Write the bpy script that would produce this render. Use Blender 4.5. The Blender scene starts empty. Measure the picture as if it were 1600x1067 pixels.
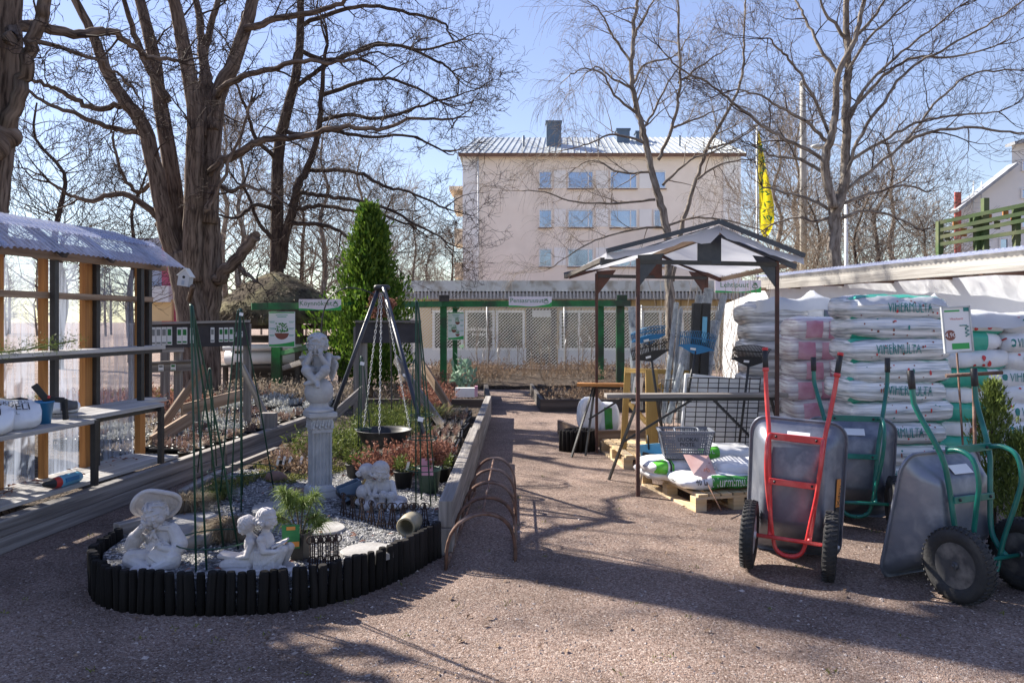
import bpy, bmesh, math, random
from mathutils import Vector as V, Matrix as MX, noise as NZ
R = math.radians
S = bpy.context.scene
C = S.collection
# ---------------------------------------------------------------- camera, sky, sun, exposure
F = 1244.0; EYE = 1.6; HOR = 500.0
cam = bpy.data.cameras.new('camera'); cam.sensor_width = 36; cam.lens = F/1600*36
cam.shift_y = -(533.5-HOR)/1600; cam.clip_end = 2000; cam.clip_start = .05
co = bpy.data.objects.new('camera', cam); C.objects.link(co); co.location = (0, 0, EYE); co.rotation_euler = (R(90), 0, 0)
S.camera = co
LD = V((1.12, -.70, -1.0)).normalized()          # direction the sunlight travels
world = bpy.data.worlds.new("World"); S.world = world; world.use_nodes = True
wn = world.node_tree; sky = wn.nodes.new('ShaderNodeTexSky'); sky.sky_type = 'NISHITA'; sky.sun_disc = False
sky.sun_elevation = math.asin(-LD.z); sky.sun_rotation = math.atan2(-LD.x, -LD.y)
sky.air_density = 1.1; sky.dust_density = .1; sky.ozone_density = 2.5; sky.altitude = 0
bg = wn.nodes['Background']; bg.inputs['Strength'].default_value = .115
hsv = wn.nodes.new('ShaderNodeHueSaturation'); hsv.inputs['Hue'].default_value = .525; hsv.inputs['Saturation'].default_value = 1.12; hsv.inputs['Value'].default_value = 1.0
gam = wn.nodes.new('ShaderNodeGamma'); gam.inputs['Gamma'].default_value = .72; wn.links.new(sky.outputs[0], gam.inputs['Color']); wn.links.new(gam.outputs[0], hsv.inputs['Color']); wn.links.new(hsv.outputs[0], bg.inputs['Color'])
sd = bpy.data.lights.new('sun', 'SUN'); sd.energy = 5.0; sd.angle = R(.53); sd.color = (1, .93, .82)
so = bpy.data.objects.new('sun', sd); C.objects.link(so); so.rotation_euler = LD.to_track_quat('-Z', 'Y').to_euler(); so.location = (-20, 15, 30)
S.view_settings.view_transform = 'Standard'; S.view_settings.look = 'None'; S.view_settings.exposure = 1.44; S.view_settings.gamma = 1
S.cycles.max_bounces = 8; S.cycles.transparent_max_bounces = 16; S.cycles.use_denoising = True

# ---------------------------------------------------------------- helpers
def P(px, py, Y): return V(((px-800)*Y/F, Y, EYE-(py-HOR)*Y/F))
def G(px, py, z=0.0): return P(px, py, F*(EYE-z)/(py-HOR))
def X_(px, Y): return (px-800)*Y/F
def Z_(py, Y): return EYE-(py-HOR)*Y/F
ORD = ['first','second','third','fourth','fifth','sixth','seventh','eighth','ninth','tenth','eleventh','twelfth','thirteenth','fourteenth','fifteenth','sixteenth','seventeenth','eighteenth','nineteenth','twentieth']
ROOT = {}      # object name -> (matrix, builder uses local coordinates)

class MB:
    def __init__(s): s.v = []; s.f = []; s.uv = []; s.mi = []; s.sm = []; s.m = 0; s.T = None
    def add(s, vs, fs, uvs=None, sm=False):
        b = len(s.v)
        if s.T is not None: vs = [s.T @ V(v) for v in vs]
        s.v += [tuple(v) for v in vs]
        for i, f in enumerate(fs):
            s.f.append(tuple(b+k for k in f)); s.mi.append(s.m); s.sm.append(sm); s.uv.append(uvs[i] if uvs else None)
        return s
    def box(s, c, sz, rot=None):
        c = V(c); hx, hy, hz = sz[0]/2, sz[1]/2, sz[2]/2
        if rot is None: m = MX.Identity(3)
        elif isinstance(rot, (int, float)): m = MX.Rotation(rot, 3, 'Z')
        else: m = rot
        vs = [c + m @ V((x, y, z)) for x in (-hx, hx) for y in (-hy, hy) for z in (-hz, hz)]
        fs = [(0,1,3,2),(4,6,7,5),(0,4,5,1),(2,3,7,6),(0,2,6,4),(1,5,7,3)]
        dims = [(1,2),(1,2),(0,2),(0,2),(0,1),(0,1)]; loc = [(x, y, z) for x in (-hx, hx) for y in (-hy, hy) for z in (-hz, hz)]
        uvs = []
        o = (c.x*3.1+c.y*1.7+c.z*2.3)
        for f, (a, b) in zip(fs, dims):
            if sz[a] < sz[b]: a, b = b, a
            uvs.append([(loc[k][a]+o, loc[k][b]+o*.37) for k in f])
        return s.add(vs, fs, uvs)
    def beam(s, a, b, w, h, up=(0,0,1)):
        a = V(a); b = V(b); d = b-a; L = d.length; d.normalize(); up = V(up)
        if abs(d.dot(up)) > .99: up = V((0,1,0))
        sd_ = d.cross(up).normalized(); u = sd_.cross(d)
        m = MX((d, sd_, u)).transposed()
        return s.box((a+b)/2, (L, w, h), m)
    def tube(s, pts, r, n=8, cap=True, sm=True, close=False):
        pts = [V(p) for p in pts]; k = len(pts)
        if not isinstance(r, (list, tuple)): r = [r]*k
        vs = []; fs = []; uvs = []; nrm = None; acc = 0.
        for i in range(k):
            if close: d = pts[(i+1) % k]-pts[i-1]
            else: d = pts[min(i+1, k-1)]-pts[max(i-1, 0)]
            if d.length < 1e-9: d = V((0,0,1))
            d.normalize()
            if nrm is None:
                a = V((0,0,1)) if abs(d.z) < .9 else V((1,0,0))
                nrm = a.cross(d).normalized()
            else:
                nrm = nrm - d*nrm.dot(d)
                if nrm.length < 1e-6: nrm = d.orthogonal()
                nrm.normalize()
            bi = d.cross(nrm)
            for j in range(n):
                t = 2*math.pi*j/n
                vs.append(pts[i] + (nrm*math.cos(t)+bi*math.sin(t))*r[i])
        L = [0.]
        for i in range(1, k): L.append(L[-1]+(pts[i]-pts[i-1]).length)
        o = pts[0].x*1.3+pts[0].y*.7
        for i in range(k if close else k-1):
            i2 = (i+1) % k; rr = r[i]*2*math.pi
            for j in range(n):
                j2 = (j+1) % n
                fs.append((i*n+j, i*n+j2, i2*n+j2, i2*n+j))
                l2 = L[i2] if i2 else L[-1]+.05
                uvs.append([(L[i]+o, rr*j/n), (L[i]+o, rr*(j+1)/n), (l2+o, rr*(j+1)/n), (l2+o, rr*j/n)])
        s.add(vs, fs, uvs, sm)
        if cap and not close:
            b = len(s.v)-len(vs)
            for f in (tuple(range(n-1, -1, -1)), tuple((k-1)*n+j for j in range(n))):
                s.f.append(tuple(b+q for q in f)); s.mi.append(s.m); s.sm.append(False); s.uv.append(None)
        return s
    def cyl(s, a, b, r, n=16, r2=None): return s.tube([a, b], [r, r if r2 is None else r2], n)
    def lathe(s, prof, n=24, c=(0,0,0), rot=None, cap=True):
        c = V(c); vs = []; fs = []; k = len(prof)
        for (r, z) in prof:
            for j in range(n):
                t = 2*math.pi*j/n; p = V((r*math.cos(t), r*math.sin(t), z))
                vs.append(c + (rot @ p if rot is not None else p))
        for i in range(k-1):
            for j in range(n): fs.append((i*n+j, i*n+(j+1) % n, (i+1)*n+(j+1) % n, (i+1)*n+j))
        s.add(vs, fs, None, True)
        if cap:
            b = len(s.v)-len(vs)
            for f in (tuple(range(n-1, -1, -1)), tuple((k-1)*n+j for j in range(n))):
                s.f.append(tuple(b+q for q in f)); s.mi.append(s.m); s.sm.append(False); s.uv.append(None)
        return s
    def ball(s, c, r, u=12, w=8, rot=None):
        if isinstance(r, (int, float)): r = (r, r, r)
        c = V(c); vs = [V((0, 0, -1))]; fs = []
        for i in range(1, w):
            ph = math.pi*i/w-math.pi/2
            for j in range(u):
                t = 2*math.pi*j/u; vs.append(V((math.cos(ph)*math.cos(t), math.cos(ph)*math.sin(t), math.sin(ph))))
        vs.append(V((0,0,1))); n = len(vs)-1
        for j in range(u):
            j2 = (j+1) % u; fs.append((0, 1+j2, 1+j)); fs.append((n, n-u+j, n-u+j2))
            for i in range(w-2): fs.append((1+i*u+j, 1+i*u+j2, 1+(i+1)*u+j2, 1+(i+1)*u+j))
        out = []
        for v in vs:
            q = V((v.x*r[0], v.y*r[1], v.z*r[2]))
            out.append(c + (rot @ q if rot is not None else q))
        return s.add(out, fs, None, True)
    def caps(s, a, b, ra, rb=None, n=10):
        rb = ra if rb is None else rb; a = V(a); b = V(b); d = (b-a)
        d = d.normalized() if d.length > 1e-6 else V((0,0,1))
        pts = []; rs = []
        for t in (-88, -60, -30): pts.append(a+d*ra*math.sin(R(t))); rs.append(ra*math.cos(R(t)))
        for k in (0, .5, 1): pts.append(a.lerp(b, k)); rs.append(ra+(rb-ra)*k)
        for t in (30, 60, 88): pts.append(b+d*rb*math.sin(R(t))); rs.append(rb*math.cos(R(t)))
        return s.tube(pts, rs, n)
    def quad(s, a, b, c, d, uv=None): return s.add([a, b, c, d], [(0,1,2,3)], [uv] if uv else None)
    def poly(s, pts): return s.add(pts, [tuple(range(len(pts)))])
    def prism(s, pts, d):
        pts = [V(p) for p in pts]; d = V(d); n = len(pts)
        vs = pts+[p+d for p in pts]
        fs = [tuple(range(n)), tuple(range(2*n-1, n-1, -1))]+[(i, n+i, n+(i+1) % n, (i+1) % n) for i in range(n)]
        return s.add(vs, fs)
    def build(s, name, mats, parent=None, bev=0, subd=0, smooth_all=False):
        if not isinstance(mats, (list, tuple)): mats = [mats]
        vs = s.v
        M = None; loc = None
        if parent is not None:
            o = parent
            while o.parent: o = o.parent
            M, local = ROOT.get(o.name, (MX.Translation(o.location), False))
            if not local:
                Mi = M.inverted(); vs = [tuple(Mi @ V(v)) for v in vs]
        else:
            xs = [v[0] for v in vs]; ys = [v[1] for v in vs]; zs = [v[2] for v in vs]
            loc = V(((min(xs)+max(xs))/2, (min(ys)+max(ys))/2, min(zs)))
            vs = [(v[0]-loc.x, v[1]-loc.y, v[2]-loc.z) for v in vs]
        me = bpy.data.meshes.new(name); me.from_pydata(vs, [], s.f)
        for m in mats: me.materials.append(m)
        if len(mats) > 1: me.polygons.foreach_set('material_index', s.mi)
        me.polygons.foreach_set('use_smooth', [True]*len(s.f) if smooth_all else s.sm)
        uvl = me.uv_layers.new(name='UVMap'); flat = []
        for f, u in zip(s.f, s.uv):
            if u: 
                for q in u: flat += [q[0], q[1]]
            else:
                for k in f: p = s.v[k]; flat += [p[0]+p[1]*.31, p[2]+p[1]*.7]
        uvl.data.foreach_set('uv', flat)
        me.update()
        o = bpy.data.objects.new(name, me); C.objects.link(o)
        if parent is not None: o.parent = parent
        else: o.location = loc
        if bev:
            b = o.modifiers.new('Bevel', 'BEVEL'); b.width = bev; b.segments = 2; b.limit_method = 'ANGLE'; b.angle_limit = R(40)
        if subd:
            b = o.modifiers.new('Subsurf', 'SUBSURF'); b.levels = subd; b.render_levels = subd
        return o

def tag(o, label=None, cat=None, group=None, kind=None):
    if label: o['label'] = label
    if cat: o['category'] = cat
    if group: o['group'] = group
    if kind: o['kind'] = kind
    return o
def thing(name, label, cat, loc=(0,0,0), rz=0, group=None, local=False):
    o = bpy.data.objects.new(name, None); C.objects.link(o); o.empty_display_size = .1
    o.location = loc; o.rotation_euler = (0, 0, rz)
    ROOT[o.name] = (MX.Translation(V(loc)) @ MX.Rotation(rz, 4, 'Z'), local)
    return tag(o, label, cat, group)
def dup(o, loc, rz=0, label=None, group=None, scale=None, rot=None):
    r = o.copy(); C.objects.link(r); r.location = loc; r.rotation_euler = rot if rot else (0, 0, rz)
    if scale: r.scale = (scale,)*3 if isinstance(scale, (int, float)) else scale
    if label: r['label'] = label
    if group: r['group'] = group
    def kids(src, dst):
        for ch in list(src.children):
            c = ch.copy(); C.objects.link(c); c.parent = dst; kids(ch, c)
    kids(o, r)
    return r

# ---------------------------------------------------------------- materials
def mat(name, c1, c2=None, sc=6, rough=.7, bump=0, bsc=None, metal=0, det=5, uv=False, st=(1,1,1), var=0, spec=.4, lo=.35, hi=.65, c3=None, sc3=1.2, coat=0, rv=0):
    m = bpy.data.materials.new(name); m.use_nodes = True; nt = m.node_tree; N = nt.nodes; L = nt.links
    b = N['Principled BSDF']; b.inputs['Roughness'].default_value = rough; b.inputs['Metallic'].default_value = metal
    b.inputs['Specular IOR Level'].default_value = spec; b.inputs['Coat Weight'].default_value = coat
    tc = N.new('ShaderNodeTexCoord'); mp = N.new('ShaderNodeMapping'); mp.inputs['Scale'].default_value = st
    L.new(tc.outputs['UV' if uv else 'Object'], mp.inputs[0])
    src = None
    def nz(scale, d=det):
        n = N.new('ShaderNodeTexNoise'); n.inputs['Scale'].default_value = scale; n.inputs['Detail'].default_value = d; L.new(mp.outputs[0], n.inputs['Vector']); return n
    def mix(a, bcol, fac):
        x = N.new('ShaderNodeMix'); x.data_type = 'RGBA'; L.new(fac, x.inputs[0])
        for k, q in ((6, a), (7, bcol)):
            if isinstance(q, tuple): x.inputs[k].default_value = (*q, 1)
            else: L.new(q, x.inputs[k])
        return x.outputs[2]
    def rng(o_, lo_, hi_, a=0, b_=1):
        r = N.new('ShaderNodeMapRange'); r.inputs[1].default_value = lo_; r.inputs[2].default_value = hi_; r.inputs[3].default_value = a; r.inputs[4].default_value = b_; L.new(o_, r.inputs[0]); return r.outputs[0]
    col = c1
    if c2:
        n1 = nz(sc); col = mix(c1, c2, rng(n1.outputs[0], lo, hi))
        if rv:
            L.new(rng(n1.outputs[0], lo, hi, rough-rv, rough+rv), b.inputs['Roughness'])
    if c3:
        n3 = nz(sc3, 8); col = mix(col, c3, rng(n3.outputs[0], .48, .66))
    if var:
        oi = N.new('ShaderNodeObjectInfo'); hs = N.new('ShaderNodeHueSaturation')
        L.new(rng(oi.outputs['Random'], 0, 1, 1-var, 1+var), hs.inputs['Value'])
        if isinstance(col, tuple): hs.inputs['Color'].default_value = (*col, 1)
        else: L.new(col, hs.inputs['Color'])
        col = hs.outputs[0]
    if isinstance(col, tuple): b.inputs['Base Color'].default_value = (*col, 1)
    else: L.new(col, b.inputs['Base Color'])
    if bump:
        n2 = nz(bsc or sc*3, 8); bp = N.new('ShaderNodeBump'); bp.inputs['Strength'].default_value = min(1, bump); bp.inputs['Distance'].default_value = .02*max(1, bump)
        L.new(n2.outputs[0], bp.inputs['Height']); L.new(bp.outputs[0], b.inputs['Normal'])
    return m
def wood(name, c1, c2, c3=None, rough=.8, var=.12): return mat(name, c1, c2, sc=1, det=9, st=(1.3, 38, 1), uv=True, rough=rough, bump=.35, bsc=1.6, var=var, c3=c3, sc3=.35, lo=.3, hi=.7)
def sheet(name, col, alpha, transl, rough=.3, wrink=0, wst=(1,1,1), wsc=6):
    """thin plastic sheet: part see-through, part diffusing light"""
    m = bpy.data.materials.new(name); m.use_nodes = True; nt = m.node_tree; N = nt.nodes; L = nt.links; out = N['Material Output']
    b = N['Principled BSDF']; b.inputs['Base Color'].default_value = (*col, 1); b.inputs['Roughness'].default_value = rough
    tr = N.new('ShaderNodeBsdfTranslucent'); tr.inputs[0].default_value = (*col, 1)
    m1 = N.new('ShaderNodeMixShader'); m1.inputs[0].default_value = transl; L.new(b.outputs[0], m1.inputs[1]); L.new(tr.outputs[0], m1.inputs[2])
    tc = N.new('ShaderNodeTexCoord'); mp = N.new('ShaderNodeMapping'); mp.inputs['Scale'].default_value = wst; L.new(tc.outputs['Object'], mp.inputs[0])
    n = N.new('ShaderNodeTexNoise'); n.inputs['Scale'].default_value = wsc; n.inputs['Detail'].default_value = 6; L.new(mp.outputs[0], n.inputs['Vector'])
    if wrink:
        bp = N.new('ShaderNodeBump'); bp.inputs['Strength'].default_value = wrink; bp.inputs['Distance'].default_value = .03; L.new(n.outputs[0], bp.inputs['Height']); L.new(bp.outputs[0], b.inputs['Normal'])
    last = m1
    if alpha < 1:
        t = N.new('ShaderNodeBsdfTransparent'); t.inputs[0].default_value = (.95, .97, 1, 1)
        m2 = N.new('ShaderNodeMixShader'); L.new(t.outputs[0], m2.inputs[1]); L.new(m1.outputs[0], m2.inputs[2])
        r = N.new('ShaderNodeMapRange'); r.inputs[1].default_value = .3; r.inputs[2].default_value = .7; r.inputs[3].default_value = max(0, alpha-.22); r.inputs[4].default_value = min(1, alpha+.22)
        L.new(n.outputs[0], r.inputs[0]); L.new(r.outputs[0], m2.inputs[0]); last = m2
    L.new(last.outputs[0], out.inputs[0])
    return m
def gravel(name, cols, scale, big=(.8, 1.15), bump=.9, dist=.012):
    m = bpy.data.materials.new(name); m.use_nodes = True; nt = m.node_tree; N = nt.nodes; L = nt.links; b = N['Principled BSDF']; b.inputs['Roughness'].default_value = .92; b.inputs['Specular IOR Level'].default_value = .25
    tc = N.new('ShaderNodeTexCoord')
    vs = []
    for sc in (scale, scale*2.3):
        v = N.new('ShaderNodeTexVoronoi'); v.inputs['Scale'].default_value = sc; L.new(tc.outputs['Object'], v.inputs['Vector']); vs.append(v)
    cr = N.new('ShaderNodeValToRGB'); e = cr.color_ramp.elements
    sep = N.new('ShaderNodeSeparateColor'); L.new(vs[0].outputs['Color'], sep.inputs[0]); L.new(sep.outputs[0], cr.inputs[0])
    e[0].color = (*cols[0], 1); e[1].color = (*cols[-1], 1)
    for i, c in enumerate(cols[1:-1]):
        q = e.new((i+1)/(len(cols)-1)); q.color = (*c, 1)
    n = N.new('ShaderNodeTexNoise'); n.inputs['Scale'].default_value = .9; n.inputs['Detail'].default_value = 7; n.inputs['Roughness'].default_value = .65; L.new(tc.outputs['Object'], n.inputs['Vector'])
    r = N.new('ShaderNodeMapRange'); r.inputs[1].default_value = .35; r.inputs[2].default_value = .65; r.inputs[3].default_value = big[0]; r.inputs[4].default_value = big[1]; L.new(n.outputs[0], r.inputs[0])
    hs = N.new('ShaderNodeHueSaturation'); L.new(cr.outputs[0], hs.inputs['Color']); L.new(r.outputs[0], hs.inputs['Value']); L.new(hs.outputs[0], b.inputs['Base Color'])
    ad = N.new('ShaderNodeMath'); ad.operation = 'ADD'; L.new(vs[0].outputs['Distance'], ad.inputs[0]); L.new(vs[1].outputs['Distance'], ad.inputs[1])
    n2 = N.new('ShaderNodeTexNoise'); n2.inputs['Scale'].default_value = 7; n2.inputs['Detail'].default_value = 4; L.new(tc.outputs['Object'], n2.inputs['Vector'])
    ml = N.new('ShaderNodeMath'); ml.operation = 'MULTIPLY_ADD'; ml.inputs[1].default_value = -1.5; L.new(n2.outputs[0], ml.inputs[0]); L.new(ad.outputs[0], ml.inputs[2])
    bp = N.new('ShaderNodeBump'); bp.invert = True; bp.inputs['Strength'].default_value = bump; bp.inputs['Distance'].default_value = dist; L.new(ml.outputs[0], bp.inputs['Height']); L.new(bp.outputs[0], b.inputs['Normal'])
    return m
def bark(name, c1, c2, c3, st=(4.2, 12, 1), bump=1.3):
    m = mat(name, c1, c2, sc=1.4, det=8, st=st, uv=True, rough=.95, bump=bump, bsc=1.4, spec=.15, c3=c3, sc3=.6, lo=.38, hi=.62)
    return m
def leafm(name, c1, c2, rough=.6, tr=.35, sc=1.5):
    m = bpy.data.materials.new(name); m.use_nodes = True; nt = m.node_tree; N = nt.nodes; L = nt.links; out = N['Material Output']; b = N['Principled BSDF']; b.inputs['Roughness'].default_value = rough; b.inputs['Specular IOR Level'].default_value = .25
    g = N.new('ShaderNodeNewGeometry'); mx = N.new('ShaderNodeMix'); mx.data_type = 'RGBA'; mx.inputs[6].default_value = (*c1, 1); mx.inputs[7].default_value = (*c2, 1); L.new(g.outputs['Random Per Island'], mx.inputs[0])
    L.new(mx.outputs[2], b.inputs['Base Color']); t = N.new('ShaderNodeBsdfTranslucent'); L.new(mx.outputs[2], t.inputs[0])
    ms = N.new('ShaderNodeMixShader'); ms.inputs[0].default_value = tr; L.new(b.outputs[0], ms.inputs[1]); L.new(t.outputs[0], ms.inputs[2]); L.new(ms.outputs[0], out.inputs[0])
    return m
mm = {}
mm['ground'] = gravel('ground_gravel', [(.125,.078,.060),(.245,.170,.136),(.35,.258,.214),(.185,.134,.11),(.47,.38,.33)], 105, (.62, 1.22), dist=.009)
mm['bedgravel'] = gravel('bed_gravel', [(.06,.06,.065),(.17,.17,.175),(.30,.30,.30),(.11,.11,.12),(.48,.47,.46)], 38, (.8, 1.15), dist=.03)
mm['soil'] = gravel('soil', [(.03,.022,.017),(.07,.05,.037),(.13,.095,.07),(.05,.036,.028),(.20,.15,.11)], 22, (.7, 1.2), dist=.05)
mm['timber'] = wood('weathered_timber', (.26,.235,.215), (.12,.105,.095), (.36,.335,.31))
mm['timber_dark'] = wood('dark_timber', (.075,.062,.055), (.035,.03,.028), (.11,.095,.085))
mm['timber_brown'] = wood('brown_timber', (.30,.20,.13), (.17,.11,.07), (.38,.28,.20))
mm['timber_orange'] = wood('orange_pine', (.50,.235,.075), (.33,.14,.045))
mm['pallet'] = wood('pallet_pine', (.62,.47,.27), (.45,.31,.165), (.52,.42,.30))
mm['yellow_wood'] = wood('yellow_pine', (.52,.35,.12), (.40,.25,.08))
mm['log'] = wood('black_logs', (.019,.017,.016), (.008,.008,.008), (.032,.028,.027), rough=.9, var=.3)
mm['log'].node_tree.nodes['Principled BSDF'].inputs['Specular IOR Level'].default_value = .12
mm['log_cut'] = mat('log_cut', (.06,.052,.048), (.03,.026,.025), 30, .9, var=.2)
mm['black'] = mat('black_metal', (.02,.02,.022), (.03,.03,.032), 20, .45, spec=.5)
mm['navy'] = mat('dark_navy_metal', (.016,.022,.04), (.03,.035,.05), 20, .35, spec=.5)
mm['blackpl'] = mat('black_plastic', (.018,.018,.02), (.03,.03,.032), 12, .5, var=.2)
mm['rust'] = mat('rusty_iron', (.17,.085,.055), (.07,.04,.03), 18, .85, bump=.3, c3=(.24,.17,.14), sc3=6)
mm['rustdark'] = mat('dark_rusty_iron', (.02,.014,.012), (.045,.025,.02), 22, .8)
mm['postbrown'] = mat('red_brown_post', (.10,.042,.032), (.055,.028,.025), 9, .6)
mm['green_paint'] = mat('green_paint', (.018,.17,.045), (.012,.10,.03), 5, .5, c3=(.035,.055,.03), sc3=2.2)
mm['green_wire'] = mat('green_wire', (.010,.045,.028), (.014,.06,.036), 12, .4)
mm['stone'] = mat('cast_stone', (.50,.475,.475), (.40,.375,.375), 9, .85, bump=.35, bsc=60, c3=(.62,.60,.595), sc3=4)
mm['stonegrey'] = mat('grey_cast_stone', (.42,.425,.44), (.30,.305,.32), 7, .85, bump=.35, bsc=50, c3=(.50,.50,.51), sc3=3)
mm['slab'] = mat('stone_slab', (.33,.32,.31), (.22,.21,.20), 5, .9, bump=.3, bsc=30)
mm['brick'] = mat('red_stone', (.22,.13,.10), (.15,.10,.085), 9, .9, bump=.4, bsc=25)
mm['clay'] = mat('glazed_clay', (.30,.26,.18), (.20,.18,.12), 8, .45)
mm['white'] = mat('white_paint', (.78,.78,.77), (.70,.70,.69), 3, .55)
mm['paper'] = mat('white_paper', (.80,.80,.80), None, rough=.6)
mm['paperblue'] = mat('bluish_paper', (.55,.62,.85), None, rough=.6)
mm['ink'] = mat('ink', (.02,.02,.025), None, rough=.6)
mm['ink_grey'] = mat('grey_ink', (.25,.26,.26), None, rough=.6)
mm['ink_green'] = mat('green_ink', (.03,.20,.06), None, rough=.5)
mm['ink_teal'] = mat('teal_ink', (.03,.22,.20), None, rough=.5)
mm['ink_red'] = mat('red_ink', (.60,.06,.06), None, rough=.5)
mm['ink_orange'] = mat('orange_ink', (.72,.28,.06), None, rough=.5)
mm['ink_brown'] = mat('brown_ink', (.24,.085,.06), None, rough=.5)
mm['sign_pink'] = mat('pinkish_sign', (.74,.66,.70), (.78,.74,.78), 2, .4)
mm['sign_green'] = mat('sign_green', (.03,.36,.08), None, rough=.4)
mm['bright_green'] = mat('bright_green_print', (.12,.50,.05), (.10,.42,.04), 6, .35)
mm['mid_green'] = mat('mid_green_print', (.05,.26,.05), (.04,.22,.04), 6, .35)
mm['teal_print'] = mat('teal_print', (.06,.42,.30), (.05,.36,.26), 6, .35)
mm['pink_print'] = mat('pink_print', (.50,.22,.31), (.62,.38,.45), 6, .35)
mm['purple_print'] = mat('purple_print', (.08,.07,.17), (.05,.13,.12), 8, .35)
mm['dark_print'] = mat('dark_print', (.05,.045,.05), (.10,.10,.10), 14, .4)
mm['bag'] = mat('white_bag', (.76,.765,.78), (.70,.71,.73), 5, .35, bump=.55, bsc=9, var=.05, spec=.5)
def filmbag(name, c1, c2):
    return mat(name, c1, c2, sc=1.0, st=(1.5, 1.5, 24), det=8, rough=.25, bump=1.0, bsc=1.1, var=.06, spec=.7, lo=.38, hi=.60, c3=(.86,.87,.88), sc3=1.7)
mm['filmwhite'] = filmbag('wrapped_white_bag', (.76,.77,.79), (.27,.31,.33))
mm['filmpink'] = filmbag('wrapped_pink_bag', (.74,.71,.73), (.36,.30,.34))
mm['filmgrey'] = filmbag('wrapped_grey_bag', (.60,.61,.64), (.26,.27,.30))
mm['cover'] = sheet('white_plastic_cover', (.70,.72,.75), 1, .4, .35, .6, (1,1,1), 5)
mm['tarp'] = sheet('white_tarpaulin', (.62,.63,.67), 1, .45, .4, .35, (1,1,1), 3)
mm['clothwall'] = sheet('white_cloth_wall', (.82,.83,.85), 1, .25, .6, .5, (1,1,.4), 3)
mm['poly'] = sheet('clear_corrugated_plastic', (.46,.52,.66), .42, .45, .12, .1, (1, 1, .12), 22)
mm['polyroof'] = sheet('corrugated_roof_plastic', (.50,.54,.70), .62, .35, .22, .15, (1,1,1), 9)
mm['clear'] = sheet('clear_wrap', (.46,.51,.56), .55, .3, .12, .8, (1,1,.6), 26)
mm['galv'] = mat('galvanised_tray', (.215,.235,.285), (.135,.15,.19), 3.2, .40, metal=.4, c3=(.27,.285,.325), sc3=7, rv=.12)
mm['tyre'] = mat('tyre_rubber', (.022,.022,.023), (.035,.034,.034), 14, .75, bump=.2, bsc=60)
mm['rim'] = mat('wheel_rim', (.10,.10,.105), (.06,.06,.065), 8, .45, metal=.4, c3=(.22,.21,.20), sc3=9)
mm['rimwhite'] = mat('white_wheel_rim', (.62,.63,.65), (.5,.5,.52), 8, .5)
mm['red_paint'] = mat('red_paint', (.62,.045,.045), (.50,.035,.04), 6, .35, spec=.5, c3=(.66,.10,.09), sc3=9)
mm['teal_paint'] = mat('dark_green_paint', (.010,.15,.115), (.008,.10,.08), 6, .3, spec=.5, c3=(.02,.19,.15), sc3=7)
mm['glass'] = mat('window_glass', (.40,.46,.56), (.28,.34,.44), .4, .06, metal=.8)
mm['shopglass'] = mat('shop_glass', (.06,.058,.045), (.16,.14,.10), 1.5, .12, spec=.6, c3=(.03,.03,.03), sc3=.9)  # brown and dark noise paints reflected trees into the pane colour
mm['stucco'] = mat('pink_beige_stucco', (.83,.755,.675), (.78,.70,.62), .8, .9, bump=.2, bsc=30, spec=.2, c3=(.72,.65,.58), sc3=.35)
mm['stucco_light'] = mat('light_grey_stucco', (.80,.80,.79), (.75,.75,.74), .7, .9, spec=.2)
mm['roofmetal'] = mat('light_roof_metal', (.52,.55,.55), (.44,.47,.475), .5, .4, metal=.2)
mm['brown_trim'] = mat('brown_trim', (.16,.09,.06), None, rough=.7)
mm['chimney'] = mat('blue_grey_sheet', (.10,.15,.22), (.08,.12,.18), 1, .5)
mm['cream'] = mat('cream_panel', (.62,.47,.26), (.56,.42,.23), .7, .8)
mm['cream_light'] = mat('cream_render', (.66,.58,.47), None, rough=.8)
mm['fascia'] = mat('pale_fascia', (.60,.63,.64), (.47,.49,.48), 1.2, .6, c3=(.30,.28,.24), sc3=2.5)
mm['soffit'] = mat('grey_soffit', (.42,.42,.43), None, rough=.7)
mm['panelwhite'] = mat('white_panel', (.60,.62,.66), (.52,.54,.58), 1.5, .6)
mm['galvwire'] = mat('galvanised_wire', (.55,.56,.56), None, rough=.4, metal=.3)
mm['bark_oak'] = bark('oak_bark', (.17,.125,.10), (.05,.036,.03), (.22,.17,.14), st=(3.2, 20, 1), bump=.9)
mm['bark_dark'] = bark('dark_bark', (.07,.052,.045), (.03,.022,.02), (.10,.078,.062))
mm['bark_pale'] = bark('pale_bark', (.22,.19,.165), (.10,.082,.07), (.30,.27,.24))
mm['twig'] = mat('twigs', (.075,.056,.048), (.05,.036,.032), 2, .9, spec=.15)
mm['twig_pale'] = mat('pale_twigs', (.25,.21,.175), (.17,.135,.11), 2, .9, spec=.15)
mm['thatch'] = mat('old_thatch', (.105,.085,.062), (.035,.028,.022), 5, 1, bump=1.2, bsc=16, c3=(.17,.15,.09), sc3=2, spec=.1)
mm['straw'] = leafm('straw', (.05,.04,.03), (.15,.125,.09), .9, .1)
mm['thuja'] = leafm('thuja_green', (.025,.074,.010), (.155,.24,.03), .6, .3)
mm['juniper'] = leafm('juniper_green', (.05,.085,.02), (.17,.20,.045), .6, .3)
mm['pine'] = leafm('pine_needles', (.09,.14,.03), (.26,.33,.08), .55, .3)
mm['spruce'] = leafm('spruce_green', (.08,.12,.03), (.20,.25,.06), .6, .25)
mm['drygrass'] = leafm('dry_grass', (.10,.072,.045), (.27,.215,.145), .8, .25)
mm['heather'] = leafm('heather', (.17,.10,.085), (.36,.25,.20), .8, .25)
mm['heather_pale'] = leafm('pale_heather', (.26,.21,.16), (.44,.37,.29), .8, .25)
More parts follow.
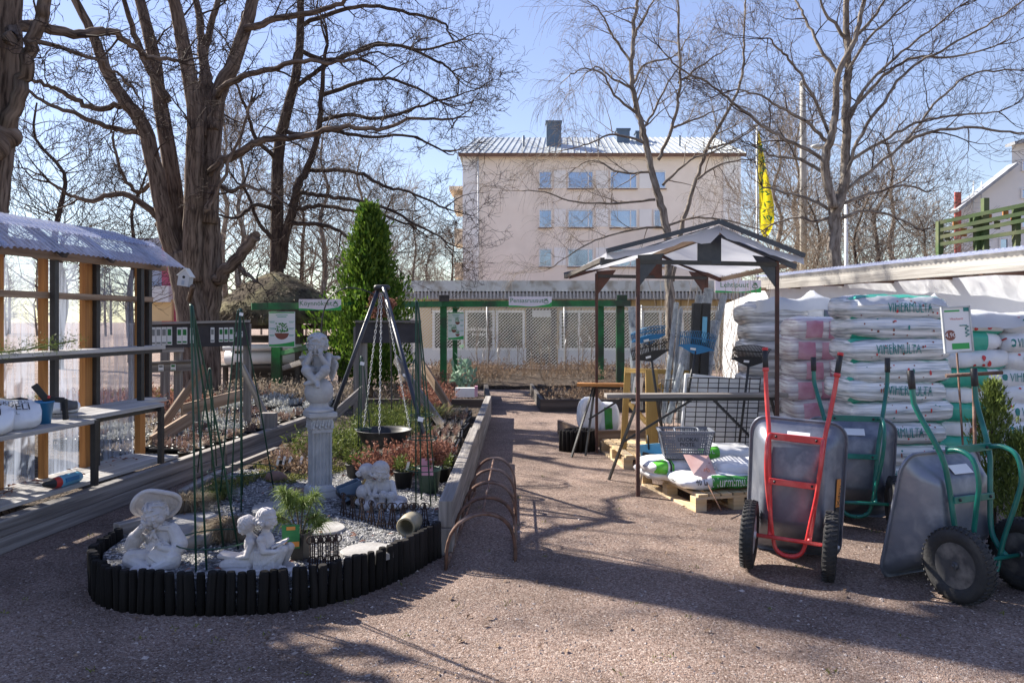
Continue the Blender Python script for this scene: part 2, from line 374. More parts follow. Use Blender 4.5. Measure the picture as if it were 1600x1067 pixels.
mm['redleaf'] = leafm('russet_leaves', (.17,.07,.05), (.33,.16,.11), .7, .3)
mm['deadleaf'] = leafm('dead_leaves', (.13,.085,.06), (.31,.22,.15), .8, .25)
mm['moss'] = leafm('moss', (.10,.12,.03), (.24,.23,.07), .9, .2)
mm['silverleaf'] = leafm('silver_leaves', (.36,.37,.35), (.60,.60,.57), .8, .25)
mm['thick_leaf'] = leafm('grey_green_leaves', (.14,.24,.17), (.26,.38,.28), .6, .3)
mm['flag'] = sheet('yellow_flag', (.85,.72,.03), 1, .45, .6)
mm['blue_pl'] = mat('blue_plastic', (.035,.20,.42), (.03,.17,.36), 8, .4)
mm['lightblue_pl'] = mat('light_blue_plastic', (.16,.42,.60), (.13,.37,.54), 8, .4)
mm['red_pl'] = mat('red_plastic', (.55,.05,.04), None, rough=.4)
mm['grey_pl'] = mat('grey_crate_plastic', (.17,.185,.22), (.14,.155,.19), 6, .45)
mm['rollwhite'] = mat('white_roll', (.72,.72,.74), (.60,.60,.63), 2, .6)
mm['concrete'] = mat('concrete', (.40,.39,.37), (.31,.30,.28), 3, .9, bump=.2, bsc=40)
mm['lattice'] = mat('faded_green_wood', (.055,.095,.03), (.035,.06,.02), 4, .7, c3=(.13,.14,.07), sc3=2)
mm['deck'] = wood('grey_deck', (.50,.475,.45), (.34,.315,.295), (.62,.595,.57))
mm['boardgrey'] = mat('dark_grey_board', (.05,.047,.052), (.075,.07,.075), 6, .8)
mm['pebble'] = leafm('pebbles', (.14,.10,.085), (.46,.40,.37), .9, 0)
mm['pebble_grey'] = leafm('grey_pebbles', (.07,.07,.075), (.5,.49,.48), .9, 0)
mm['polystyrene'] = mat('polystyrene', (.76,.77,.77), (.68,.69,.70), 6, .7)
mm['whitewall'] = mat('white_render', (.74,.735,.72), (.68,.675,.66), .5, .85, spec=.2)
mm['redwall'] = mat('red_render', (.42,.11,.09), None, rough=.8)
mm['bluewall'] = mat('blue_grey_wall', (.33,.38,.48), None, rough=.6)
mm['pinkwall'] = mat('raspberry_wall', (.45,.09,.16), None, rough=.7)
mm['timber_grey_white'] = wood('flaking_white_board', (.30,.285,.27), (.19,.175,.16), (.40,.385,.36))
mm['roofcorr'] = mat('grey_corrugated', (.34,.36,.39), (.24,.25,.27), 2, .5)
mm['purlin'] = wood('brown_purlin', (.16,.085,.055), (.09,.05,.035))

FONT = {}
def textmesh(txt, h, align='CENTER', sx=1.0):
    """text as a flat mesh in local x (right) / z (up): returns verts, faces"""
    key = (txt, align)
    if key not in FONT:
        cu = bpy.data.curves.new('t', 'FONT'); cu.body = txt; cu.align_x = align; cu.align_y = 'CENTER'; cu.size = 1; cu.resolution_u = 2
        o = bpy.data.objects.new('t', cu); C.objects.link(o); dg = bpy.context.evaluated_depsgraph_get(); me = o.evaluated_get(dg).to_mesh()
        FONT[key] = ([tuple(v.co) for v in me.vertices], [tuple(p.vertices) for p in me.polygons])
        o.evaluated_get(dg).to_mesh_clear(); bpy.data.objects.remove(o); bpy.data.curves.remove(cu)
    vs, fs = FONT[key]; k = h/.70
    return [(v[0]*k*sx, 0., v[1]*k) for v in vs], fs
def text_on(mb, txt, h, T, sx=1.0, align='CENTER'):
    vs, fs = textmesh(txt, h, align, sx); mb.add([T @ V(v) for v in vs], fs)
# ================================================================ ground
rg = random.Random(7)
g = MB(); g.quad((-300,-120,0), (300,-120,0), (300,500,0), (-300,500,0)); tag(g.build('ground', mm['ground']), kind='structure')
# raised gravel surface of the display bed and the soil of the planting beds
LOGPX = [(168,868),(150,893),(147,915),(150,935),(170,947),(200,955),(250,959),(300,960),(350,960),(400,958),(440,955),(480,950),(520,941),(560,930),(592,918),(620,905),(645,893),(665,880),(680,873),(692,868)]
LOGP = [G(x, y) for x, y in LOGPX]; LOGP[0] = V((-2.57, 5.22, 0)); LOGP[1] = V((-2.56, 4.98, 0))
BZ = .175
def surf(name, poly, z, m, amp=0., step=.12, skirt=True):
    """slightly uneven sheet over a polygon"""
    xs = [p[0] for p in poly]; ys = [p[1] for p in poly]
    bm = bmesh.new(); f = bm.faces.new([bm.verts.new((p[0], p[1], z)) for p in poly])
    x = min(xs)+step
    while x < max(xs):
        bmesh.ops.bisect_plane(bm, geom=bm.verts[:]+bm.edges[:]+bm.faces[:], plane_co=(x, 0, 0), plane_no=(1, 0, 0)); x += step
    y = min(ys)+step
    while y < max(ys):
        bmesh.ops.bisect_plane(bm, geom=bm.verts[:]+bm.edges[:]+bm.faces[:], plane_co=(0, y, 0), plane_no=(0, 1, 0)); y += step
    for v in bm.verts: v.co.z += amp*(NZ.noise(v.co*2.2)+.5*NZ.noise(v.co*6))
    if skirt:
        be = [e for e in bm.edges if len(e.link_faces) == 1]
        r = bmesh.ops.extrude_edge_only(bm, edges=be)
        for v in r['geom']:
            if isinstance(v, bmesh.types.BMVert): v.co.z = .004
    bmesh.ops.triangulate(bm, faces=[f for f in bm.faces if len(f.verts) > 4])
    me = bpy.data.meshes.new(name); bm.to_mesh(me); bm.free(); me.materials.append(m)
    for p in me.polygons: p.use_smooth = True
    o = bpy.data.objects.new(name, me); C.objects.link(o); return tag(o, kind='structure')
inner = [V((p.x+(-1.4-p.x)*.03, p.y+(6-p.y)*.03, 0)) for p in LOGP]
surf('gravel', inner+[V((-.50, 5.5, 0)), V((-.50, 7.6, 0)), V((-2.62, 7.6, 0)), V((-2.62, 5.3, 0))], BZ, mm['bedgravel'], .018)
surf('bed_soil', [V((-2.7,7.6,0)), V((-.5,7.6,0)), V((-.46,10.7,0)), V((-.5,13.2,0)), V((-2.75,13.2,0))], .14, mm['soil'], .03, .25)
surf('planting_soil', [V((-6.2,6.4,0)), V((-3.5,6.4,0)), V((-3.05,11.2,0)), V((-2.9,15,0)), V((-8,17,0)), V((-9,9,0))], .09, mm['soil'], .03, .3)
surf('rose_bed_soil', [V((-2.5,18.4,0)), V((4.8,18.4,0)), V((4.8,24.6,0)), V((-3.5,24.6,0))], .07, mm['soil'], .06, .4)
surf('side_bed_soil', [V((.55,14.0,0)), V((3.6,14.0,0)), V((3.6,17.6,0)), V((.45,17.6,0))], .10, mm['soil'], .04, .3)

def pebbles(name, n, region, zf, m, s0, s1, seed):
    r = random.Random(seed); mb = MB(); k = 0
    while k < n:
        p = region(r)
        if p is None: continue
        k += 1; s = r.uniform(s0, s1)*(1.8 if r.random() < .04 else 1); z = zf(p)
        a = r.uniform(0, 6.28); ca, sa = math.cos(a), math.sin(a); ex, ey, ez = s*r.uniform(.7, 1.4), s*r.uniform(.6, 1), s*r.uniform(.4, .8)
        vs = [(p[0]+ca*x-sa*y, p[1]+sa*x+ca*y, z+ez*q) for x, y, q in ((ex,0,.15),(0,ey,.1),(-ex,0,.2),(0,-ey,.12),(ex*.2,ey*.1,1.),(0,0,-.4))]
        mb.add(vs, [(0,1,4),(1,2,4),(2,3,4),(3,0,4),(1,0,5),(2,1,5),(3,2,5),(0,3,5)])
    return tag(mb.build(name, m), kind='stuff', label='small stones lying loose on the '+('grey gravel bed' if 'grey' in name else 'reddish gravel yard'), cat='gravel')
def inpoly(x, y, poly):
    c = False; j = len(poly)-1
    for i in range(len(poly)):
        if (poly[i].y > y) != (poly[j].y > y) and x < (poly[j].x-poly[i].x)*(y-poly[i].y)/(poly[j].y-poly[i].y)+poly[i].x: c = not c
        j = i
    return c
BEDP = LOGP+[V((-.42,5.6,0)), V((-.42,7.6,0)), V((-2.7,7.6,0))]
def reg_yard(r):
    y = 3.3+5.2*r.random()**1.7; x = r.uniform(-.66, .66)*y
    if inpoly(x, y, BEDP) or x < -3.3: return None
    return (x, y)
def reg_bed(r):
    x = r.uniform(-2.6, -.5); y = r.uniform(4.3, 7.6)
    return (x, y) if inpoly(x, y, inner+[V((-.5,7.6,0)), V((-2.62,7.6,0))]) else None
pebbles('loose_stones', 9000, reg_yard, lambda p: .0, mm['pebble'], .0025, .0075, 3)
pebbles('larger_stones', 420, reg_yard, lambda p: .0, mm['pebble'], .007, .013, 13)
pebbles('loose_grey_stones', 8000, reg_bed, lambda p: BZ+.018*(NZ.noise(V((p[0],p[1],BZ))*2.2)+.5*NZ.noise(V((p[0],p[1],BZ))*6)), mm['pebble_grey'], .006, .014, 4)
def leaves(name, label, n, region, zf, m, s, seed):
    r = random.Random(seed); mb = MB()
    for k in range(n):
        p = None
        while p is None: p = region(r)
        a = r.uniform(0, 6.28); z = zf(p)+.006; q = s*r.uniform(.6, 1.4); u = V((math.cos(a), math.sin(a), r.uniform(-.3, .3)))*q; w = V((-math.sin(a), math.cos(a), r.uniform(-.4, .5)))*q*.55
        c = V((p[0], p[1], z+.004)); mb.add([c-u, c+w*.9+V((0,0,q*.2)), c+u, c-w*.9+V((0,0,q*.25))], [(0,1,2),(0,2,3)])
    return tag(mb.build(name, m), kind='stuff', label=label, cat='leaves')
leaves('fallen_leaves', 'dry brown leaves scattered over the gravel yard', 260, reg_yard, lambda p: .0, mm['deadleaf'], .018, 5)
leaves('russet_fallen_leaves', 'dry orange leaves scattered over the grey gravel bed', 90, reg_bed, lambda p: BZ+.015, mm['redleaf'], .02, 6)

# ================================================================ bare trees
def sm(pts, k=4):
    """Catmull-Rom through points"""
    out = []; n = len(pts)
    for i in range(n-1):
        a, b, c, d = pts[max(i-1, 0)], pts[i], pts[i+1], pts[min(i+2, n-1)]
        for j in range(k):
            t = j/k; out.append(.5*((2*b)+(c-a)*t+(2*a-5*b+4*c-d)*t*t+(3*b-a-3*c+d)*t*t*t))
    out.append(pts[-1]); return out
class TP:  # twig parameters
    def __init__(s, crook, lift, ang, ratio, kids, droop=0, rmin=.004, rat_r=.55): s.crook = crook; s.lift = lift; s.ang = ang; s.ratio = ratio; s.kids = kids; s.droop = droop; s.rmin = rmin; s.rat_r = rat_r
def rvec(r): return V((r.gauss(0,1), r.gauss(0,1), r.gauss(0,1)))
def twig(mb, p, d, L, rad, lv, r, tp):
    n = 5 if lv > 0 else 4
    pts = [p.copy()]; ds = []
    for i in range(n):
        up = tp.lift if lv > 0 or not tp.droop else -tp.droop*(i+1)/n
        d = (d+rvec(r)*tp.crook*.5+V((0,0,up))).normalized(); p = p+d*(L/n)*r.uniform(.8, 1.2); pts.append(p.copy()); ds.append(d.copy())
    mb.tube(pts, [max(tp.rmin*.6, rad*(1-.72*i/n)) for i in range(n+1)], 5 if rad > .03 else (4 if rad > .014 else 3), cap=False)
    if lv <= 0: return
    k = tp.kids[lv]; k = k if r.random() < .5 else k+1
    for i in range(k):
        t = r.uniform(.25, 1.) if i else 1.
        q = min(int(t*n), n-1); f = t*n-q; b = pts[q].lerp(pts[q+1], f); dd = ds[q]
        ax = dd.cross(rvec(r)).normalized(); a = R(r.uniform(*tp.ang))*(1 if i else .5)
        nd = MX.Rotation(a, 3, ax) @ dd
        twig(mb, b, nd, L*r.uniform(*tp.ratio), max(tp.rmin, rad*tp.rat_r*(1-.3*t)), lv-1, r, tp)
def limb(tr, tw, px, w0, w1, Y0, Y1, r, tp, lv=2, every=.45, tl=1.2, start=.2, out=None, wob=None, n=9):
    wob = (.006 if w0 > 24 else .016) if wob is None else wob
    k = len(px); pts = [P(x, y, Y0+(Y1-Y0)*i/(k-1)) for i, (x, y) in enumerate(px)]
    pts = sm(pts, 5); m = len(pts)
    for i in range(1, m-1): pts[i] = pts[i]+rvec(r)*wob
    rad = [max(.008, (w0+(w1-w0)*i/(m-1))/2*(Y0+Y1)/2/F) for i in range(m)]
    tr.tube(pts, rad, n if rad[0] > .06 else 6)
    if tl <= 0: return
    L = [0]
    for i in range(1, m): L.append(L[-1]+(pts[i]-pts[i-1]).length)
    s = L[-1]*start
    while s < L[-1]:
        i = max(j for j in range(m) if L[j] <= s); i = min(i, m-2)
        d = (pts[i+1]-pts[i]).normalized(); q = pts[i].lerp(pts[i+1], r.random())
        ax = d.cross(rvec(r)).normalized(); nd = MX.Rotation(R(r.uniform(35, 80)), 3, ax) @ d
        if nd.y < -.3: nd.y *= .4
        nd = (nd+V((0,0,.15))).normalized()
        ll = tl*r.uniform(.55, 1.25)*(1-.35*s/L[-1])
        twig(tw, q, nd, ll, min(rad[i]*.5, .010+.011*ll), lv, r, tp)
        s += every*r.uniform(.6, 1.4)
    d = (pts[-1]-pts[-2]).normalized()
    for q in range(3): twig(tw, pts[-1], (d+rvec(r)*.3).normalized(), tl*.8, rad[-1]*.85, lv, r, tp)
def tree_thing(name, label, cat, base, group=None): return thing(name, label, cat, base, 0, group)

# the big multi-stemmed oak
oak = TP(.55, .03, (28, 68), (.48, .74), {3: 3, 2: 3, 1: 4}, 0, .0055)
r = random.Random(11)
t1 = tree_thing('oak_tree', 'huge bare many-stemmed tree with a birdhouse on its thick brown trunk', 'tree', P(312, 633, 15))
tr = MB(); tw = MB(); Y = 15
limb(tr, tw, [(313,660),(313,600),(312,560),(308,520)], 60, 64, Y, Y, r, oak, tl=0, n=22, wob=0)
limb(tr, tw, [(306,540),(303,500),(297,465),(289,430),(281,395)], 54, 44, Y, Y, r, oak, tl=0, n=18, wob=.006)
limb(tr, tw, [(314,540),(318,500),(325,455),(326,400),(325,340)], 48, 36, Y+.2, Y+.1, r, oak, tl=0, n=18, wob=.006)
A = dict(r=r, tp=oak)
limb(tr, tw, [(285,420),(264,371),(247,289),(225,198),(194,157),(165,107),(148,62),(118,0),(100,-40)], 31, 9, Y, Y-1, lv=3, every=.8, tl=1.3, start=.35, **A)
limb(tr, tw, [(288,420),(280,363),(268,268),(251,165),(239,82),(223,20),(206,-50)], 31, 14, Y, Y+.6, lv=3, every=.9, tl=1.3, start=.4, **A)
limb(tr, tw, [(300,440),(302,350),(304,247),(303,165),(285,62),(272,0),(262,-50)], 34, 15, Y-.1, Y-.6, lv=3, every=.9, tl=1.3, start=.45, **A)
limb(tr, tw, [(324,350),(328,270),(333,206),(342,144),(363,103),(384,41),(398,-10),(420,-60)], 33, 15, Y, Y+.4, lv=3, every=.9, tl=1.3, start=.4, **A)
limb(tr, tw, [(318,215),(319,120),(313,50),(303,-20)], 20, 9, Y, Y+.7, lv=3, every=.9, tl=1.3, start=.3, **A)
limb(tr, tw, [(333,205),(330,140),(320,95),(330,40),(345,-20)], 18, 8, Y, Y+.9, lv=3, every=.9, tl=1.2, start=.3, **A)
limb(tr, tw, [(322,285),(342,256),(371,240),(414,219),(475,214),(533,198),(591,202),(650,186),(708,186)], 16, 3, Y, Y-1.2, lv=3, every=.5, tl=1.0, start=.3, **A)
limb(tr, tw, [(340,150),(360,128),(414,111),(463,97),(517,99),(560,92)], 12, 4, Y, Y-.9, lv=3, every=.5, tl=1.1, start=.2, **A)
limb(tr, tw, [(383,46),(430,30),(500,17),(540,0),(580,-20)], 12, 5, Y, Y-.4, lv=3, every=.5, tl=1.1, start=.2, **A)
limb(tr, tw, [(252,350),(247,340),(214,313),(177,303),(140,315),(111,305),(78,285)], 13, 4, Y, Y-.6, lv=3, every=.55, tl=.9, start=.25, **A)
limb(tr, tw, [(226,210),(214,206),(165,198),(115,177),(74,161),(37,136)], 11, 4, Y, Y-.8, lv=3, every=.55, tl=.8, start=.2, **A)
limb(tr, tw, [(200,165),(186,165),(140,167),(99,144),(70,130),(45,124),(30,100)], 11, 4, Y, Y-.5, lv=3, every=.5, tl=.8, start=.25, **A)
limb(tr, tw, [(240,285),(215,300),(190,270),(180,230),(175,200)], 8, 3, Y, Y-.4, lv=3, every=.5, tl=.7, start=.2, **A)
limb(tr, tw, [(262,160),(230,100),(205,40),(190,-20)], 14, 6, Y, Y-.5, lv=3, every=.6, tl=.9, start=.2, **A)
limb(tr, tw, [(335,440),(352,425),(371,404),(392,378),(400,368)], 22, 15, Y, Y-.3, lv=1, every=2, tl=.0, **A)
limb(tr, tw, [(370,405),(378,425),(392,432),(402,440)], 10, 4, Y, Y-.6, lv=2, every=.7, tl=.5, start=.3, **A)
limb(tr, tw, [(345,250),(330,310),(322,330),(342,290),(380,200),(392,160)], 7, 4, Y-.4, Y-.7, lv=2, every=.6, tl=.6, start=.5, **A)
limb(tr, tw, [(330,280),(360,300),(380,290),(420,300),(450,320)], 8, 3, Y, Y-1, lv=3, every=.5, tl=.8, start=.3, **A)
tr.caps(P(296, 468, Y-.5), P(301, 448, Y-.85), .05, .045); 
tr.build('trunk', mm['bark_oak'], t1); tw.build('branches', mm['twig'], t1)

# second tree behind the thatched hut
t2 = tree_thing('maple_tree', 'tall dark forked bare tree rising behind the thatched hut, branches reaching right', 'tree', P(432, 590, 22))
r = random.Random(12); tr = MB(); tw = MB(); A = dict(r=r, tp=oak); Y = 22
limb(tr, tw, [(432,600),(432,500),(432,420),(433,350),(434,247),(445,186),(461,124),(469,62),(469,0),(466,-60)], 26, 9, Y, Y-.5, lv=3, every=1.1, tl=1.7, start=.55, n=12, **A)
limb(tr, tw, [(438,420),(444,380),(459,322),(467,289),(488,247),(500,186),(504,124),(512,70)], 17, 5, Y, Y-1, lv=3, every=.9, tl=1.5, start=.4, **A)
for px in ([(460,328),(500,322),(545,328),(590,335),(640,350)], [(466,300),(495,305),(530,310),(590,320),(650,350),(690,372)], [(480,268),(520,266),(560,270),(600,290),(640,300),(695,325)],
           [(440,205),(470,210),(520,205),(580,214),(640,212),(690,235)], [(455,140),(500,110),(530,90),(600,70),(660,78),(722,62)], [(500,190),(540,180),(600,185),(650,168),(715,150)],
           [(466,80),(520,95),(580,70),(640,75),(690,100),(706,112)], [(468,40),(520,20),(580,10),(640,20),(690,35),(700,50)], [(434,250),(400,215),(380,160),(365,120)], [(433,330),(400,320),(370,340),(340,335)],
           [(433,380),(405,350),(385,300),(370,285)], [(452,350),(490,350),(530,360),(560,385),(600,400)], [(500,150),(560,130),(620,125),(690,160)]):
    limb(tr, tw, px, 7.8, 2.8, Y-.2, Y-1.8+r.uniform(-1, 1.5), lv=3, every=.62, tl=1.25, start=.15, **A)
tr.build('trunk', mm['bark_dark'], t2); tw.build('branches', mm['twig'], t2)

# tree at the left edge, rising behind the shed
t0 = tree_thing('linden_tree', 'thick bare trunk cut by the left edge, a burl low on it', 'tree', V((-6.35, 8.9, 0)))
r = random.Random(13); tr = MB(); tw = MB(); A = dict(r=r, tp=oak); Y = 9.0
limb(tr, tw, [(-62,740),(-56,500),(-45,340),(-36,250),(-27,185),(-20,100),(-17,0),(-15,-80),(-8,-200),(0,-330)], 104, 84, Y, Y, tl=0, n=22, wob=.004, **A)
limb(tr, tw, [(-2,225),(22,172),(35,124),(46,82),(62,33),(72,0),(85,-60),(105,-200)], 24, 17, Y-.1, Y-.3, lv=3, every=1.0, tl=1.2, start=.6, **A)
limb(tr, tw, [(20,60),(25,45),(70,43),(124,54),(165,49),(198,66),(231,87),(276,95)], 20, 6, Y-.3, Y+2.0, lv=3, every=.55, tl=.8, start=.25, **A)
limb(tr, tw, [(40,66),(100,75),(150,95),(190,120),(215,150)], 8, 3, Y-.3, Y+1.2, lv=3, every=.5, tl=.6, start=.2, **A)
for (a, b) in (((5,-200),(120,-420)), ((5,-150),(-160,-330)), ((95,-200),(260,-330)), ((10,-300),(60,-560)), ((8,-250),(-60,-520))):
    limb(tr, tw, [a, ((a[0]+b[0])/2+20, (a[1]+b[1])/2-30), b], 40, 14, Y, Y+r.uniform(-2, 2), lv=3, every=.7, tl=1.6, start=.2, **A)
tr.ball(P(6, 212, Y-.05), (.19, .18, .15), 10, 8); tr.ball(P(-8, 224, Y-.15), (.16,.16,.2), 10, 8)
tr.build('trunk', mm['bark_oak'], t0); tw.build('branches', mm['twig'], t0)

# weeping birch behind the stall
birch = TP(.2, .0, (18, 50), (.65, 1.0), {3: 3, 2: 4, 1: 4}, .75, .0042, .42)
t3 = tree_thing('birch_tree', 'slender weeping birch with pale lower trunk standing behind the market stall', 'tree', P(1048, 585, 21))
r = random.Random(14); tr = MB(); tw = MB(); A = dict(r=r, tp=birch); Y = 21
limb(tr, tw, [(1049,600),(1048,540),(1047,470),(1045,410),(1042,360),(1029,310),(1019,270),(1008,219),(998,179),(988,135),(987,84),(992,34),(997,0),(1000,-40)], 16, 4, Y, Y, lv=2, every=.7, tl=1.3, start=.62, n=10, **A)
limb(tr, tw, [(1050,440),(1064,360),(1083,294),(1103,236),(1140,169),(1160,118),(1162,60),(1165,0)], 8, 2.5, Y+.3, Y+1, lv=2, every=.5, tl=1.2, start=.4, **A)
limb(tr, tw, [(1028,250),(1049,202),(1061,152),(1062,84),(1059,0),(1060,-30)], 6, 2.5, Y, Y-.6, lv=2, every=.45, tl=1.2, start=.25, **A)
for px in ([(1040,357),(1000,357),(940,372),(895,395),(862,418)], [(1024,312),(960,318),(900,316),(850,300),(812,298)], [(1045,352),(1090,340),(1150,348),(1190,360)], [(1010,225),(960,210),(920,225),(880,235)],
           [(1000,180),(960,150),(940,115),(910,108),(890,118)], [(992,140),(960,125),(935,105),(915,115)], [(1005,200),(1030,160),(1050,120),(1075,95)], [(990,130),(1010,100),(1050,90),(1075,60)],
           [(1035,290),(1080,250),(1120,235),(1175,200)], [(1090,280),(1130,255),(1175,250)], [(1052,200),(1090,185),(1130,170)], [(988,100),(960,60),(945,30),(930,10)], [(990,60),(1010,20),(1030,-10)],
           [(1105,232),(1150,220),(1190,190)], [(1018,268),(970,270),(930,250),(900,262)], [(1060,130),(1100,100),(1130,80)]):
    limb(tr, tw, px, 4.4, 1.6, Y, Y+r.uniform(-1.4, 1.4), lv=2, every=.34, tl=1.0, start=.12, wob=.012, **A)
tr.build('trunk', mm['bark_pale'], t3); tw.build('branches', mm['twig_pale'], t3)

# maple on the right
mp_ = TP(.34, .06, (24, 55), (.55, .8), {3: 3, 2: 3, 1: 3}, 0, .005)
t4 = tree_thing('spreading_maple_tree', 'bare forked tree with wide ascending branches behind the low roof at right', 'tree', P(1304, 600, 20))
r = random.Random(15); tr = MB(); tw = MB(); A = dict(r=r, tp=mp_); Y = 20
limb(tr, tw, [(1303,610),(1304,500),(1304,420),(1304,346),(1310,315),(1320,283),(1322,236),(1322,157),(1324,79),(1322,0),(1322,-60)], 24, 7, Y, Y, lv=3, every=1.0, tl=1.5, start=.6, n=12, **A)
limb(tr, tw, [(1302,325),(1289,252),(1298,220),(1306,177),(1310,118),(1335,60),(1350,0),(1360,-40)], 15, 5, Y-.2, Y-.8, lv=3, every=.7, tl=1.4, start=.3, **A)
for px in ([(1310,116),(1283,79),(1259,31),(1243,0),(1230,-30)], [(1290,250),(1239,224),(1200,201),(1150,165),(1115,135),(1060,105),(1035,80)], [(1312,309),(1357,268),(1413,224),(1452,173),(1491,134),(1527,114),(1594,110)],
           [(1413,222),(1460,205),(1520,200),(1590,208),(1630,200)], [(1318,290),(1340,220),(1380,160),(1420,110),(1470,80),(1540,40),(1600,0)], [(1322,200),(1350,140),(1400,90),(1450,50),(1500,10)],
           [(1322,120),(1350,70),(1400,20),(1440,-20)], [(1290,220),(1260,190),(1220,170),(1190,150),(1150,140)], [(1298,212),(1270,150),(1240,100),(1215,75),(1200,60)], [(1304,330),(1260,310),(1220,300),(1190,290)],
           [(1310,320),(1370,300),(1410,290),(1450,300)], [(1306,345),(1350,330),(1400,340),(1440,360)], [(1330,250),(1390,215),(1440,190),(1500,180),(1560,175)], [(1325,180),(1380,120),(1430,90),(1490,90),(1560,70)],
           [(1300,280),(1250,250),(1210,245),(1180,230)], [(1304,340),(1270,345),(1240,340),(1200,355)], [(1322,60),(1290,20),(1270,-20)], [(1335,60),(1370,20),(1390,-20)]):
    limb(tr, tw, px, 6.2, 2.2, Y, Y+r.uniform(-1.6, 1.6), lv=3, every=.6, tl=1.15, start=.18, **A)
tr.build('trunk', mm['bark_pale'], t4); tw.build('branches', mm['twig'], t4)

# background trees: three shapes, each copied
def bgtree(name, label, seed, h, spread, m1, m2, loc):
    r = random.Random(seed); t = thing(name, label, 'tree', (0,0,0), 0, 'bare trees in the distance', local=True); tr = MB(); tw = MB()
    pts = [V((0,0,-.2))]; 
    for i in range(8): pts.append(V((r.gauss(0,.12)*i*.4, r.gauss(0,.12)*i*.4, h*(i+1)/8)))
    pts = sm(pts, 3); tr.tube(pts, [.16*h/9*(1-.9*i/(len(pts)-1))+.012 for i in range(len(pts))], 7)
    tp = TP(.3, .06, (25, 55), (.55, .8), {3: 3, 2: 4, 1: 4}, 0, .009)
    for i in range(6, len(pts)-1):
        for q in range(3):
            a = r.uniform(0, 6.28); d = V((math.cos(a)*spread, math.sin(a)*spread, r.uniform(.3, 1))).normalized()
            twig(tw, pts[i], d, h*.24*(1.25-.7*i/len(pts))*r.uniform(.7, 1.2), .035*(1-.6*i/len(pts)), 2, r, tp)
    tr.build('trunk', m1, t); tw.build('branches', m2, t); t.location = loc
    return t
def gp(px, Y): return V((X_(px, Y), Y, 0))
bt = [bgtree('bare_tree', 'slim brown bare tree far off, seen right of the oak above the thatch', 21, 10, .8, mm['bark_pale'], mm['twig_pale'], gp(505, 36)),
      bgtree('bare_tree', 'broad grey bare tree far off, crown showing above the corrugated shed roof at left', 22, 8.5, 1.3, mm['bark_dark'], mm['twig'], gp(92, 26)),
      bgtree('bare_tree', 'low bushy bare tree far off, just left of the apartment block', 23, 7, 1.1, mm['bark_dark'], mm['twig_pale'], gp(705, 48))]
for k, px, Y, s, rz, lb in ((1, 205, 30, .9, 2.1, 'small bare tree far off, framed by the leaning oak stem and the shed roof'), (0, 375, 33, 1.0, 1.2, 'slim bare tree far off, glimpsed between the oak and the forked tree'), (0, 350, 41, 1.2, 3.3, 'thin distant bare tree closest to the right side of the oak trunk'),
        (2, 470, 38, 1.2, 4.1, 'low distant bare tree showing through the forked tree just right of its trunk'), (0, 560, 40, 1.0, .6, 'thin distant bare tree rising right behind the dark green conifer'), (2, 605, 34, 1.0, 2.5, 'bushy distant bare tree peeping over the right shoulder of the conifer'),
        (0, 648, 42, .72, 5.2, 'thin distant bare tree midway between conifer and apartment block'), (2, 672, 52, .95, 1.9, 'fine twiggy distant bare tree left of the apartment block balcony side'), (0, 1216, 34, .95, 2.7, 'slim distant bare tree just right of the yellow banner'), (0, 1243, 42, 1.2, .4, 'thin distant bare tree beside the tall concrete pole'),
        (1, 1368, 36, 1.0, 1.5, 'spreading distant bare tree right of the forked maple trunk'), (0, 1395, 44, 1.15, 3.9, 'slim distant bare tree in the gap between maple and green lattice'), (2, 1440, 30, .8, 5.5, 'low distant bare tree just left of the green lattice fence'), (1, 1478, 46, .9, 2.2, 'spreading distant bare tree against the white gabled building'), (2, 1270, 30, .9, 4.8, 'low bushy distant bare tree left of the maple trunk behind the stall roof'), (2, 1345, 28, .85, 1.1, 'low bushy distant bare tree right of the maple trunk above the sheet roof')):
    dup(bt[k], gp(px, Y), rz, lb, scale=s)

# conifer
def leafquad(mb, c, d, w, h, r):
    d = d.normalized(); s = d.cross(rvec(r)).normalized()
    mb.add([c-s*w*.5, c+d*h*.5-s*w*.6, c+d*h, c+d*h*.55+s*w*.6], [(0,1,2,3)])
def conifer(name, label, base, H, Rw, m, n, lw, lh, seed, cone=1.0, prof=None, cat='conifer', lean=(0,0)):
    r = random.Random(seed); t = thing(name, label, cat, base); tk = MB(); tk.tube([base+V((0,0,-.05)), base+V((0,0,H*.55)), base+V((lean[0],lean[1],H*.96))], [Rw*.09, Rw*.06, .008], 8); tk.build('trunk', mm['bark_dark'], t)
    mb = MB(); nb = max(60, n//42)
    for b in range(nb):
        z = H*(.03+.95*(b/nb)**.9); rr = (prof(z/H) if prof else (1-z/H)**.8)*Rw*r.uniform(.66, 1.12)*(1+.7*NZ.noise(V((math.cos(b*2.399)*1.6+seed, math.sin(b*2.399)*1.6, z/H*5))))+.02
        a = b*2.399+r.uniform(-.3, .3); L = rr; tip = base+V((math.cos(a)*rr, math.sin(a)*rr, min(H*1.0, z+L*.5*cone)))+V((lean[0]*z/H, lean[1]*z/H, 0)); st = base+V((lean[0]*z/H, lean[1]*z/H, max(0, z-.02)))
        for i in range(n//nb):
            f = r.random()**.55; c = st.lerp(tip, f)+rvec(r)*Rw*.075; d = (tip-st).normalized()*.5+V((0,0,.75))+rvec(r)*.35
            leafquad(mb, c, d, lw*r.uniform(.6, 1.3), lh*r.uniform(.6, 1.4), r)
    mb.build('foliage', m, t); return t
conifer('thuja_tree', 'tall dense dark green conical evergreen behind the pergola beam', P(577, 620, 16.5), 3.92, .84, mm['thuja'], 22000, .04, .12, 31, prof=lambda u: min(1.05, (1-u)**.85*1.32)*(1 if u > .1 else .85+u*1.5), cat='evergreen tree')

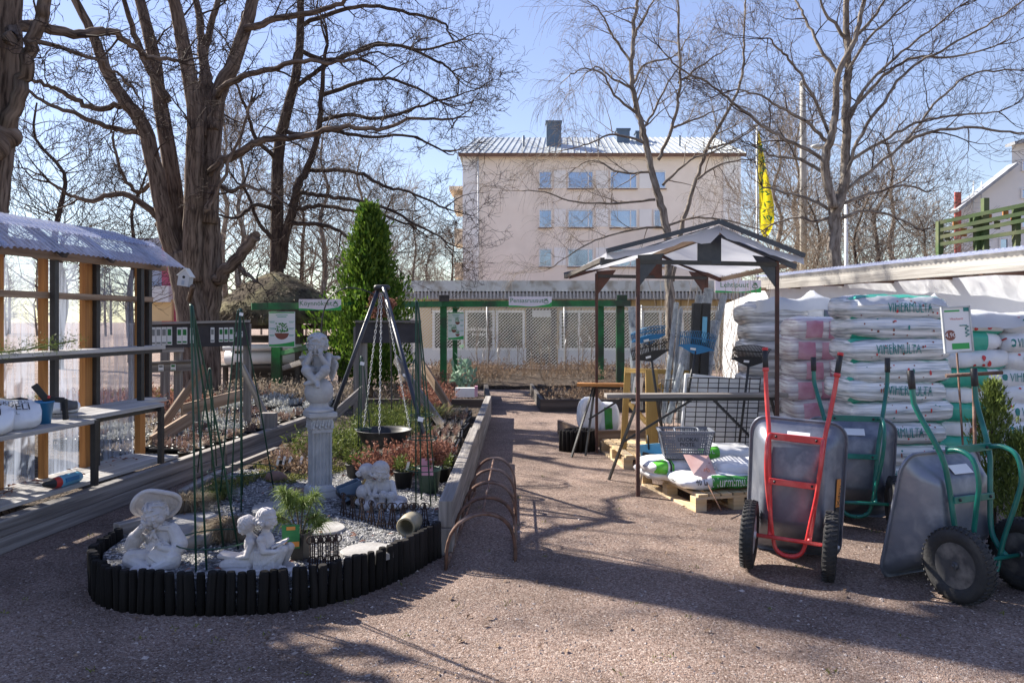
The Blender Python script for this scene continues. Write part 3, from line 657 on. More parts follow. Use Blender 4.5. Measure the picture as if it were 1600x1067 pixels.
# ================================================================ apartment block
ab = thing('apartment_building', 'large pinkish-beige apartment block with metal roof and rows of windows far behind the fence', 'building', P(940, 520, 62))
Y = 62.0; x0, x1 = X_(723, Y), X_(1157, Y); zt = Z_(243, Y)
m = MB(); m.box(((x0+x1)/2, Y+5.5, zt/2), (x1-x0, 11, zt)); m.build('wall', mm['stucco'], ab)
for a, b in ((x0, X_(748,Y)), (X_(1130,Y), x1)): m = MB(); m.box(((a+b)/2, Y-.03, zt/2), (b-a, .10, zt-.02)); m.build('wall_panel', mm['stucco_light'], ab)
m = MB(); zr = Z_(220, Y)+.2
m.add([(x0-.3,Y-.5,zt+.05),(x1+.3,Y-.5,zt+.05),(x1-.8,Y+5.5,zr+1.3),(x0+.9,Y+5.5,zr+1.3),(x0-.3,Y+11.5,zt+.05),(x1+.3,Y+11.5,zt+.05)], [(0,1,2,3),(3,2,5,4),(0,3,4),(1,5,2)])
for i in range(46):
    f = i/45.; a = V((x0-.3+(x1-x0+.6)*f, Y-.5, zt+.08)); b = V((x0+.9+(x1-x0-1.7)*f, Y+5.5, zr+1.33)); m.beam(a, b, .05, .06)
rf = m.build('roof', mm['roofmetal'], ab)
m = MB(); m.box(((x0+x1)/2, Y-.52, zt-.06), (x1-x0+.6, .14, .26)); m.build('eaves_trim', mm['brown_trim'], ab)
for (xa, xb, ya, yb, d) in ((854,877,191,232,2.), (964,984,203,224,3.5), (994,1002,207,222,4)):
    m = MB(); Yc = Y+d; m.box((X_((xa+xb)/2, Yc), Yc+.5, (Z_(ya,Yc)+zt)/2), ((xb-xa)*Yc/F, 1.0, Z_(ya,Yc)-zt)); m.box((X_((xa+xb)/2, Yc), Yc+.5, Z_(ya,Yc)+.05), ((xb-xa)*Yc/F+.15, 1.15, .14)); m.build('chimney', mm['chimney'], rf)
for xx in (818, 935, 1062): 
    m = MB(); m.cyl((X_(xx,Y+2), Y+2, zt), (X_(xx,Y+2), Y+2, Z_(216,Y+2)+.2), .09, 8); m.build('vent_pipe', mm['chimney'], rf)
m = MB(); m.tube([(X_(747,Y), Y-.15, zt-.2), (X_(747,Y), Y-.15, .3)], .07, 8); m.build('downpipe', mm['white'], ab)
for y in (355, 415, 295):
    for a, b in ((866,884), (931,950), (999,1018)): m = MB(); m.box(((X_(a,Y)+X_(b,Y))/2, Y-.02, Z_(y-14,Y)), (X_(b,Y)-X_(a,Y), .08, 1.38)); m.build('light_panel', mm['stucco_light'], ab)
def window(par, xa, xb, za, zb, Y, name='window', split=None, fr=.07, glass='glass', frame='white', sill=True):
    w = MB()
    for (a, b, c, d) in ((xa, xa+fr, za, zb), (xb-fr, xb, za, zb), (xa+fr, xb-fr, za, za+fr), (xa+fr, xb-fr, zb-fr, zb)): w.box(((a+b)/2, Y-.05, (c+d)/2), (b-a, .12, d-c))
    if split: w.box((xa+(xb-xa)*split, Y-.05, (za+zb)/2), (fr, .10, zb-za-2*fr))
    o = w.build(name, mm[frame], par)
    p = MB(); p.box(((xa+xb)/2, Y-.012, (za+zb)/2), (xb-xa-2*fr+.01, .03, zb-za-2*fr+.01)); p.build('pane', mm[glass], o)
    if sill: q = MB(); q.box(((xa+xb)/2, Y-.1, za-.04), (xb-xa+.1, .22, .05)); q.build('sill', mm['brown_trim'], o)
    return o
for ya, yb in ((268,295), (328,356), (389,417)):
    for xa, xb, sp in ((842,862,None), (887,927,.8), (953,995,.76), (1021,1040,None)):
        window(ab, X_(xa,Y), X_(xb,Y), Z_(yb,Y), Z_(ya,Y), Y, split=sp)
for k, yy in enumerate((292, 345, 398, 440)):     # balconies on the left side
    m = MB(); m.box((x0-.35, Y+2.5, Z_(yy+22,Y)), (.7, 3.6, 1.1)); m.box((x0-.35, Y+2.5, Z_(yy+34,Y)), (.8, 3.7, .14)); m.build('balcony', mm['cream_light'], ab)
m = MB(); m.box((x0-.5, Y+2.5, Z_(292,Y)), (1.2, 3.9, .3)); m.build('balcony_roof', mm['cream_light'], ab)

# ================================================================ low shop building
sb = thing('shop_building', 'long low cream shop building with big white-framed windows behind the wire fence', 'building', gp(900, 29.5))
Y = 28.6; xl, xr = X_(656, Y), 15.
m = MB(); m.box(((xl+xr)/2, Y+4, 1.45), (xr-xl, 8, 2.9)); m.build('wall', mm['cream'], sb)
m = MB(); m.box(((xl+xr)/2-.2, Y-.55, (Z_(441,Y)+Z_(457,Y))/2), (xr-xl+.5, 1.2, Z_(441,Y)-Z_(457,Y))); m.build('fascia', mm['fascia'], sb)
m = MB()
for i in range(150): m.box((xl-.3+i*.125, Y-1.12, Z_(462,Y)), (.06, .05, .26))
m.box(((xl+xr)/2-.2, Y-.55, Z_(464,Y)), (xr-xl+.4, 1.05, .22)); m.build('soffit', mm['soffit'], sb)
for px in range(674, 1180, 39): m = MB(); m.box((X_(px,Y), Y-.004, Z_(478,Y)), (.02, .03, .55)); m.build('panel_joint', mm['brown_trim'], sb)
for xa, xb, sp in ((676,724,None), (727,773,None), (775,820,None), (874,935,.5), (938,1000,.5), (1002,1060,.5), (1064,1120,.5)):
    window(sb, X_(xa,Y), X_(xb,Y), Z_(547,Y), Z_(485,Y), Y, split=sp, fr=.08, glass='shopglass', sill=False)
m = MB(); m.box((X_(846,Y), Y-.02, (Z_(483,Y)+.02)/2), (X_(871,Y)-X_(823,Y), .10, Z_(483,Y))); dr = m.build('door', mm['timber_dark'], sb)
m = MB(); m.box((X_(846,Y), Y-.085, 1.05), (X_(862,Y)-X_(833,Y), .03, 1.3)); m.build('door_pane', mm['shopglass'], dr)
m = MB(); m.box((X_(846,Y), Y-.085, Z_(490,Y)), (X_(862,Y)-X_(833,Y), .03, .25)); m.build('door_transom', mm['panelwhite'], dr)
for xa, xb in ((658,822), (872,1124)):
    m = MB(); m.box((X_((xa+xb)/2,Y), Y-.03, .30), (X_(xb,Y)-X_(xa,Y), .12, .58)); m.build('base_panel', mm['panelwhite'], sb)
m = MB()                                                        # white lettering on the shop window
for i, (px, py, w) in enumerate(((738,514,22),(742,522,18))):
    text_on(m, ('Kukkakauppa', 'puutarha')[i], .13, MX.Translation((X_(px+10,Y), Y-.04, Z_(py,Y))))
m.build('window_lettering', mm['paper'], sb)
an = thing('annex_building', 'small pale annex with flat roof at the left end of the shop', 'building', gp(655, 30))
m = MB(); m.box((X_(655,30.2), 31.5, 1.2), (1.9, 3.5, 2.4)); m.build('wall', mm['panelwhite'], an); m = MB(); m.box((X_(655,30.2), 31.4, 2.52), (2.2, 4.0, .30)); m.build('roof', mm['fascia'], an)

# ================================================================ chain link fence
fe = thing('wire_fence', 'chain-link wire fence with thin posts in front of the shop windows', 'fence', gp(900, 25.2))
Y = 25.2; xa, xb = X_(640,Y), X_(1132,Y); h = 2.02
m = MB()
for s in (1, -1):
    x = xa-h
    while x < xb:
        a, b = x, x+h; z0, z1 = 0.04, h
        if a < xa: z0 += xa-a; a = xa
        if b > xb: z1 -= b-xb; b = xb
        if z1 > z0: m.tube([(a, Y+s*.006, z0 if s > 0 else h-z0), (b, Y+s*.006, z1 if s > 0 else h-z1)], .0085 if s > 0 else .0045, 3, cap=False)
        x += .105
m.build('wire_mesh', mm['galvwire'], fe)
x = xa
while x < xb+.1:
    m = MB(); m.cyl((x, Y+.04, 0), (x, Y+.04, h+.05), .022, 8); m.build('fence_post', mm['galvwire'], fe); x += 2.45
m = MB(); m.tube([(xa, Y+.02, h), (xb, Y+.02, h)], .014, 6); m.build('top_rail', mm['galvwire'], fe)

# ================================================================ right and left far buildings
wb = thing('gabled_building', 'white rendered building with sloping roof and ladder at the far right', 'building', gp(1560, 46)); Y = 45.
m = MB(); prof = [(1494,520),(1494,330),(1581,262),(1581,226),(1680,205),(1680,520)]
m.prism([P(x, y, Y) for x, y in prof][::-1], (6.6, 10, 0)); m.build('wall', mm['whitewall'], wb)
m = MB(); m.beam(P(1490,331,Y-.1), P(1583,258,Y-.1), .9, .16); m.beam(P(1578,226,Y-.1), P(1684,203,Y-.1), .9, .16); m.build('roof', mm['roofcorr'], wb)
m = MB(); m.box((X_(1496,Y), Y-.03, Z_(400,Y)+.6), (.35, .1, 6)); m.build('corner_panel', mm['redwall'], wb)
for a in ((1595,1612,250,268), (1594,1612,295,311), (1560,1575,372,390), (1541,1548,383,390), (1594,1612,340,356)): window(wb, X_(a[0],Y), X_(a[1],Y), Z_(a[3],Y), Z_(a[2],Y), Y, sill=False)
m = MB()
for dx in (0, .45): m.tube([P(1521,390,Y-.3)+V((dx,0,0)), P(1521,300,Y-.3)+V((dx,0,0)), P(1523,283,Y-.1)+V((dx,0.1,0))], .035, 6)
for i in range(11): m.tube([P(1521,385-8.5*i,Y-.3), P(1521,385-8.5*i,Y-.3)+V((.45,0,0))], .02, 5)
m.build('ladder', mm['galvwire'], wb)
lb_ = thing('distant_building', 'blue-grey and raspberry building glimpsed between the shed and the oak trunk', 'building', gp(240, 45)); Y = 45.
m = MB(); m.box((X_(238,Y), Y+3, Z_(372,Y)/2), (1.9, 6, Z_(372,Y))); m.build('wall', mm['bluewall'], lb_)
m = MB(); m.box((X_(262,Y)+.4, Y+2.8, Z_(385,Y)/2), (1.3, 6, Z_(385,Y))); m.build('wall_panel', mm['pinkwall'], lb_)
m = MB(); m.box((X_(248,Y), Y-.4, Z_(460,Y)), (1.8, .8, .9)); m.build('porch', mm['panelwhite'], lb_)
m = MB(); m.box((X_(252,Y), Y-.2, Z_(485,Y)), (1.6, .6, 1.2)); m.build('porch_front', mm['cream'], lb_)

# flag, poles, lamp
fl = thing('flag_banner', 'tall yellow banner with green pattern on a slim white pole behind the stall', 'flag', gp(1184, 24)); Y = 24.
m = MB(); m.tube([gp(1183,Y), P(1183,195,Y)], .035, 8); m.build('pole', mm['white'], fl)
m = MB(); prof = [(205,0,2),(230,1,8),(260,1,13),(290,2,19),(320,2,24),(345,1,25),(358,2,22),(368,8,17),(371,12,13)]
vs = []; fs = []
for i, (y, a, b) in enumerate(prof):
    for j in range(5): q = P(1184+a+(b-a)*j/4, y, Y); vs.append(q+V((0, .07*math.sin(j*1.8+i*.9), 0)))
for i in range(len(prof)-1):
    for j in range(4): fs.append((i*5+j, i*5+j+1, i*5+j+6, i*5+j+5))
m.add(vs, fs, None, True); cl = m.build('cloth', mm['flag'], fl)
m = MB(); r = random.Random(5)
for i in range(24):
    y = r.uniform(228, 345); w = 2+(y-205)*.15; x = 1186+w*r.uniform(.25, .9); c = P(x, y, Y-.12); a = r.uniform(0, 3); s = .05
    m.add([c+V((math.cos(a)*s*2, 0, math.sin(a)*s*2)), c+V((-math.sin(a)*s*.5, 0, math.cos(a)*s*.5)), c-V((math.cos(a)*s*2, 0, math.sin(a)*s*2)), c-V((-math.sin(a)*s*.5, 0, math.cos(a)*s*.5))], [(0,1,2,3)])
m.build('printed_pattern', mm['sign_green'], cl)
m = MB(); m.tube([gp(1256,30), P(1255,200,30), P(1254,132,30)], [.15, .12, .10], 10); m.ball(P(1254,131,30), .13); tag(m.build('concrete_pole', mm['concrete']), 'tall bare concrete pole standing between the banner and the maple', 'pole')
st_ = thing('street_lamp', 'white street lamp with curved arm behind the maple tree', 'street lamp', gp(1323, 27))
m = MB(); m.tube([gp(1323,27), P(1322,320,27)], [.085, .06], 8); m.build('pole', mm['white'], st_)
m = MB(); m.tube(sm([P(1322,320,27), P(1321,270,27), P(1318,240,27), P(1311,228,27), P(1300,226,27), P(1284,228,27)], 4), .035, 8); m.build('arm', mm['white'], st_)
m = MB(); m.ball(P(1282,229,27), (.34, .14, .09), 12, 8); m.build('lamp_head', mm['fascia'], st_)
# green lattice above the roof
lf = thing('lattice_fence', 'faded green wooden lattice fence standing above the corrugated roof at right', 'fence', gp(1540, 14)); Y = 14.
for px, y0, y1 in ((1468,346,395), (1527,335,386), (1539,310,390), (1588,322,378), (1640,310,372)):
    m = MB(); yd = Y-(px-1468)*.008; m.beam(P(px,y0,yd), P(px,y1,yd), .10, .09, up=(1,0,0)); m.beam(P(px,y1,yd), (P(px,y1,yd).x, yd, 0), .09, .08, up=(1,0,0)); m.build('post', mm['lattice'], lf)
for k, (ya, yb) in enumerate(((348,322), (360,335), (371,346), (382,366))): m = MB(); m.beam(P(1468,ya,Y-.04), P(1650,yb-12,Y-1.5), .03, .065); m.build('rail', mm['lattice'], lf)
for i, px in enumerate(range(1480, 1650, 13)):
    t = (px-1468)/182; ya = 352+(-40)*t; 
    for q in (0, 1):
        if (i+q) % 2: m = MB(); m.beam(P(px, ya+q*13, Y+.05-1.46*t), P(px, ya+13+q*13, Y+.05-1.46*t), .09, .025, up=(0,1,0)); m.build('slat', mm['timber_orange'] if i % 3 else mm['lattice'], lf)

# far wood line beyond the garden
r = random.Random(90); m = MB()
for i in range(200):
    x = r.uniform(-95, 95); y = r.uniform(70, 95)
    if -6 < x < 24: continue
    h = r.uniform(5, 9.5); b = V((x, y, 0)); m.tube([b, b+V((r.gauss(0,.2),0,h*.5)), b+V((r.gauss(0,.5),0,h))], [.14,.09,.03], 4, cap=False)
    for k in range(26):
        z = h*r.uniform(.12, 1); a = r.uniform(0, 6.28); L_ = (1-z/h*.75)*h*.32; p = b+V((0,0,z)); d = V((math.cos(a), math.sin(a)*.5, r.uniform(.2,1))).normalized(); e = p+d*L_
        m.tube([p, p.lerp(e,.5)+V((0,0,-.1)), e], [.045,.03,.015], 3, cap=False)
        for q in range(3): f = p.lerp(e, r.uniform(.3,1)); m.tube([f, f+(d+rvec(r)*.7)*L_*.4], [.022,.012], 3, cap=False)
tag(m.build('distant_wood', mm['twig_pale']), 'far bare wood along the edge of the grounds', 'wood', kind='stuff')

conifer('added_shade_spruce', 'dense tall evergreen added unseen outside the left edge, by the display shed, to shade the yard', V((-6.3,6.2,0)), 5.6, 1.1, mm['thuja'], 9000, .10, .24, 35, prof=lambda u: min(1, (1-u)**.6*1.2), cat='evergreen tree')  # added out of view only to cast the foreground shade
conifer('added_shade_spruce', 'dense evergreen added unseen outside the left edge, behind the nearer one, for more shade', V((-8.2,6.6,0)), 7.2, 1.3, mm['thuja'], 9000, .11, .26, 36, prof=lambda u: min(1, (1-u)**.6*1.2), cat='evergreen tree')  # second unseen tree, added to widen that foreground shade

r = random.Random(97); m = MB()
for i in range(70):
    q = None
    while q is None: q = reg_yard(r)
    for k in range(7): leafquad(m, V((q[0]+r.gauss(0,.015), q[1]+r.gauss(0,.015), 0)), rvec(r)*.5+V((0,0,.8)), .006, r.uniform(.01,.03), r)
tag(m.build('yard_weeds', mm['moss']), 'tiny green weeds sprouting here and there in the gravel yard', 'weeds', kind='stuff')
# ================================================================ black log edging
le = thing('log_edging', 'low curved edging of short black half logs round the front of the gravel bed', 'garden edging', V((-1.5, 4.4, 0)))
path = sm([V((p.x, p.y, 0)) for p in LOGP], 12); L = [0]
for i in range(1, len(path)): L.append(L[-1]+(path[i]-path[i-1]).length)
r = random.Random(2); s = .03; nlog = 0
while s < L[-1]-.02:
    i = max(j for j in range(len(L)) if L[j] <= s); i = min(i, len(path)-2); f = (s-L[i])/max(1e-6, L[i+1]-L[i]); p = path[i].lerp(path[i+1], f)
    rr = .0268*r.uniform(.84, 1.1); h = .232+r.uniform(-.006, .008)+.02*max(0, (p.y-5))
    m = MB(); t = V((r.gauss(0,.006), r.gauss(0,.006), h)); m.tube([p+V((0,0,-.02)), p+t*.5+V((r.gauss(0,.002),0,0)), p+t*.93, p+t], [rr*1.02, rr, rr*.98, rr*.86], 10); m.build('log', mm['log'], le); nlog += 1
    s += rr*2.0+r.uniform(.001, .008)
m = MB(); m.tube([p+V((0,.028,.11)) for p in path], .006, 5); m.build('binding_wire', mm['galvwire'], le)

# ================================================================ cast statues: closed shapes fused into one continuous surface
class Sc(MB):
    def hand(s, wrist, d, side, L=.045, curl=.5):
        """palm, four bent fingers and a thumb"""
        wrist = V(wrist); d = V(d).normalized(); side = V(side); side = (side-d*side.dot(d)).normalized(); n = d.cross(side)
        s.ball(wrist+d*L*.4, (L*.36,)*3, 10, 6); s.ball(wrist+d*L*.55, (L*.34,)*3, 10, 6)
        for k, q in enumerate((.26, .09, -.09, -.26)):
            a = wrist+d*L*.7+side*L*q; ln = L*(.42, .5, .47, .36)[k]; b = a+(d*(1-curl*.5)-n*curl*.6).normalized()*ln*.55; c = b+(d*(1-curl)-n*curl).normalized()*ln*.5
            s.caps(a, b, L*.095, L*.09, 6); s.caps(b, c, L*.09, L*.075, 6)
        a = wrist+d*L*.25+side*L*.32; s.caps(a, a+(side*.7+d*.6).normalized()*L*.36, L*.11, L*.085, 6)
    def head(s, T, hair='curls', seed=1):
        """unit child's head looking along local -y"""
        old = s.T; s.T = (old @ T) if old is not None else T
        s.ball((0,.08,.12), (.93,1.02,1.0), 18, 12); s.ball((0,-.22,-.38), (.70,.66,.60), 14, 10); s.ball((0,-.35,.1), (.78,.62,.66), 14, 10)
        for q in (-1, 1):
            s.ball((q*.44,-.64,-.34), (.36,.32,.32)); s.caps((q*.16,-.93,.25), (q*.54,-.80,.23), .10, .07, 8)
            s.ball((q*.36,-.85,.0), (.17,.10,.10)); s.caps((q*.20,-.95,.045), (q*.52,-.86,.035), .03, .025, 6); s.ball((q*.94,.02,-.12), (.11,.2,.28))
        s.caps((0,-.93,.10), (0,-1.08,-.14), .055, .085, 8); s.ball((0,-1.04,-.17), (.14,.11,.085)); s.ball((0,-.96,-.42), (.17,.09,.05)); s.ball((0,-.93,-.53), (.14,.09,.06)); s.ball((0,-.78,-.74), (.22,.2,.17)); s.ball((0,-.62,-.1), (.62,.36,.5))
        r = random.Random(seed)
        if hair == 'short':
            for i in range(95):
                z = r.uniform(-.45, .95); a = r.uniform(0, 6.28); q = math.sqrt(max(0, 1-z*z)); p = V((q*math.cos(a), q*math.sin(a)+.05, z))
                if p.y < -.25 and z < .50: continue
                c = V((p.x*1.0, p.y*1.03+.05, p.z*1.0+.14)); t = p.cross(rvec(r)).normalized()*.2; s.caps(c-t, c+t+p*.12, .13, .06, 6)
        elif hair == 'curls':
            for i in range(80):
                z = r.uniform(-.45, 1.); a = r.uniform(0, 6.28); q = math.sqrt(max(0, 1-z*z)); p = V((q*math.cos(a), q*math.sin(a)+.05, z))
                if p.y < -.45 and p.z < .52: continue
                c = V((p.x*1.0, p.y*1.06+.05, p.z*1.05+.14)); t = p.cross(rvec(r)).normalized()*.2; s.caps(c-t, c+t+p*.10, .17, .09, 6)
        else:
            for i in range(36):
                a = i/36*6.283+r.uniform(-.05,.05); front = math.sin(a) < -.35
                end = .52 if front else (-.42 if hair == 'bob' else -.1); pts = []
                for k in range(6):
                    u = k/5; z = 1.06+(end-1.06)*u**1.3; q = math.sqrt(max(.02, 1-max(-1, min(1, (z-.12)/1.02))**2)) if z > .1 else 1.0
                    wob = .13*math.sin(u*7+i*1.3); aa = a+wob; pts.append(V((q*.95*math.cos(aa), q*1.0*math.sin(aa)+.10, z)))
                s.tube(pts, [.07,.10,.115,.115,.10,.05], 6)
            if hair == 'bob':
                for i in range(26):
                    a = r.uniform(-.5, 3.64); s.ball((1.0*math.cos(a), 1.05*math.sin(a)+.05, -.35+r.uniform(-.2,.2)), .19, 8, 6)
            if hair == 'bun':
                for i in range(16): p = V((0, 1.25, .05))+rvec(r)*.14; s.ball(p, .24, 8, 6)
                s.ball((.1,1.05,.1), (.4,.16,.28))
        s.T = old
    def fuse(s, name, m, parent=None, vox=.004, smooth=4, disp=0):
        me = bpy.data.meshes.new('raw'); me.from_pydata(s.v, [], s.f); o = bpy.data.objects.new('raw', me); C.objects.link(o)
        a = o.modifiers.new('r', 'REMESH'); a.mode = 'VOXEL'; a.voxel_size = vox; a.use_smooth_shade = True
        b = o.modifiers.new('s', 'SMOOTH'); b.factor = .5; b.iterations = smooth
        ev = o.evaluated_get(bpy.context.evaluated_depsgraph_get()); src = ev.to_mesh()
        mb = MB(); mb.add([v.co.copy() for v in src.vertices], [tuple(p.vertices) for p in src.polygons], None, True)
        ev.to_mesh_clear(); bpy.data.objects.remove(o); bpy.data.meshes.remove(me)
        return mb.build(name, m, parent)
def HT(c, rad, rz=0, rx=0, ry=0): return MX.Translation(V(c)) @ MX.Rotation(rz, 4, 'Z') @ MX.Rotation(ry, 4, 'Y') @ MX.Rotation(rx, 4, 'X') @ MX.Scale(rad, 4)

# --- boy with the hat
def local(loc, rz=0, sc=1): return MX.Translation(V(loc)) @ MX.Rotation(rz, 4, 'Z') @ MX.Scale(sc, 4)
s = Sc(); s.T = local((-2.07, 4.66, BZ-.01))
hr = MX.Rotation(R(-26), 3, 'Y') @ MX.Rotation(R(-54), 3, 'X')
s.head(HT((-.008, -.022, .300), .068, R(10), R(4), R(-15)), 'short', 3)
for i in range(90):                                             # hat brim, wavy and tilted back
    a = i/90*6.283; q = .118+.010*math.sin(a*2+.5); s.ball(V((-.022, .022, .352))+hr @ V((q*math.cos(a), q*.95*math.sin(a), .010*math.sin(a*3))), (.017,.017,.015), 8, 6)
s.ball((-.022, .022, .352), (.122, .116, .012), 24, 8, hr); s.ball(V((-.022,.024,.352))+hr @ V((0,0,.03)), (.074,.076,.055), 18, 10, hr)
s.caps((-.005,.0,.235), (-.005,-.008,.27), .032, .03)
s.ball((.005,.015,.16), (.088,.068,.10)); s.ball((.005,.01,.215), (.082,.05,.045)); s.ball((.01,.03,.08), (.10,.075,.075))
for a, b in (((-.02,-.055,.235),(-.07,-.03,.222)), ((.015,-.057,.235),(.075,-.02,.235)), ((.03,-.05,.228),(.085,-.01,.21))): s.caps(a, b, .012, .008)       # collar
s.ball((.0,-.068,.218), (.012,.012,.010)); s.caps((0,-.066,.215), (-.014,-.07,.182), .007, .011); s.caps((0,-.066,.215), (.016,-.07,.180), .007, .011)
s.caps((-.075,.0,.215), (-.132,-.035,.135), .034, .042); s.caps((-.135,-.04,.13), (-.108,-.075,.185), .043, .034); s.caps((-.105,-.078,.19), (-.055,-.095,.243), .026, .021)
for q in (.0, .25): s.tube([V((-.105,-.078,.183))+V((.030*math.cos(t), .012*math.sin(t), .016*math.cos(t)+.012*q)) for t in [k*.628 for k in range(10)]], .010, 6, close=True)
s.hand((-.06,-.095,.238), (.55,-.1,.75), (.4,-.8,.1), .055, .9)
s.caps((.085,.0,.215), (.135,-.02,.135), .036, .045); s.caps((.135,-.02,.13), (.125,-.055,.10), .045, .040); s.caps((.12,-.06,.10), (.07,-.09,.125), .026, .020); s.hand((.075,-.092,.125), (-.9,-.1,.3), (0,-.3,1), .05, .7)
s.ball((.02,-.045,.115), (.075,.03,.05)); [s.caps((-.07+.02*i,-.052-.01*math.sin(i),.20-.012*i), (.05+.008*i,-.066,.165-.016*i), .0055, .004, 6) for i in range(5)]; 
for i in range(5): s.caps((-.05+.025*i,-.058,.14-.008*i), (-.02+.022*i,-.062,.085+.004*i), .008, .005)
s.caps((.05,.0,.06), (-.115,-.09,.075), .055, .045); s.caps((-.12,-.095,.06), (-.03,-.12,.025), .043, .032); s.caps((-.03,-.12,.022), (.01,-.16,.02), .026, .020)
s.caps((.03,.0,.05), (.115,-.08,.06), .058, .052); s.caps((.12,-.085,.05), (.04,-.12,.022), .046, .032); s.ball((.105,-.08,.04), (.055,.05,.05)); s.caps((-.04,-.14,.02), (-.075,-.155,.018), .026, .020)
s.box((.055,-.105,.10), (.10,.012,.10), MX.Rotation(R(35), 3, 'Y') @ MX.Rotation(R(-30), 3, 'X')); s.ball((.02,-.09,.06), (.05,.04,.04))
s.ball((-.13,-.03,.03), (.04,.06,.035)); s.ball((0,-.03,.012), (.14,.11,.02))
tag(s.fuse('boy_statue', mm['stone'], vox=.003, smooth=1), 'cast stone statue of a seated boy in a brimmed hat, chin on fist', 'statue')

# --- two children reading back to back
s = Sc(); s.T = local((-1.455, 4.57, BZ-.012))
s.box((.015,.0,.012), (.39,.15,.024))
s.head(HT((-.068,-.005,.262), .050, R(-96), R(22), 0), 'bun', 5)
s.head(HT((.048,.0,.298), .056, R(62), R(4), R(4)), 'bob', 6)
s.caps((-.040,.0,.19), (-.058,-.002,.23), .023, .022); s.ball((-.040,0,.155), (.042,.05,.062)); s.ball((-.030,.0,.09), (.055,.065,.07)); s.ball((-.028,-.048,.175), (.024,.022,.024))
s.caps((-.028,-.050,.165), (-.045,-.062,.105), .019, .015); s.caps((-.045,-.062,.10), (-.135,-.035,.075), .016, .012); s.hand((-.135,-.035,.078), (-1,.1,.05), (0,-.6,.6), .034, .6)
s.caps((-.03,.05,.165), (-.05,.06,.10), .019, .015); s.caps((-.05,.06,.10), (-.135,.035,.078), .016, .012)
s.box((-.165,.0,.092), (.115,.10,.010), MX.Rotation(R(9), 3, 'Y')); s.box((-.165,-.03,.088), (.11,.04,.012), MX.Rotation(R(9), 3, 'Y') @ MX.Rotation(R(16), 3, 'X'))
s.caps((-.06,-.03,.045), (-.175,-.04,.042), .045, .036); s.caps((-.06,.03,.045), (-.175,.035,.042), .045, .036); s.caps((-.17,-.045,.03), (-.09,-.07,.016), .028, .018); s.caps((-.09,-.07,.018), (-.05,-.08,.016), .016, .014)
for i in range(6): s.caps((-.155+.02*i,-.058,.06), (-.16+.024*i,-.062,.022), .009, .012)
s.caps((.04,.0,.215), (.045,0,.25), .024, .023); s.ball((.042,.0,.165), (.048,.055,.066)); s.ball((.035,.0,.09), (.062,.068,.075)); s.ball((.03,-.05,.19), (.026,.024,.028))
s.caps((.028,-.052,.185), (.048,-.07,.128), .021, .017); s.caps((.048,-.07,.126), (.135,-.045,.122), .017, .013); s.hand((.135,-.045,.124), (.9,.1,.3), (0,-.5,.7), .038, .6)
s.caps((.03,.05,.185), (.05,.07,.128), .021, .017); s.caps((.05,.07,.126), (.14,.04,.13), .017, .013)
s.box((.125,.0,.158), (.085,.09,.012), MX.Rotation(R(-24), 3, 'Y'))
for q, dx in ((-.035, 0), (.032, .022)): 
    s.caps((.05,q,.055), (.148+dx,q*.8,.128), .038, .030); s.caps((.148+dx,q*.8,.125), (.118+dx,q,.035), .028, .018); s.caps((.118+dx,q,.03), (.158+dx,q*1.1,.026), .018, .014)
    for k in range(5): s.ball((.172+dx-.002*k, q*1.1-.012+.006*k, .026), .0055, 6, 4)
for i in range(6): s.caps((.0+.018*i,-.050,.12-.006*i), (.0+.02*i,-.055,.03), .013, .016)
tag(s.fuse('reading_children_statue', mm['stone'], vox=.0028, smooth=1), 'cast stone statue of two children sitting back to back over open books', 'statue')

# --- boy and girl on a rock, further back
s = Sc(); s.T = local((-.99, 6.02, BZ-.01))
for i in range(22):
    rr_ = random.Random(i); s.ball((rr_.uniform(-.17,.15), rr_.uniform(-.08,.10), rr_.uniform(.02,.07)), (rr_.uniform(.05,.08), rr_.uniform(.05,.08), rr_.uniform(.03,.05)))
s.ball((-.135,.02,.13), (.06,.06,.06))
s.head(HT((.0,-.035,.30), .066, R(14), R(14), R(10)), 'bob', 9); s.head(HT((-.105,.01,.285), .058, R(130), R(-5), R(-8)), 'bun', 10)
s.caps((.012,.01,.21), (.005,-.015,.26), .028, .026); s.ball((.02,.02,.165), (.072,.055,.072)); s.ball((.02,.03,.10), (.078,.06,.06)); s.ball((-.03,.01,.20), (.03,.03,.03)); s.ball((.075,.01,.195), (.032,.03,.032))
s.caps((-.035,.0,.19), (-.04,-.055,.125), .024, .018); s.caps((-.04,-.055,.122), (.035,-.10,.128), .018, .013); s.hand((.035,-.10,.13), (.8,-.3,.3), (0,-.4,.7), .04, .7)
s.caps((.085,.0,.19), (.115,-.045,.115), .024, .018); s.caps((.115,-.045,.115), (.085,-.10,.115), .018, .013); s.hand((.085,-.1,.117), (-.8,-.2,.2), (0,-.4,.7), .04, .7)
for q, dz in ((.03, .006), (.088, .0)): 
    s.caps((q-.01,.0,.085), (q,-.085,.128+dz), .040, .033); s.caps((q,-.088,.125+dz), (q-.012,-.07,.04), .030, .019); s.caps((q-.012,-.07,.035), (q-.014,-.115,.028), .019, .015)
s.caps((-.09,.03,.22), (-.10,.02,.25), .026, .024); s.ball((-.085,.03,.165), (.05,.05,.075)); s.ball((-.085,.03,.10), (.058,.055,.06)); s.caps((-.06,-.03,.11), (-.05,-.06,.03), .025, .018); s.caps((-.10,-.01,.19), (-.075,-.045,.125), .02, .016)
tag(s.fuse('sitting_children_statue', mm['stone'], vox=.0032, smooth=1), 'cast stone statue of two small children sitting close on a rock behind the iron edging', 'statue')

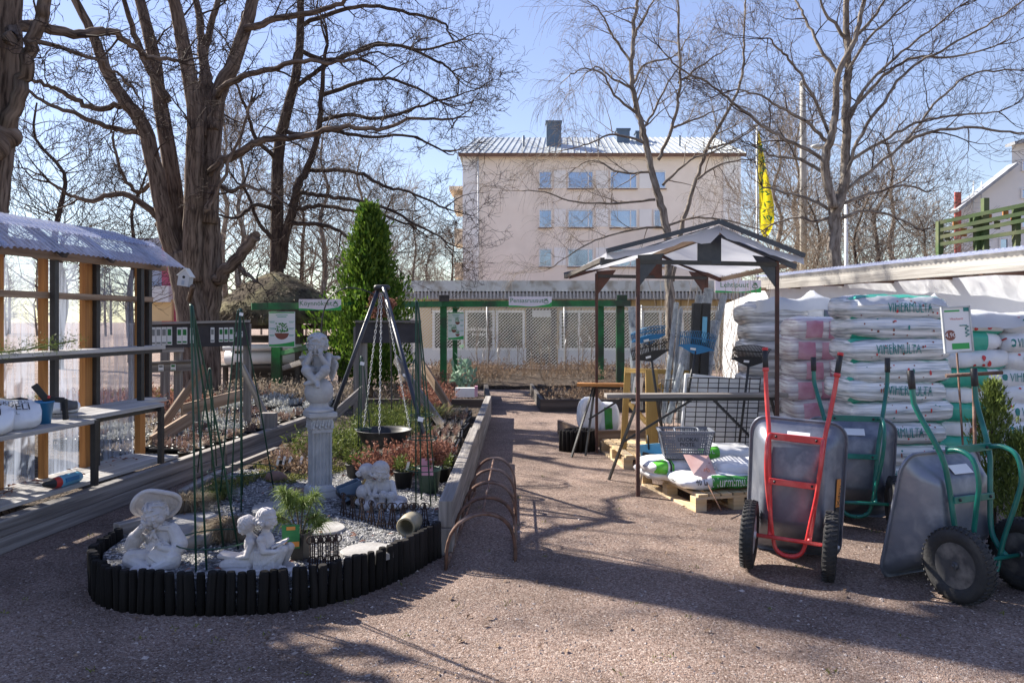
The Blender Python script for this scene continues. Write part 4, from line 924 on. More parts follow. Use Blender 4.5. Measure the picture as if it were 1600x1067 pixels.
# --- fluted pedestal and cherub
PC = V((-1.558, 6.46, 0)); ped = thing('stone_pedestal', 'grey fluted square stone pedestal carrying the cherub', 'pedestal', PC+V((0,0,BZ)))
pr = R(28)
m = MB(); m.T = MX.Translation(PC) @ MX.Rotation(pr, 4, 'Z')
m.box((0,0,BZ+.02), (.215,.215,.05)); m.build('plinth', mm['stonegrey'], ped, bev=.006)
m = MB(); m.T = MX.Translation(PC) @ MX.Rotation(pr+R(45), 4, 'Z'); k = math.sqrt(2)
m.lathe([(.105*k,BZ+.045), (.105*k,BZ+.06), (.10*k,BZ+.075), (.085*k,BZ+.09), (.080*k,BZ+.10)], 4); o = m.build('base_moulding', mm['stonegrey'], ped, bev=.004)
for p_ in o.data.polygons: p_.use_smooth = False
m = MB(); m.T = MX.Translation(PC) @ MX.Rotation(pr, 4, 'Z'); out = []
W = .078
for side in range(4):
    a = side*math.pi/2; ca, sa = math.cos(a), math.sin(a)
    for i in range(31):
        x = -W+2*W*i/31; q = ((x+W)/(2*W)*5) % 1; dep = .017*math.sin(math.pi*q)**.8 if .06 < (x+W)/(2*W) < .94 else 0
        out.append((ca*x-sa*(-W+dep), sa*x+ca*(-W+dep)))
n = len(out); vs = [V((x, y, z)) for z in (BZ+.10, BZ+.52) for x, y in out]
m.add(vs, [(i, (i+1) % n, n+(i+1) % n, n+i) for i in range(n)]); m.build('shaft', mm['stonegrey'], ped)
m = MB(); m.T = MX.Translation(PC) @ MX.Rotation(pr, 4, 'Z'); m.box((0,0,BZ+.575), (.165,.165,.11))
r = random.Random(4)
for side in range(4):
    rot = MX.Rotation(side*math.pi/2, 3, 'Z')
    for q in range(7):
        c = V((-.072+.024*q, -.085, BZ+.56+.02*(q % 2))); m.ball(rot @ c, .014, 8, 6)
        m.caps(rot @ (c+V((0,0,.01))), rot @ (c+V((.008,-.004,.045))), .010, .006, 6)
m.build('carved_capital', mm['stonegrey'], ped)
m = MB(); m.T = MX.Translation(PC) @ MX.Rotation(pr+R(45), 4, 'Z')
m.lathe([(.088*k,BZ+.628), (.105*k,BZ+.64), (.113*k,BZ+.652), (.113*k,BZ+.678), (.109*k,BZ+.684)], 4); o = m.build('abacus', mm['stonegrey'], ped, bev=.003)
for p_ in o.data.polygons: p_.use_smooth = False
ZT = BZ+.685
s = Sc(); s.T = MX.Translation(PC+V((-.008,0,ZT)))
s.lathe([(.115,0), (.118,.006), (.116,.022), (.09,.032), (.080,.04), (.072,.055), (.075,.062), (.07,.07), (.085,.08)], 28); s.ball((0,0,.16), .116, 28, 18)
s.head(HT((-.004,-.045,.535), .078, R(4), R(8), R(5)), 'curls', 15)
s.ball((0,.02,.40), (.066,.055,.085)); s.ball((0,.025,.325), (.078,.07,.06)); s.caps((0,.0,.46), (0,-.02,.50), .03, .03)
for q in (-1, 1):
    s.ball((q*.07,.0,.445), (.032,.032,.034)); s.caps((q*.075,-.01,.435), (q*.088,-.085,.375), .030, .025); s.caps((q*.088,-.085,.372), (q*.040,-.115,.455), .025, .018)
    s.hand((q*.042,-.115,.452), (-q*.1,-.1,1), (-q*.8,-.5,0), .05, .45)
    s.caps((q*.035,.01,.32), (q*.072,-.105,.335), .048, .042); s.ball((q*.074,-.108,.338), .043)
s.caps((-.072,-.108,.325), (.02,-.125,.235), .038, .024); s.caps((.072,-.108,.325), (-.028,-.118,.25), .038, .024); s.caps((.02,-.125,.232), (.03,-.165,.215), .022, .017); s.caps((-.035,-.118,.245), (-.075,-.135,.235), .022, .017)
for k_ in range(5): s.ball((.022+.006*k_,-.178+.002*k_,.212), .007, 6, 4)
for q in (-1, 1):                                             # wings with rows of feathers
    wr = MX.Rotation(R(q*24), 3, 'Y') @ MX.Rotation(R(q*-20), 3, 'Z')
    for row, (ln, z0) in enumerate(((.075, .0), (.10, -.01), (.125, -.02))):
        for k_ in range(6):
            a = V((q*(.02+.016*k_), .01*row, .045-.008*k_+z0)); s.caps(V((q*.05,.06,.42))+wr @ a, V((q*.05,.065,.42))+wr @ (a+V((q*.012,.0,-ln*(.75+.09*k_*(1-k_*.1))))), .015, .010, 6)
    s.caps(V((q*.05,.06,.43)), V((q*.05,.06,.43))+wr @ V((q*.10,0,.045)), .02, .016)
tag(s.fuse('cherub_statue', mm['stonegrey'], vox=.0036, smooth=1), 'grey winged cherub resting its chin in both hands, seated on a ball', 'statue')
def card(name, label, cat, c, w, h, lines, rz=0, tilt=R(-15), paper='paper', ink='ink', roll=0, th=.05, parent=None, holder=True):
    T = MX.Translation(V(c)) @ MX.Rotation(rz, 4, 'Z') @ MX.Rotation(roll, 4, 'Y') @ MX.Rotation(tilt, 4, 'X')
    t = thing(name, label, cat, V(c)) if parent is None else parent
    m = MB(); m.T = T; m.box((0,0,h/2), (w,.004,h)); m.build('card', mm[paper], t)
    m = MB(); n = len(lines)
    for i, (tx, k) in enumerate(lines): text_on(m, tx, th*k, T @ MX.Translation((0,-.0035,h*(1-(i+.62)/(n+.2)))), sx=.9)
    m.build('handwriting', mm[ink], t)
    return t
card('price_card', 'handwritten bluish price card leaning on the foot of the pedestal', 'price card', G(492, 778, BZ)+V((0,-.005,.0)), .098, .098, [('KARTALLE', .55), ('2 PAKKI', .55), ('\u00a390,-', .85)], rz=R(6), roll=R(4), paper='paperblue', th=.026)

# ================================================================ raised bed timbers
def board_bed(name, label, segs, w, courses, m, group=None, capw=None):
    t = thing(name, label, 'raised bed', V((segs[0][0][0],segs[0][0][1],0)), group=group)
    for a, b, zs in segs:
        for z0, z1 in zs:
            q = MB(); q.beam((a[0],a[1],(z0+z1)/2), (b[0],b[1],(z0+z1)/2), w, z1-z0-.004); q.build('board', mm[m], t, bev=.006)
    return t
board_bed('timber_bed_edge', 'weathered grey double timber edging between the statue bed and the path', [(( -.452,5.40),(-.43,9.1),((0,.19),(.19,.376))), ((-.425,9.14),(-.39,13.2),((0,.18),(.18,.345)))], .095, 2, 'timber')
board_bed('timber_border', 'long grey two-course timber border running back from the lower left corner', [((-3.62,4.55),(-3.18,8.7),((0,.12),(.12,.235))), ((-3.175,8.75),(-2.9,11.6),((0,.12),(.12,.235)))], .10, 2, 'timber')
q = MB(); q.beam((-2.62,5.28,.20), (-2.42,5.62,.20), .09, .10); tag(q.build('timber_block', mm['timber'], bev=.006), 'short grey timber block at the back left end of the black logs', 'timber')
q = MB(); q.beam(G(285,768,.19), G(345,737,.19), .07, .04); tag(q.build('garden_plank', mm['timber'], bev=.004), 'thin grey plank lying on the gravel behind the hat statue', 'plank')
q = MB(); q.beam(G(350,735,.19), G(432,702,.19), .06, .05); tag(q.build('garden_plank', mm['timber'], bev=.004), 'thin grey plank lying left of the pedestal, farther of two', 'plank')
board_bed('timber_bed_edge', 'second low grey timber edging farther up the path, before the green pergola', [((-.40,13.6),(-.55,16.8),((0,.13),(.13,.25))), ((-.42,13.6),(-2.6,13.7),((0,.13),(.13,.25)))], .09, 2, 'timber_dark')
board_bed('planter_box', 'low dark board planter of bare roses right of the path near the green posts', [((.50,13.9),(3.4,13.9),((0,.22),)), ((.52,13.95),(.42,17.4),((0,.22),))], .06, 1, 'timber_dark')
board_bed('planter_box', 'small pale board planter holding two white bags right of the path', [((.66,11.2),(.95,10.1),((0,.2),)), ((.98,10.1),(1.9,10.25),((0,.2),))], .05, 1, 'timber_brown')

# ================================================================ bicycle rack
br = thing('bicycle_rack', 'rusty rack of five low double-tube hoops standing on the path edge', 'bicycle rack', V((-.2, 5.2, 0)))
LB = [(-.425,5.10),(-.405,5.62),(-.385,6.18),(-.365,6.74),(-.345,7.3)]; RB = [(.022,5.28),(.028,5.72),(.03,6.22),(.03,6.74),(.03,7.28)]
for (a, b) in zip(LB, RB):
    m = MB()
    for dy in (0, .035):
        pts = []
        for k in range(19):
            t = math.pi*k/18; x = (a[0]+b[0])/2-(b[0]-a[0])/2*math.cos(t); y = a[1]+(b[1]-a[1])*(1-math.cos(t))/2+dy; z = .335*math.sin(t)**.62
            pts.append((x, y, z))
        pts[0] = (pts[0][0], pts[0][1], -.02); pts[-1] = (pts[-1][0], pts[-1][1], -.02); m.tube(pts, .0105, 8)
    m.build('hoop', mm['rust'], br)
m = MB(); m.tube([(LB[0][0],LB[0][1]+.02,.02), (LB[-1][0],LB[-1][1],.02)], .013, 6); m.tube([(RB[0][0],RB[0][1]+.02,.015), (RB[-1][0],RB[-1][1],.015)], .013, 6); m.build('base_bar', mm['rust'], br)
m = MB(); m.tube([(-.195,5.21,.326), (-.17,7.3,.326)], .008, 6); m.build('tie_bar', mm['rust'], br)

# ================================================================ plant obelisks, tripod
def obelisk(label, feet, top, rings, rad=.0055, group='green wire plant obelisks'):
    t = thing('plant_obelisk', label, 'plant support', V(top)*1, group=group); t.location = (top[0], top[1], BZ); ROOT[t.name] = (MX.Translation(t.location), False); top = V(top)
    n = len(feet)
    for k, f in enumerate(feet):
        f = V(f); d = (f-top); d.z = 0; a = top+d.normalized()*.028
        m = MB(); m.tube([f-V((0,0,.03)), f.lerp(a, .5)+d*.02, a-V((0,0,.03)), top+d.normalized()*.018+V((0,0,.02)), top+V((0,0,.03))], rad, 6); m.build('rod', mm['green_wire'], t)
    for z in rings:
        f = (z-BZ)/(top.z-BZ); c = sum((V(q) for q in feet), V())/n; c = c.lerp(top, f); rr = sum((V(q)-sum((V(q2) for q2 in feet), V())/n).length for q in feet)/n*(1-f)+.015
        m = MB(); m.tube([(c.x+rr*math.cos(a), c.y+rr*math.sin(a), z) for a in [k*.314 for k in range(20)]], rad*.7, 5, close=True); m.build('ring', mm['green_wire'], t)
    return t
obelisk('tall green wire obelisk rising just behind the black logs between the two front statues', [(-1.785,4.50,BZ),(-1.74,4.54,BZ),(-1.70,4.96,BZ),(-1.80,4.98,BZ)], (-1.868,4.62,1.66), (.30,), .006)
obelisk('tall green wire obelisk left of the pedestal with a small white tag at its tip', [(-2.03,5.97,BZ),(-2.12,6.0,BZ),(-2.2,6.5,BZ),(-2.0,6.7,BZ),(-2.28,6.2,BZ)], (-2.15,6.3,1.66), (.42,), .006)
obelisk('narrow green wire obelisk with two rings beside the right leg of the tripod', [(-.73,6.05,BZ),(-.62,6.1,BZ),(-.60,6.32,BZ),(-.72,6.34,BZ)], (-.75,6.2,1.72), (.44,.68,.86), .006)
obelisk('short green wire obelisk in front of the hanging bowl', [(-1.44,7.6,.15),(-1.50,7.75,.15),(-1.36,7.8,.15)], (-1.46,7.7,1.22), (.55,), .006)
obelisk('short green wire obelisk right of the hanging bowl', [(-1.02,7.9,.15),(-.9,8.0,.15),(-.95,8.2,.15)], (-.98,8.0,1.17), (.6,), .006)
obelisk('thin green wire obelisk standing behind the left timber border', [(-3.0,7.6,BZ),(-2.9,7.7,BZ),(-2.95,7.95,BZ)], (-2.96,7.8,1.1), (.5,), .006)
for c, w in ((P(377,491,6.25), .03), (P(372,545,6.25), .03), (P(657,655,6.04), .042), (P(632,586,7.9), .035), (P(566,568,7.6), .04)):
    m = MB(); m.box(c, (w, .002, w*.8), MX.Rotation(R(12), 3, 'Y')); tag(m.build('price_tag', mm['paper']), {.03:'small white tag tied to the left wire obelisk', .042:'white tag with a red dot hanging on the right wire obelisk', .035:'white tag tied to the short obelisk right of the bowl', .04:'white tag tied to the short obelisk in front of the bowl'}[w], 'tag', 'tags on the obelisks' if w == .03 else None)
bpy.data.objects.remove(bpy.data.objects['price_tag.001'])
tp_ = thing('tripod_stand', 'tall dark metal tripod standing over the middle of the bed', 'tripod', V((-1.25, 7.6, BZ)))
ap = V((-1.25, 7.65, 1.91))
for f in ((-.635,6.87,BZ), (-2.0,8.0,.15), (-.93,8.9,.14)):
    m = MB(); f = V(f); d = f-ap; d.z = 0; d.normalize(); m.tube([f-V((0,0,.03)), ap+d*.035], .021, 8); m.build('leg', mm['navy'], tp_)
m = MB(); m.caps(ap+V((-.05,0,0)), ap+V((.05,0,0)), .03, .03); m.build('head_joint', mm['black'], tp_)
bw = thing('hanging_bowl', 'wide shallow black bowl hung on chains from the tripod', 'bowl', V((-1.22,7.65,.42)))
bc = V((-1.23,7.66,.545)); m = MB(); m.lathe([(.02,-.17),(.13,-.165),(.21,-.11),(.255,-.02),(.262,0),(.272,.003),(.262,.006),(.245,-.02),(.19,-.10),(.10,-.14),(.001,-.145)], 36, bc, cap=False); m.build('pan', mm['blackpl'], bw)
for k, a in enumerate((.5, 2.6, 4.7)):
    m = MB(); b = bc+V((.26*math.cos(a), .26*math.sin(a), 0)); t_ = ap-V((.0,0,.05))+V((.02*math.cos(a), .02*math.sin(a), 0)); Ln = (t_-b).length; n = int(Ln/.030)
    dn = (t_-b).normalized(); sx_ = dn.cross(V((0,1,0))).normalized(); sy_ = dn.cross(sx_)
    for i in range(n):
        c = b.lerp(t_, (i+.5)/n); u = sx_ if i % 2 else sy_
        m.tube([c+dn*.020*math.cos(q)+u*.0085*math.sin(q) for q in [j*.785 for j in range(8)]], .0028, 4, close=True)
    m.build('chain', mm['galvwire'], bw)
# arch hoop
m = MB()
for dy in (0, .12):
    m.tube(sm([P(503,640,8.9+dy), P(502,530,8.9+dy), P(505,490,8.9+dy), P(518,462,8.9+dy), P(545,450,8.95+dy), P(580,458,9+dy), P(601,480,9.05+dy), P(610,530,9.1+dy), P(612,640,9.1+dy)], 6), .008, 6)
for px, py in ((503,600),(502,545),(507,485),(545,450),(601,480)): m.tube([P(px,py,8.9), P(px,py,9.02)], .005, 5)
tag(m.build('rose_arch', mm['black']), 'thin black double-rod rose arch behind the cherub', 'arch')

# ================================================================ small iron edging, slabs, jar, pots
def ironseg(label, a, b, n, h):
    t = thing('iron_edging', label, 'garden edging', V(a)); a = V(a); b = V(b); d = (b-a).normalized(); W_ = (b-a).length/n
    for i in range(n):
        c = a+d*W_*(i+.5); m = MB()
        for q in (-1, 1):
            m.tube([c+d*q*W_*.42, c+d*q*W_*.25+V((0,0,h*.4)), c+d*q*.012+V((0,0,h*.78)), c+V((0,0,h))], .0048, 5)
            m.tube([c+d*q*(.012+.02*math.sin(t_))+V((0,0,h*.80+.022*(1-math.cos(t_)))) for t_ in [k*.5 for k in range(10)]], .004, 5)
            m.tube([c+d*q*(W_*.10+.022*math.cos(t_))+V((0,0,h*.22+.030*math.sin(t_))) for t_ in [k*.7 for k in range(8)]], .0035, 5)
        m.tube([c, c+V((0,0,h))], .0042, 5); m.caps(c+V((0,0,h*.94)), c+V((0,0,h*1.06)), .013, .006, 6); m.build('scroll_panel', mm['rustdark'], t)
    m = MB(); m.tube([a, b], .005, 5); m.tube([a+V((0,0,.035)), b+V((0,0,.035))], .004, 5); m.build('rail', mm['rustdark'], t)
ironseg('low black wrought iron scroll edging in front of the pair on the rock, left section', G(530,806,BZ), G(588,824,BZ), 4, .165)
ironseg('low black wrought iron scroll edging in front of the pair on the rock, right section', G(588,826,BZ), G(672,826,BZ), 5, .165)
ironseg('low black wrought iron scroll edging stored upright beside the reading children', G(482,888,BZ), G(531,884,BZ), 4, .175)
def slab(label, c, rx, ry, h, m, seed):
    r = random.Random(seed); n = 26; q = MB(); pr_ = [(1+.06*math.sin(3*a+seed)+r.uniform(-.02,.02), a) for a in [i*6.283/n for i in range(n)]]
    vs = [V((c.x+rx*k*math.cos(a)*f, c.y+ry*k*math.sin(a)*f, c.z+z)) for z, f in ((-.02,1),(h*.7,1),(h,.94)) for k, a in pr_]; fs = [(l*n+i, l*n+(i+1) % n, (l+1)*n+(i+1) % n, (l+1)*n+i) for l in range(2) for i in range(n)]+[tuple(2*n+i for i in range(n))]
    q.add(vs, fs); return tag(q.build('stone_slab', mm[m]), label, 'stepping stone')
slab('round grey stepping stone lying near the front logs below the clay jar', G(575,862,BZ), .165, .15, .02, 'slab', 3)
slab('pale stepping stone behind the hat statue by the shallow stone bowl', G(300,813,BZ), .16, .17, .025, 'slab', 5)
slab('pale stepping stone beyond the pine pot, left of the price card', G(430,795,BZ), .18, .20, .02, 'slab', 7)
slab('small brown stepping stone touching the pedestal foot on its left', G(466,769,BZ), .075, .10, .02, 'brick', 8)
slab('pale stepping stone half hidden by the pine needles', G(512,828,BZ), .12, .16, .02, 'slab', 9)
q = MB(); q.ball(G(432,752,BZ)+V((0,0,.035)), (.105,.07,.055), 10, 7, MX.Rotation(R(10), 3, 'Y')); o = q.build('red_stone', mm['brick'])
for v in o.data.vertices: v.co += V(NZ.noise_vector(v.co*14))*.014
tag(o, 'reddish brown rough stone lying left of the pedestal', 'stone')
q = MB(); q.lathe([(.001,.02),(.11,.02),(.135,.05),(.145,.085),(.162,.085),(.165,.09),(.165,.03),(.14,-.02),(.001,-.02)], 30, G(292,852,BZ)+V((0,.04,0)), cap=False); tag(q.build('stone_bowl', mm['slab']), 'shallow round stone bowl behind the hat statue', 'bowl')
jr = MX.Rotation(R(-16), 3, 'Z') @ MX.Rotation(R(96), 3, 'X')
q = MB(); q.lathe([(.001,-.15),(.05,-.15),(.066,-.10),(.072,-.05),(.066,-.01),(.055,.005),(.064,.012),(.066,.02),(.058,.024),(.048,.014),(.046,-.02),(.058,-.06),(.04,-.13),(.001,-.13)], 30, G(634,842,BZ)+V((.0,.06,.068)), jr, cap=False); tag(q.build('clay_jar', mm['clay']), 'glazed clay jar lying on its side in the gravel, dark mouth to the front', 'jar')
# ================================================================ display shed at left
sh = thing('display_shed', 'open display shed of dark posts, plank shelves and clear corrugated plastic at left', 'shed', (-3.75, 8.0, 0), R(-8.7), local=True)
def corr(mb, x0, x1, y0, y1, z0, z1, pitch, amp, vertical=False):
    """corrugated sheet; ridges run along x (roof) or z (wall)"""
    n = int(abs(y1-y0)/pitch*8); vs = []; fs = []
    for i in range(n+1):
        y = y0+(y1-y0)*i/n; a = amp*math.sin(2*math.pi*i/8)
        if vertical: vs += [(x0+a, y, z0), (x0+a, y, z1)]
        else:
            d = math.hypot(x1-x0, z1-z0); nx, nz = -(z1-z0)/d, (x1-x0)/d; vs += [(x0+nx*a, y, z0+nz*a), (x1+nx*a, y, z1+nz*a)]
    for i in range(n): fs.append((2*i, 2*i+2, 2*i+3, 2*i+1))
    mb.add(vs, fs, None, True)
for ya, yb in ((-.02,-.74), (-.82,-1.27), (-1.35,-1.76), (-1.8,-2.6), (-2.65,-3.6)):
    m = MB(); corr(m, -.045, 0, ya, yb, .26, 2.10, .076, .009, True); m.build('back_sheet', mm['poly'], sh)
for y, w, k in ((.02,.09,'timber_orange'), (-.78,.10,'timber_orange'), (-1.31,.05,'timber_orange'), (-1.79,.05,'timber_orange'), (-2.63,.06,'timber_orange'), (-3.6,.06,'timber_orange')):
    m = MB(); m.beam((0.0,y,.25), (0.0,y,2.2), .06, w, up=(0,1,0)); m.build('stud', mm[k], sh, bev=.003)
for x, y, z0, z1 in ((.22,-.30,.79,2.16), (.20,-1.43,.79,2.16), (.21,-2.5,.25,2.16), (.05,-.71,.25,2.16), (.06,.07,.79,2.2)):
    m = MB(); m.beam((x,y,z0), (x,y,z1), .05, .05, up=(0,1,0)); m.build('post', mm['black'], sh, bev=.003)
def plank(z, x0, x1, y0, y1, n, th=.035, m='deck'):
    for i in range(n):
        w = (x1-x0)/n; q = MB(); q.beam((x0+w*(i+.5),y0+.012*math.sin(i*3.1),z-th/2), (x0+w*(i+.5),y1,z-th/2), w-.006, th); q.build('plank', mm[m], sh, bev=.003)
plank(1.83, -.0, .15, .02, -3.7, 1, .05, 'timber_brown'); plank(1.345, .035, .27, .04, -3.7, 2); plank(.825, .04, .56, -.44, -1.46, 4); plank(.825, .04, .30, .02, -.44, 2); plank(.80, .04, .62, -1.48, -3.7, 4)
plank(.27, -.06, .47, -.06, -3.9, 4, .03)
for y, x in ((-.47,.54), (-1.48,.60), (-2.5,.60)):
    m = MB(); m.beam((x,y,.26), (x,y,.79), .045, .045, up=(0,1,0)); m.beam((x-.02,y,.775), (.06,y,.775), .045, .045); m.build('bracket_leg', mm['black'], sh, bev=.002)
for z, x in ((1.30,.24), (.775,.5)):
    m = MB(); m.beam((x,.0 if z > 1 else -.46,z), (x,-3.6,z), .03, .05); m.build('shelf_rail', mm['black'], sh)
for x, z in ((.24,2.13), (.0,2.22)): m = MB(); m.beam((x,.06,z), (x,-3.7,z), .055, .075); m.build('roof_beam', mm['timber_brown'], sh)
for ya, yb, dz, lift in ((.18,-1.0,0,0), (-.92,-2.2,.012,.0), (-2.1,-3.4,0,0), (-3.3,-4.4,.01,0)):
    m = MB(); corr(m, .40, .03, ya, yb, 2.13+dz, 2.40+dz, .062, .010); m.build('roof_sheet', mm['polyroof'], sh)
for ya, yb in ((.05,-1.6), (-1.5,-3.2), (-3.1,-4.4)):
    m = MB(); corr(m, .16, -.30, ya, yb, 2.345, 2.49, .062, .010); m.build('ridge_sheet', mm['polyroof'], sh)
for y in (-.2,-.9,-1.5,-2.2,-3): m = MB(); m.beam((.36,y,2.125), (.0,y,2.38), .05, .05); m.build('rafter', mm['timber_dark'], sh)
SHM = ROOT[sh.name][0]
def SL(x, y, z): return SHM @ V((x, y, z))
# --- pillow shaped bags
class Bag:
    def __init__(s, name, label, cat, group, loc, rot, a, b, c, m, seed, parent=None, e=.55, pz=3.2):
        s.a, s.b, s.c, s.e, s.pz, s.seed = a, b, c, e, pz, seed
        s.t = thing(name, label, cat, loc, 0, group, local=True); s.t.rotation_euler = rot
        nx, nt = 30, 32; vs = []; fs = []
        for i in range(nx+1):
            x = -1+2*i/nx; x = math.copysign(abs(x)**.8, x)
            for j in range(nt): vs.append(s.S(x*a, 2*math.pi*j/nt))
        for i in range(nx):
            for j in range(nt): fs.append((i*nt+j, i*nt+(j+1) % nt, (i+1)*nt+(j+1) % nt, (i+1)*nt+j))
        fs += [tuple(range(nt-1,-1,-1)), tuple(nx*nt+j for j in range(nt))]
        m_ = MB(); m_.add(vs, fs, None, True); m_.build('sack', m, s.t)
    def S(s, x, t, off=0):
        k = max(.0, 1-abs(x/s.a)**s.pz)**(1/s.pz); k = max(k, .06); co_, si = math.cos(t), math.sin(t)
        y = -s.b*(.55+.45*k)*math.copysign(abs(co_)**s.e, co_) if k > .06 else -s.b*.55*co_; z = s.c*k*math.copysign(abs(si)**s.e, si)
        p = V((x, y, z)); q = V((x*5, y*5, z*9))+V((s.seed*7.3, 0, 0)); w = .016*NZ.noise(q)+.011*NZ.noise(V((q.x*2.6,q.y*2,q.z*.8)))+.022*abs(x/s.a)**3*NZ.noise(V((q.x*.6,q.y*3,q.z*2.4)))+.006*NZ.noise(q*4.3)
        n = V((0, y/s.b, z/s.c)); n = n.normalized() if n.length > 1e-6 else V((0,-1,0))
        return p+n*(w+off)
    def patch(s, name, x0, x1, t0, t1, m, off=.002, round_=False):
        vs = []; fs = []; nx, nt = 20, 14
        for i in range(nx+1):
            for j in range(nt+1): vs.append(s.S(x0+(x1-x0)*i/nx, t0+(t1-t0)*j/nt, off+.004))
        for i in range(nx):
            for j in range(nt): fs.append((i*(nt+1)+j, (i+1)*(nt+1)+j, (i+1)*(nt+1)+j+1, i*(nt+1)+j+1))
        m_ = MB(); m_.add(vs, fs, None, True); return m_.build(name, mm[m], s.t)
    def spot(s, x, t, rx, m, name='printed_mark', n=9, off=.004):
        vs = []
        for i in range(n): a = 6.283*i/n; vs.append(s.S(x+rx*math.cos(a), t+rx*math.sin(a)/s.c*.9, off))
        m_ = MB(); m_.add(vs, [tuple(range(n))]); return m_.build(name, mm[m], s.t)
    def spots(s, lst, name='printed_flowers'):
        m_ = MB(); mats = []
        for x, t, rx, m in lst:
            if m not in mats: mats.append(m)
            m_.m = mats.index(m); vs = [s.S(x+rx*math.cos(6.283*i/8), t+rx*math.sin(6.283*i/8)/s.c*.9, .004) for i in range(8)]; m_.add(vs, [tuple(range(8))])
        return m_.build(name, [mm[m] for m in mats], s.t)
    def text(s, tx, x, t, h, m, sx=1.0, name='lettering', off=.010):
        vs, fs = textmesh(tx, h, 'CENTER', sx); m_ = MB(); m_.add([s.S(x+v[0], t+v[2]/s.c*.85, off) for v in vs], fs); return m_.build(name, mm[m], s.t)
for k, (y, x, rz, lb) in enumerate(((-2.13,.40,18,'white sack lettered in black on the low shelf, nearest the blue pot'), (-2.45,.45,12,'white sack lettered in black on the low shelf, cut by the left picture edge'))):
    b = Bag('gravel_sack', lb, 'sack', 'white sacks on the shed shelf', SL(x, y, .80+.105), (R(-52), 0, R(22+rz)), .20, .07, .145, mm['bag'], 50+k, e=.8)
    b.text('HIEKOITUS', 0, .28, .034, 'ink'); b.text('SEPELI', .01, -.02, .055, 'ink', 1.05); b.text('20 L', .0, -.36, .035, 'ink_grey'); b.spot(-.145, .06, .014, 'ink_red'); b.patch('black_band', -.15, .12, .62, .8, 'ink')
b = Bag('gravel_sack', 'small half-empty sack with dark print lying behind the shelf post', 'sack', 'white sacks on the shed shelf', SL(.22, -1.38, .87), (R(-20), 0, R(40)), .14, .08, .05, mm['bag'], 57); b.patch('dark_label', -.02, .11, -.6, .6, 'dark_print')
t = thing('blue_pot', 'blue plastic bucket on the low shelf beside the sacks', 'bucket', SL(.40,-1.80,.80)); c = SL(.40,-1.80,.80); m = MB(); m.lathe([(.001,.0),(.052,.0),(.072,.16),(.080,.162),(.080,.175),(.070,.175),(.05,.02),(.001,.02)], 24, c, cap=False); m.build('pail', mm['blue_pl'], t)
t = thing('black_tool', 'black angled plastic tool resting in the blue bucket', 'garden tool', c+V((0,0,.15))); m = MB(); a = c+V((-.06,-.02,.30)); m.beam(a, c+V((.02,.02,.175)), .035, .05); m.beam(c+V((.0,.02,.19)), c+V((.13,.06,.175)), .035, .04); m.beam(c+V((.13,.06,.185)), c+V((.14,.06,.02)), .035, .035); m.build('bracket', mm['blackpl'], t, bev=.006); m = MB(); m.ball(c+V((.03,.02,.2)), .016); m.build('red_button', mm['red_pl'], t)
t = thing('hand_sprayer', 'blue and red garden tool with grey nose lying on the shed deck', 'garden tool', SL(.40,-1.62,.27)); c = SL(.40,-1.62,.315); ux = (SL(.40,-1.42,.315)-c).normalized()
m = MB(); m.caps(c, c+ux*.20, .050, .045, 12); m.build('body', mm['lightblue_pl'], t, bev=.002); m = MB(); m.caps(c-ux*.02, c-ux*.075, .046, .040, 12); m.build('red_collar', mm['red_pl'], t); m = MB(); m.caps(c-ux*.08, c-ux*.16+V((0,0,.01)), .04, .022, 12); m.build('nozzle', mm['blackpl'], t); m = MB(); m.beam(c+ux*.02+V((.045,-.02,.01)), c+ux*.17+V((.045,-.02,.01)), .012, .035); m.build('label_plate', mm['blue_pl'], t)
r = random.Random(8)
m = MB(); b0 = SL(.22,-2.3,1.36); tip = SL(.30,-1.30,1.43); st = sm([b0, SL(.25,-1.8,1.37), tip], 5); m.tube(st, .006, 5)
for i in range(6): q = st[2+i]; m.tube([q, q+V((r.uniform(.0,.14), r.uniform(.05,.25), r.uniform(-.02,.10)))], .003, 4)
for i in range(900):
    q = st[0].lerp(st[-1], r.random())+rvec(r)*.035+V((r.uniform(0,.06), 0, 0)); leafquad(m, q, rvec(r)+V((.3,.6,0)), .004, .03, r)
tag(m.build('spruce_twig', mm['spruce']), 'dry spruce twig lying along the middle shelf of the shed', 'twig')
leaves('shed_leaves', 'dry brown leaves on the deck of the shed', 60, lambda q: (lambda p: (p.x, p.y))(SL(q.uniform(-.02,.3), q.uniform(-2.2,-.3), 0)), lambda p: .272, mm['redleaf'], .022, 9)

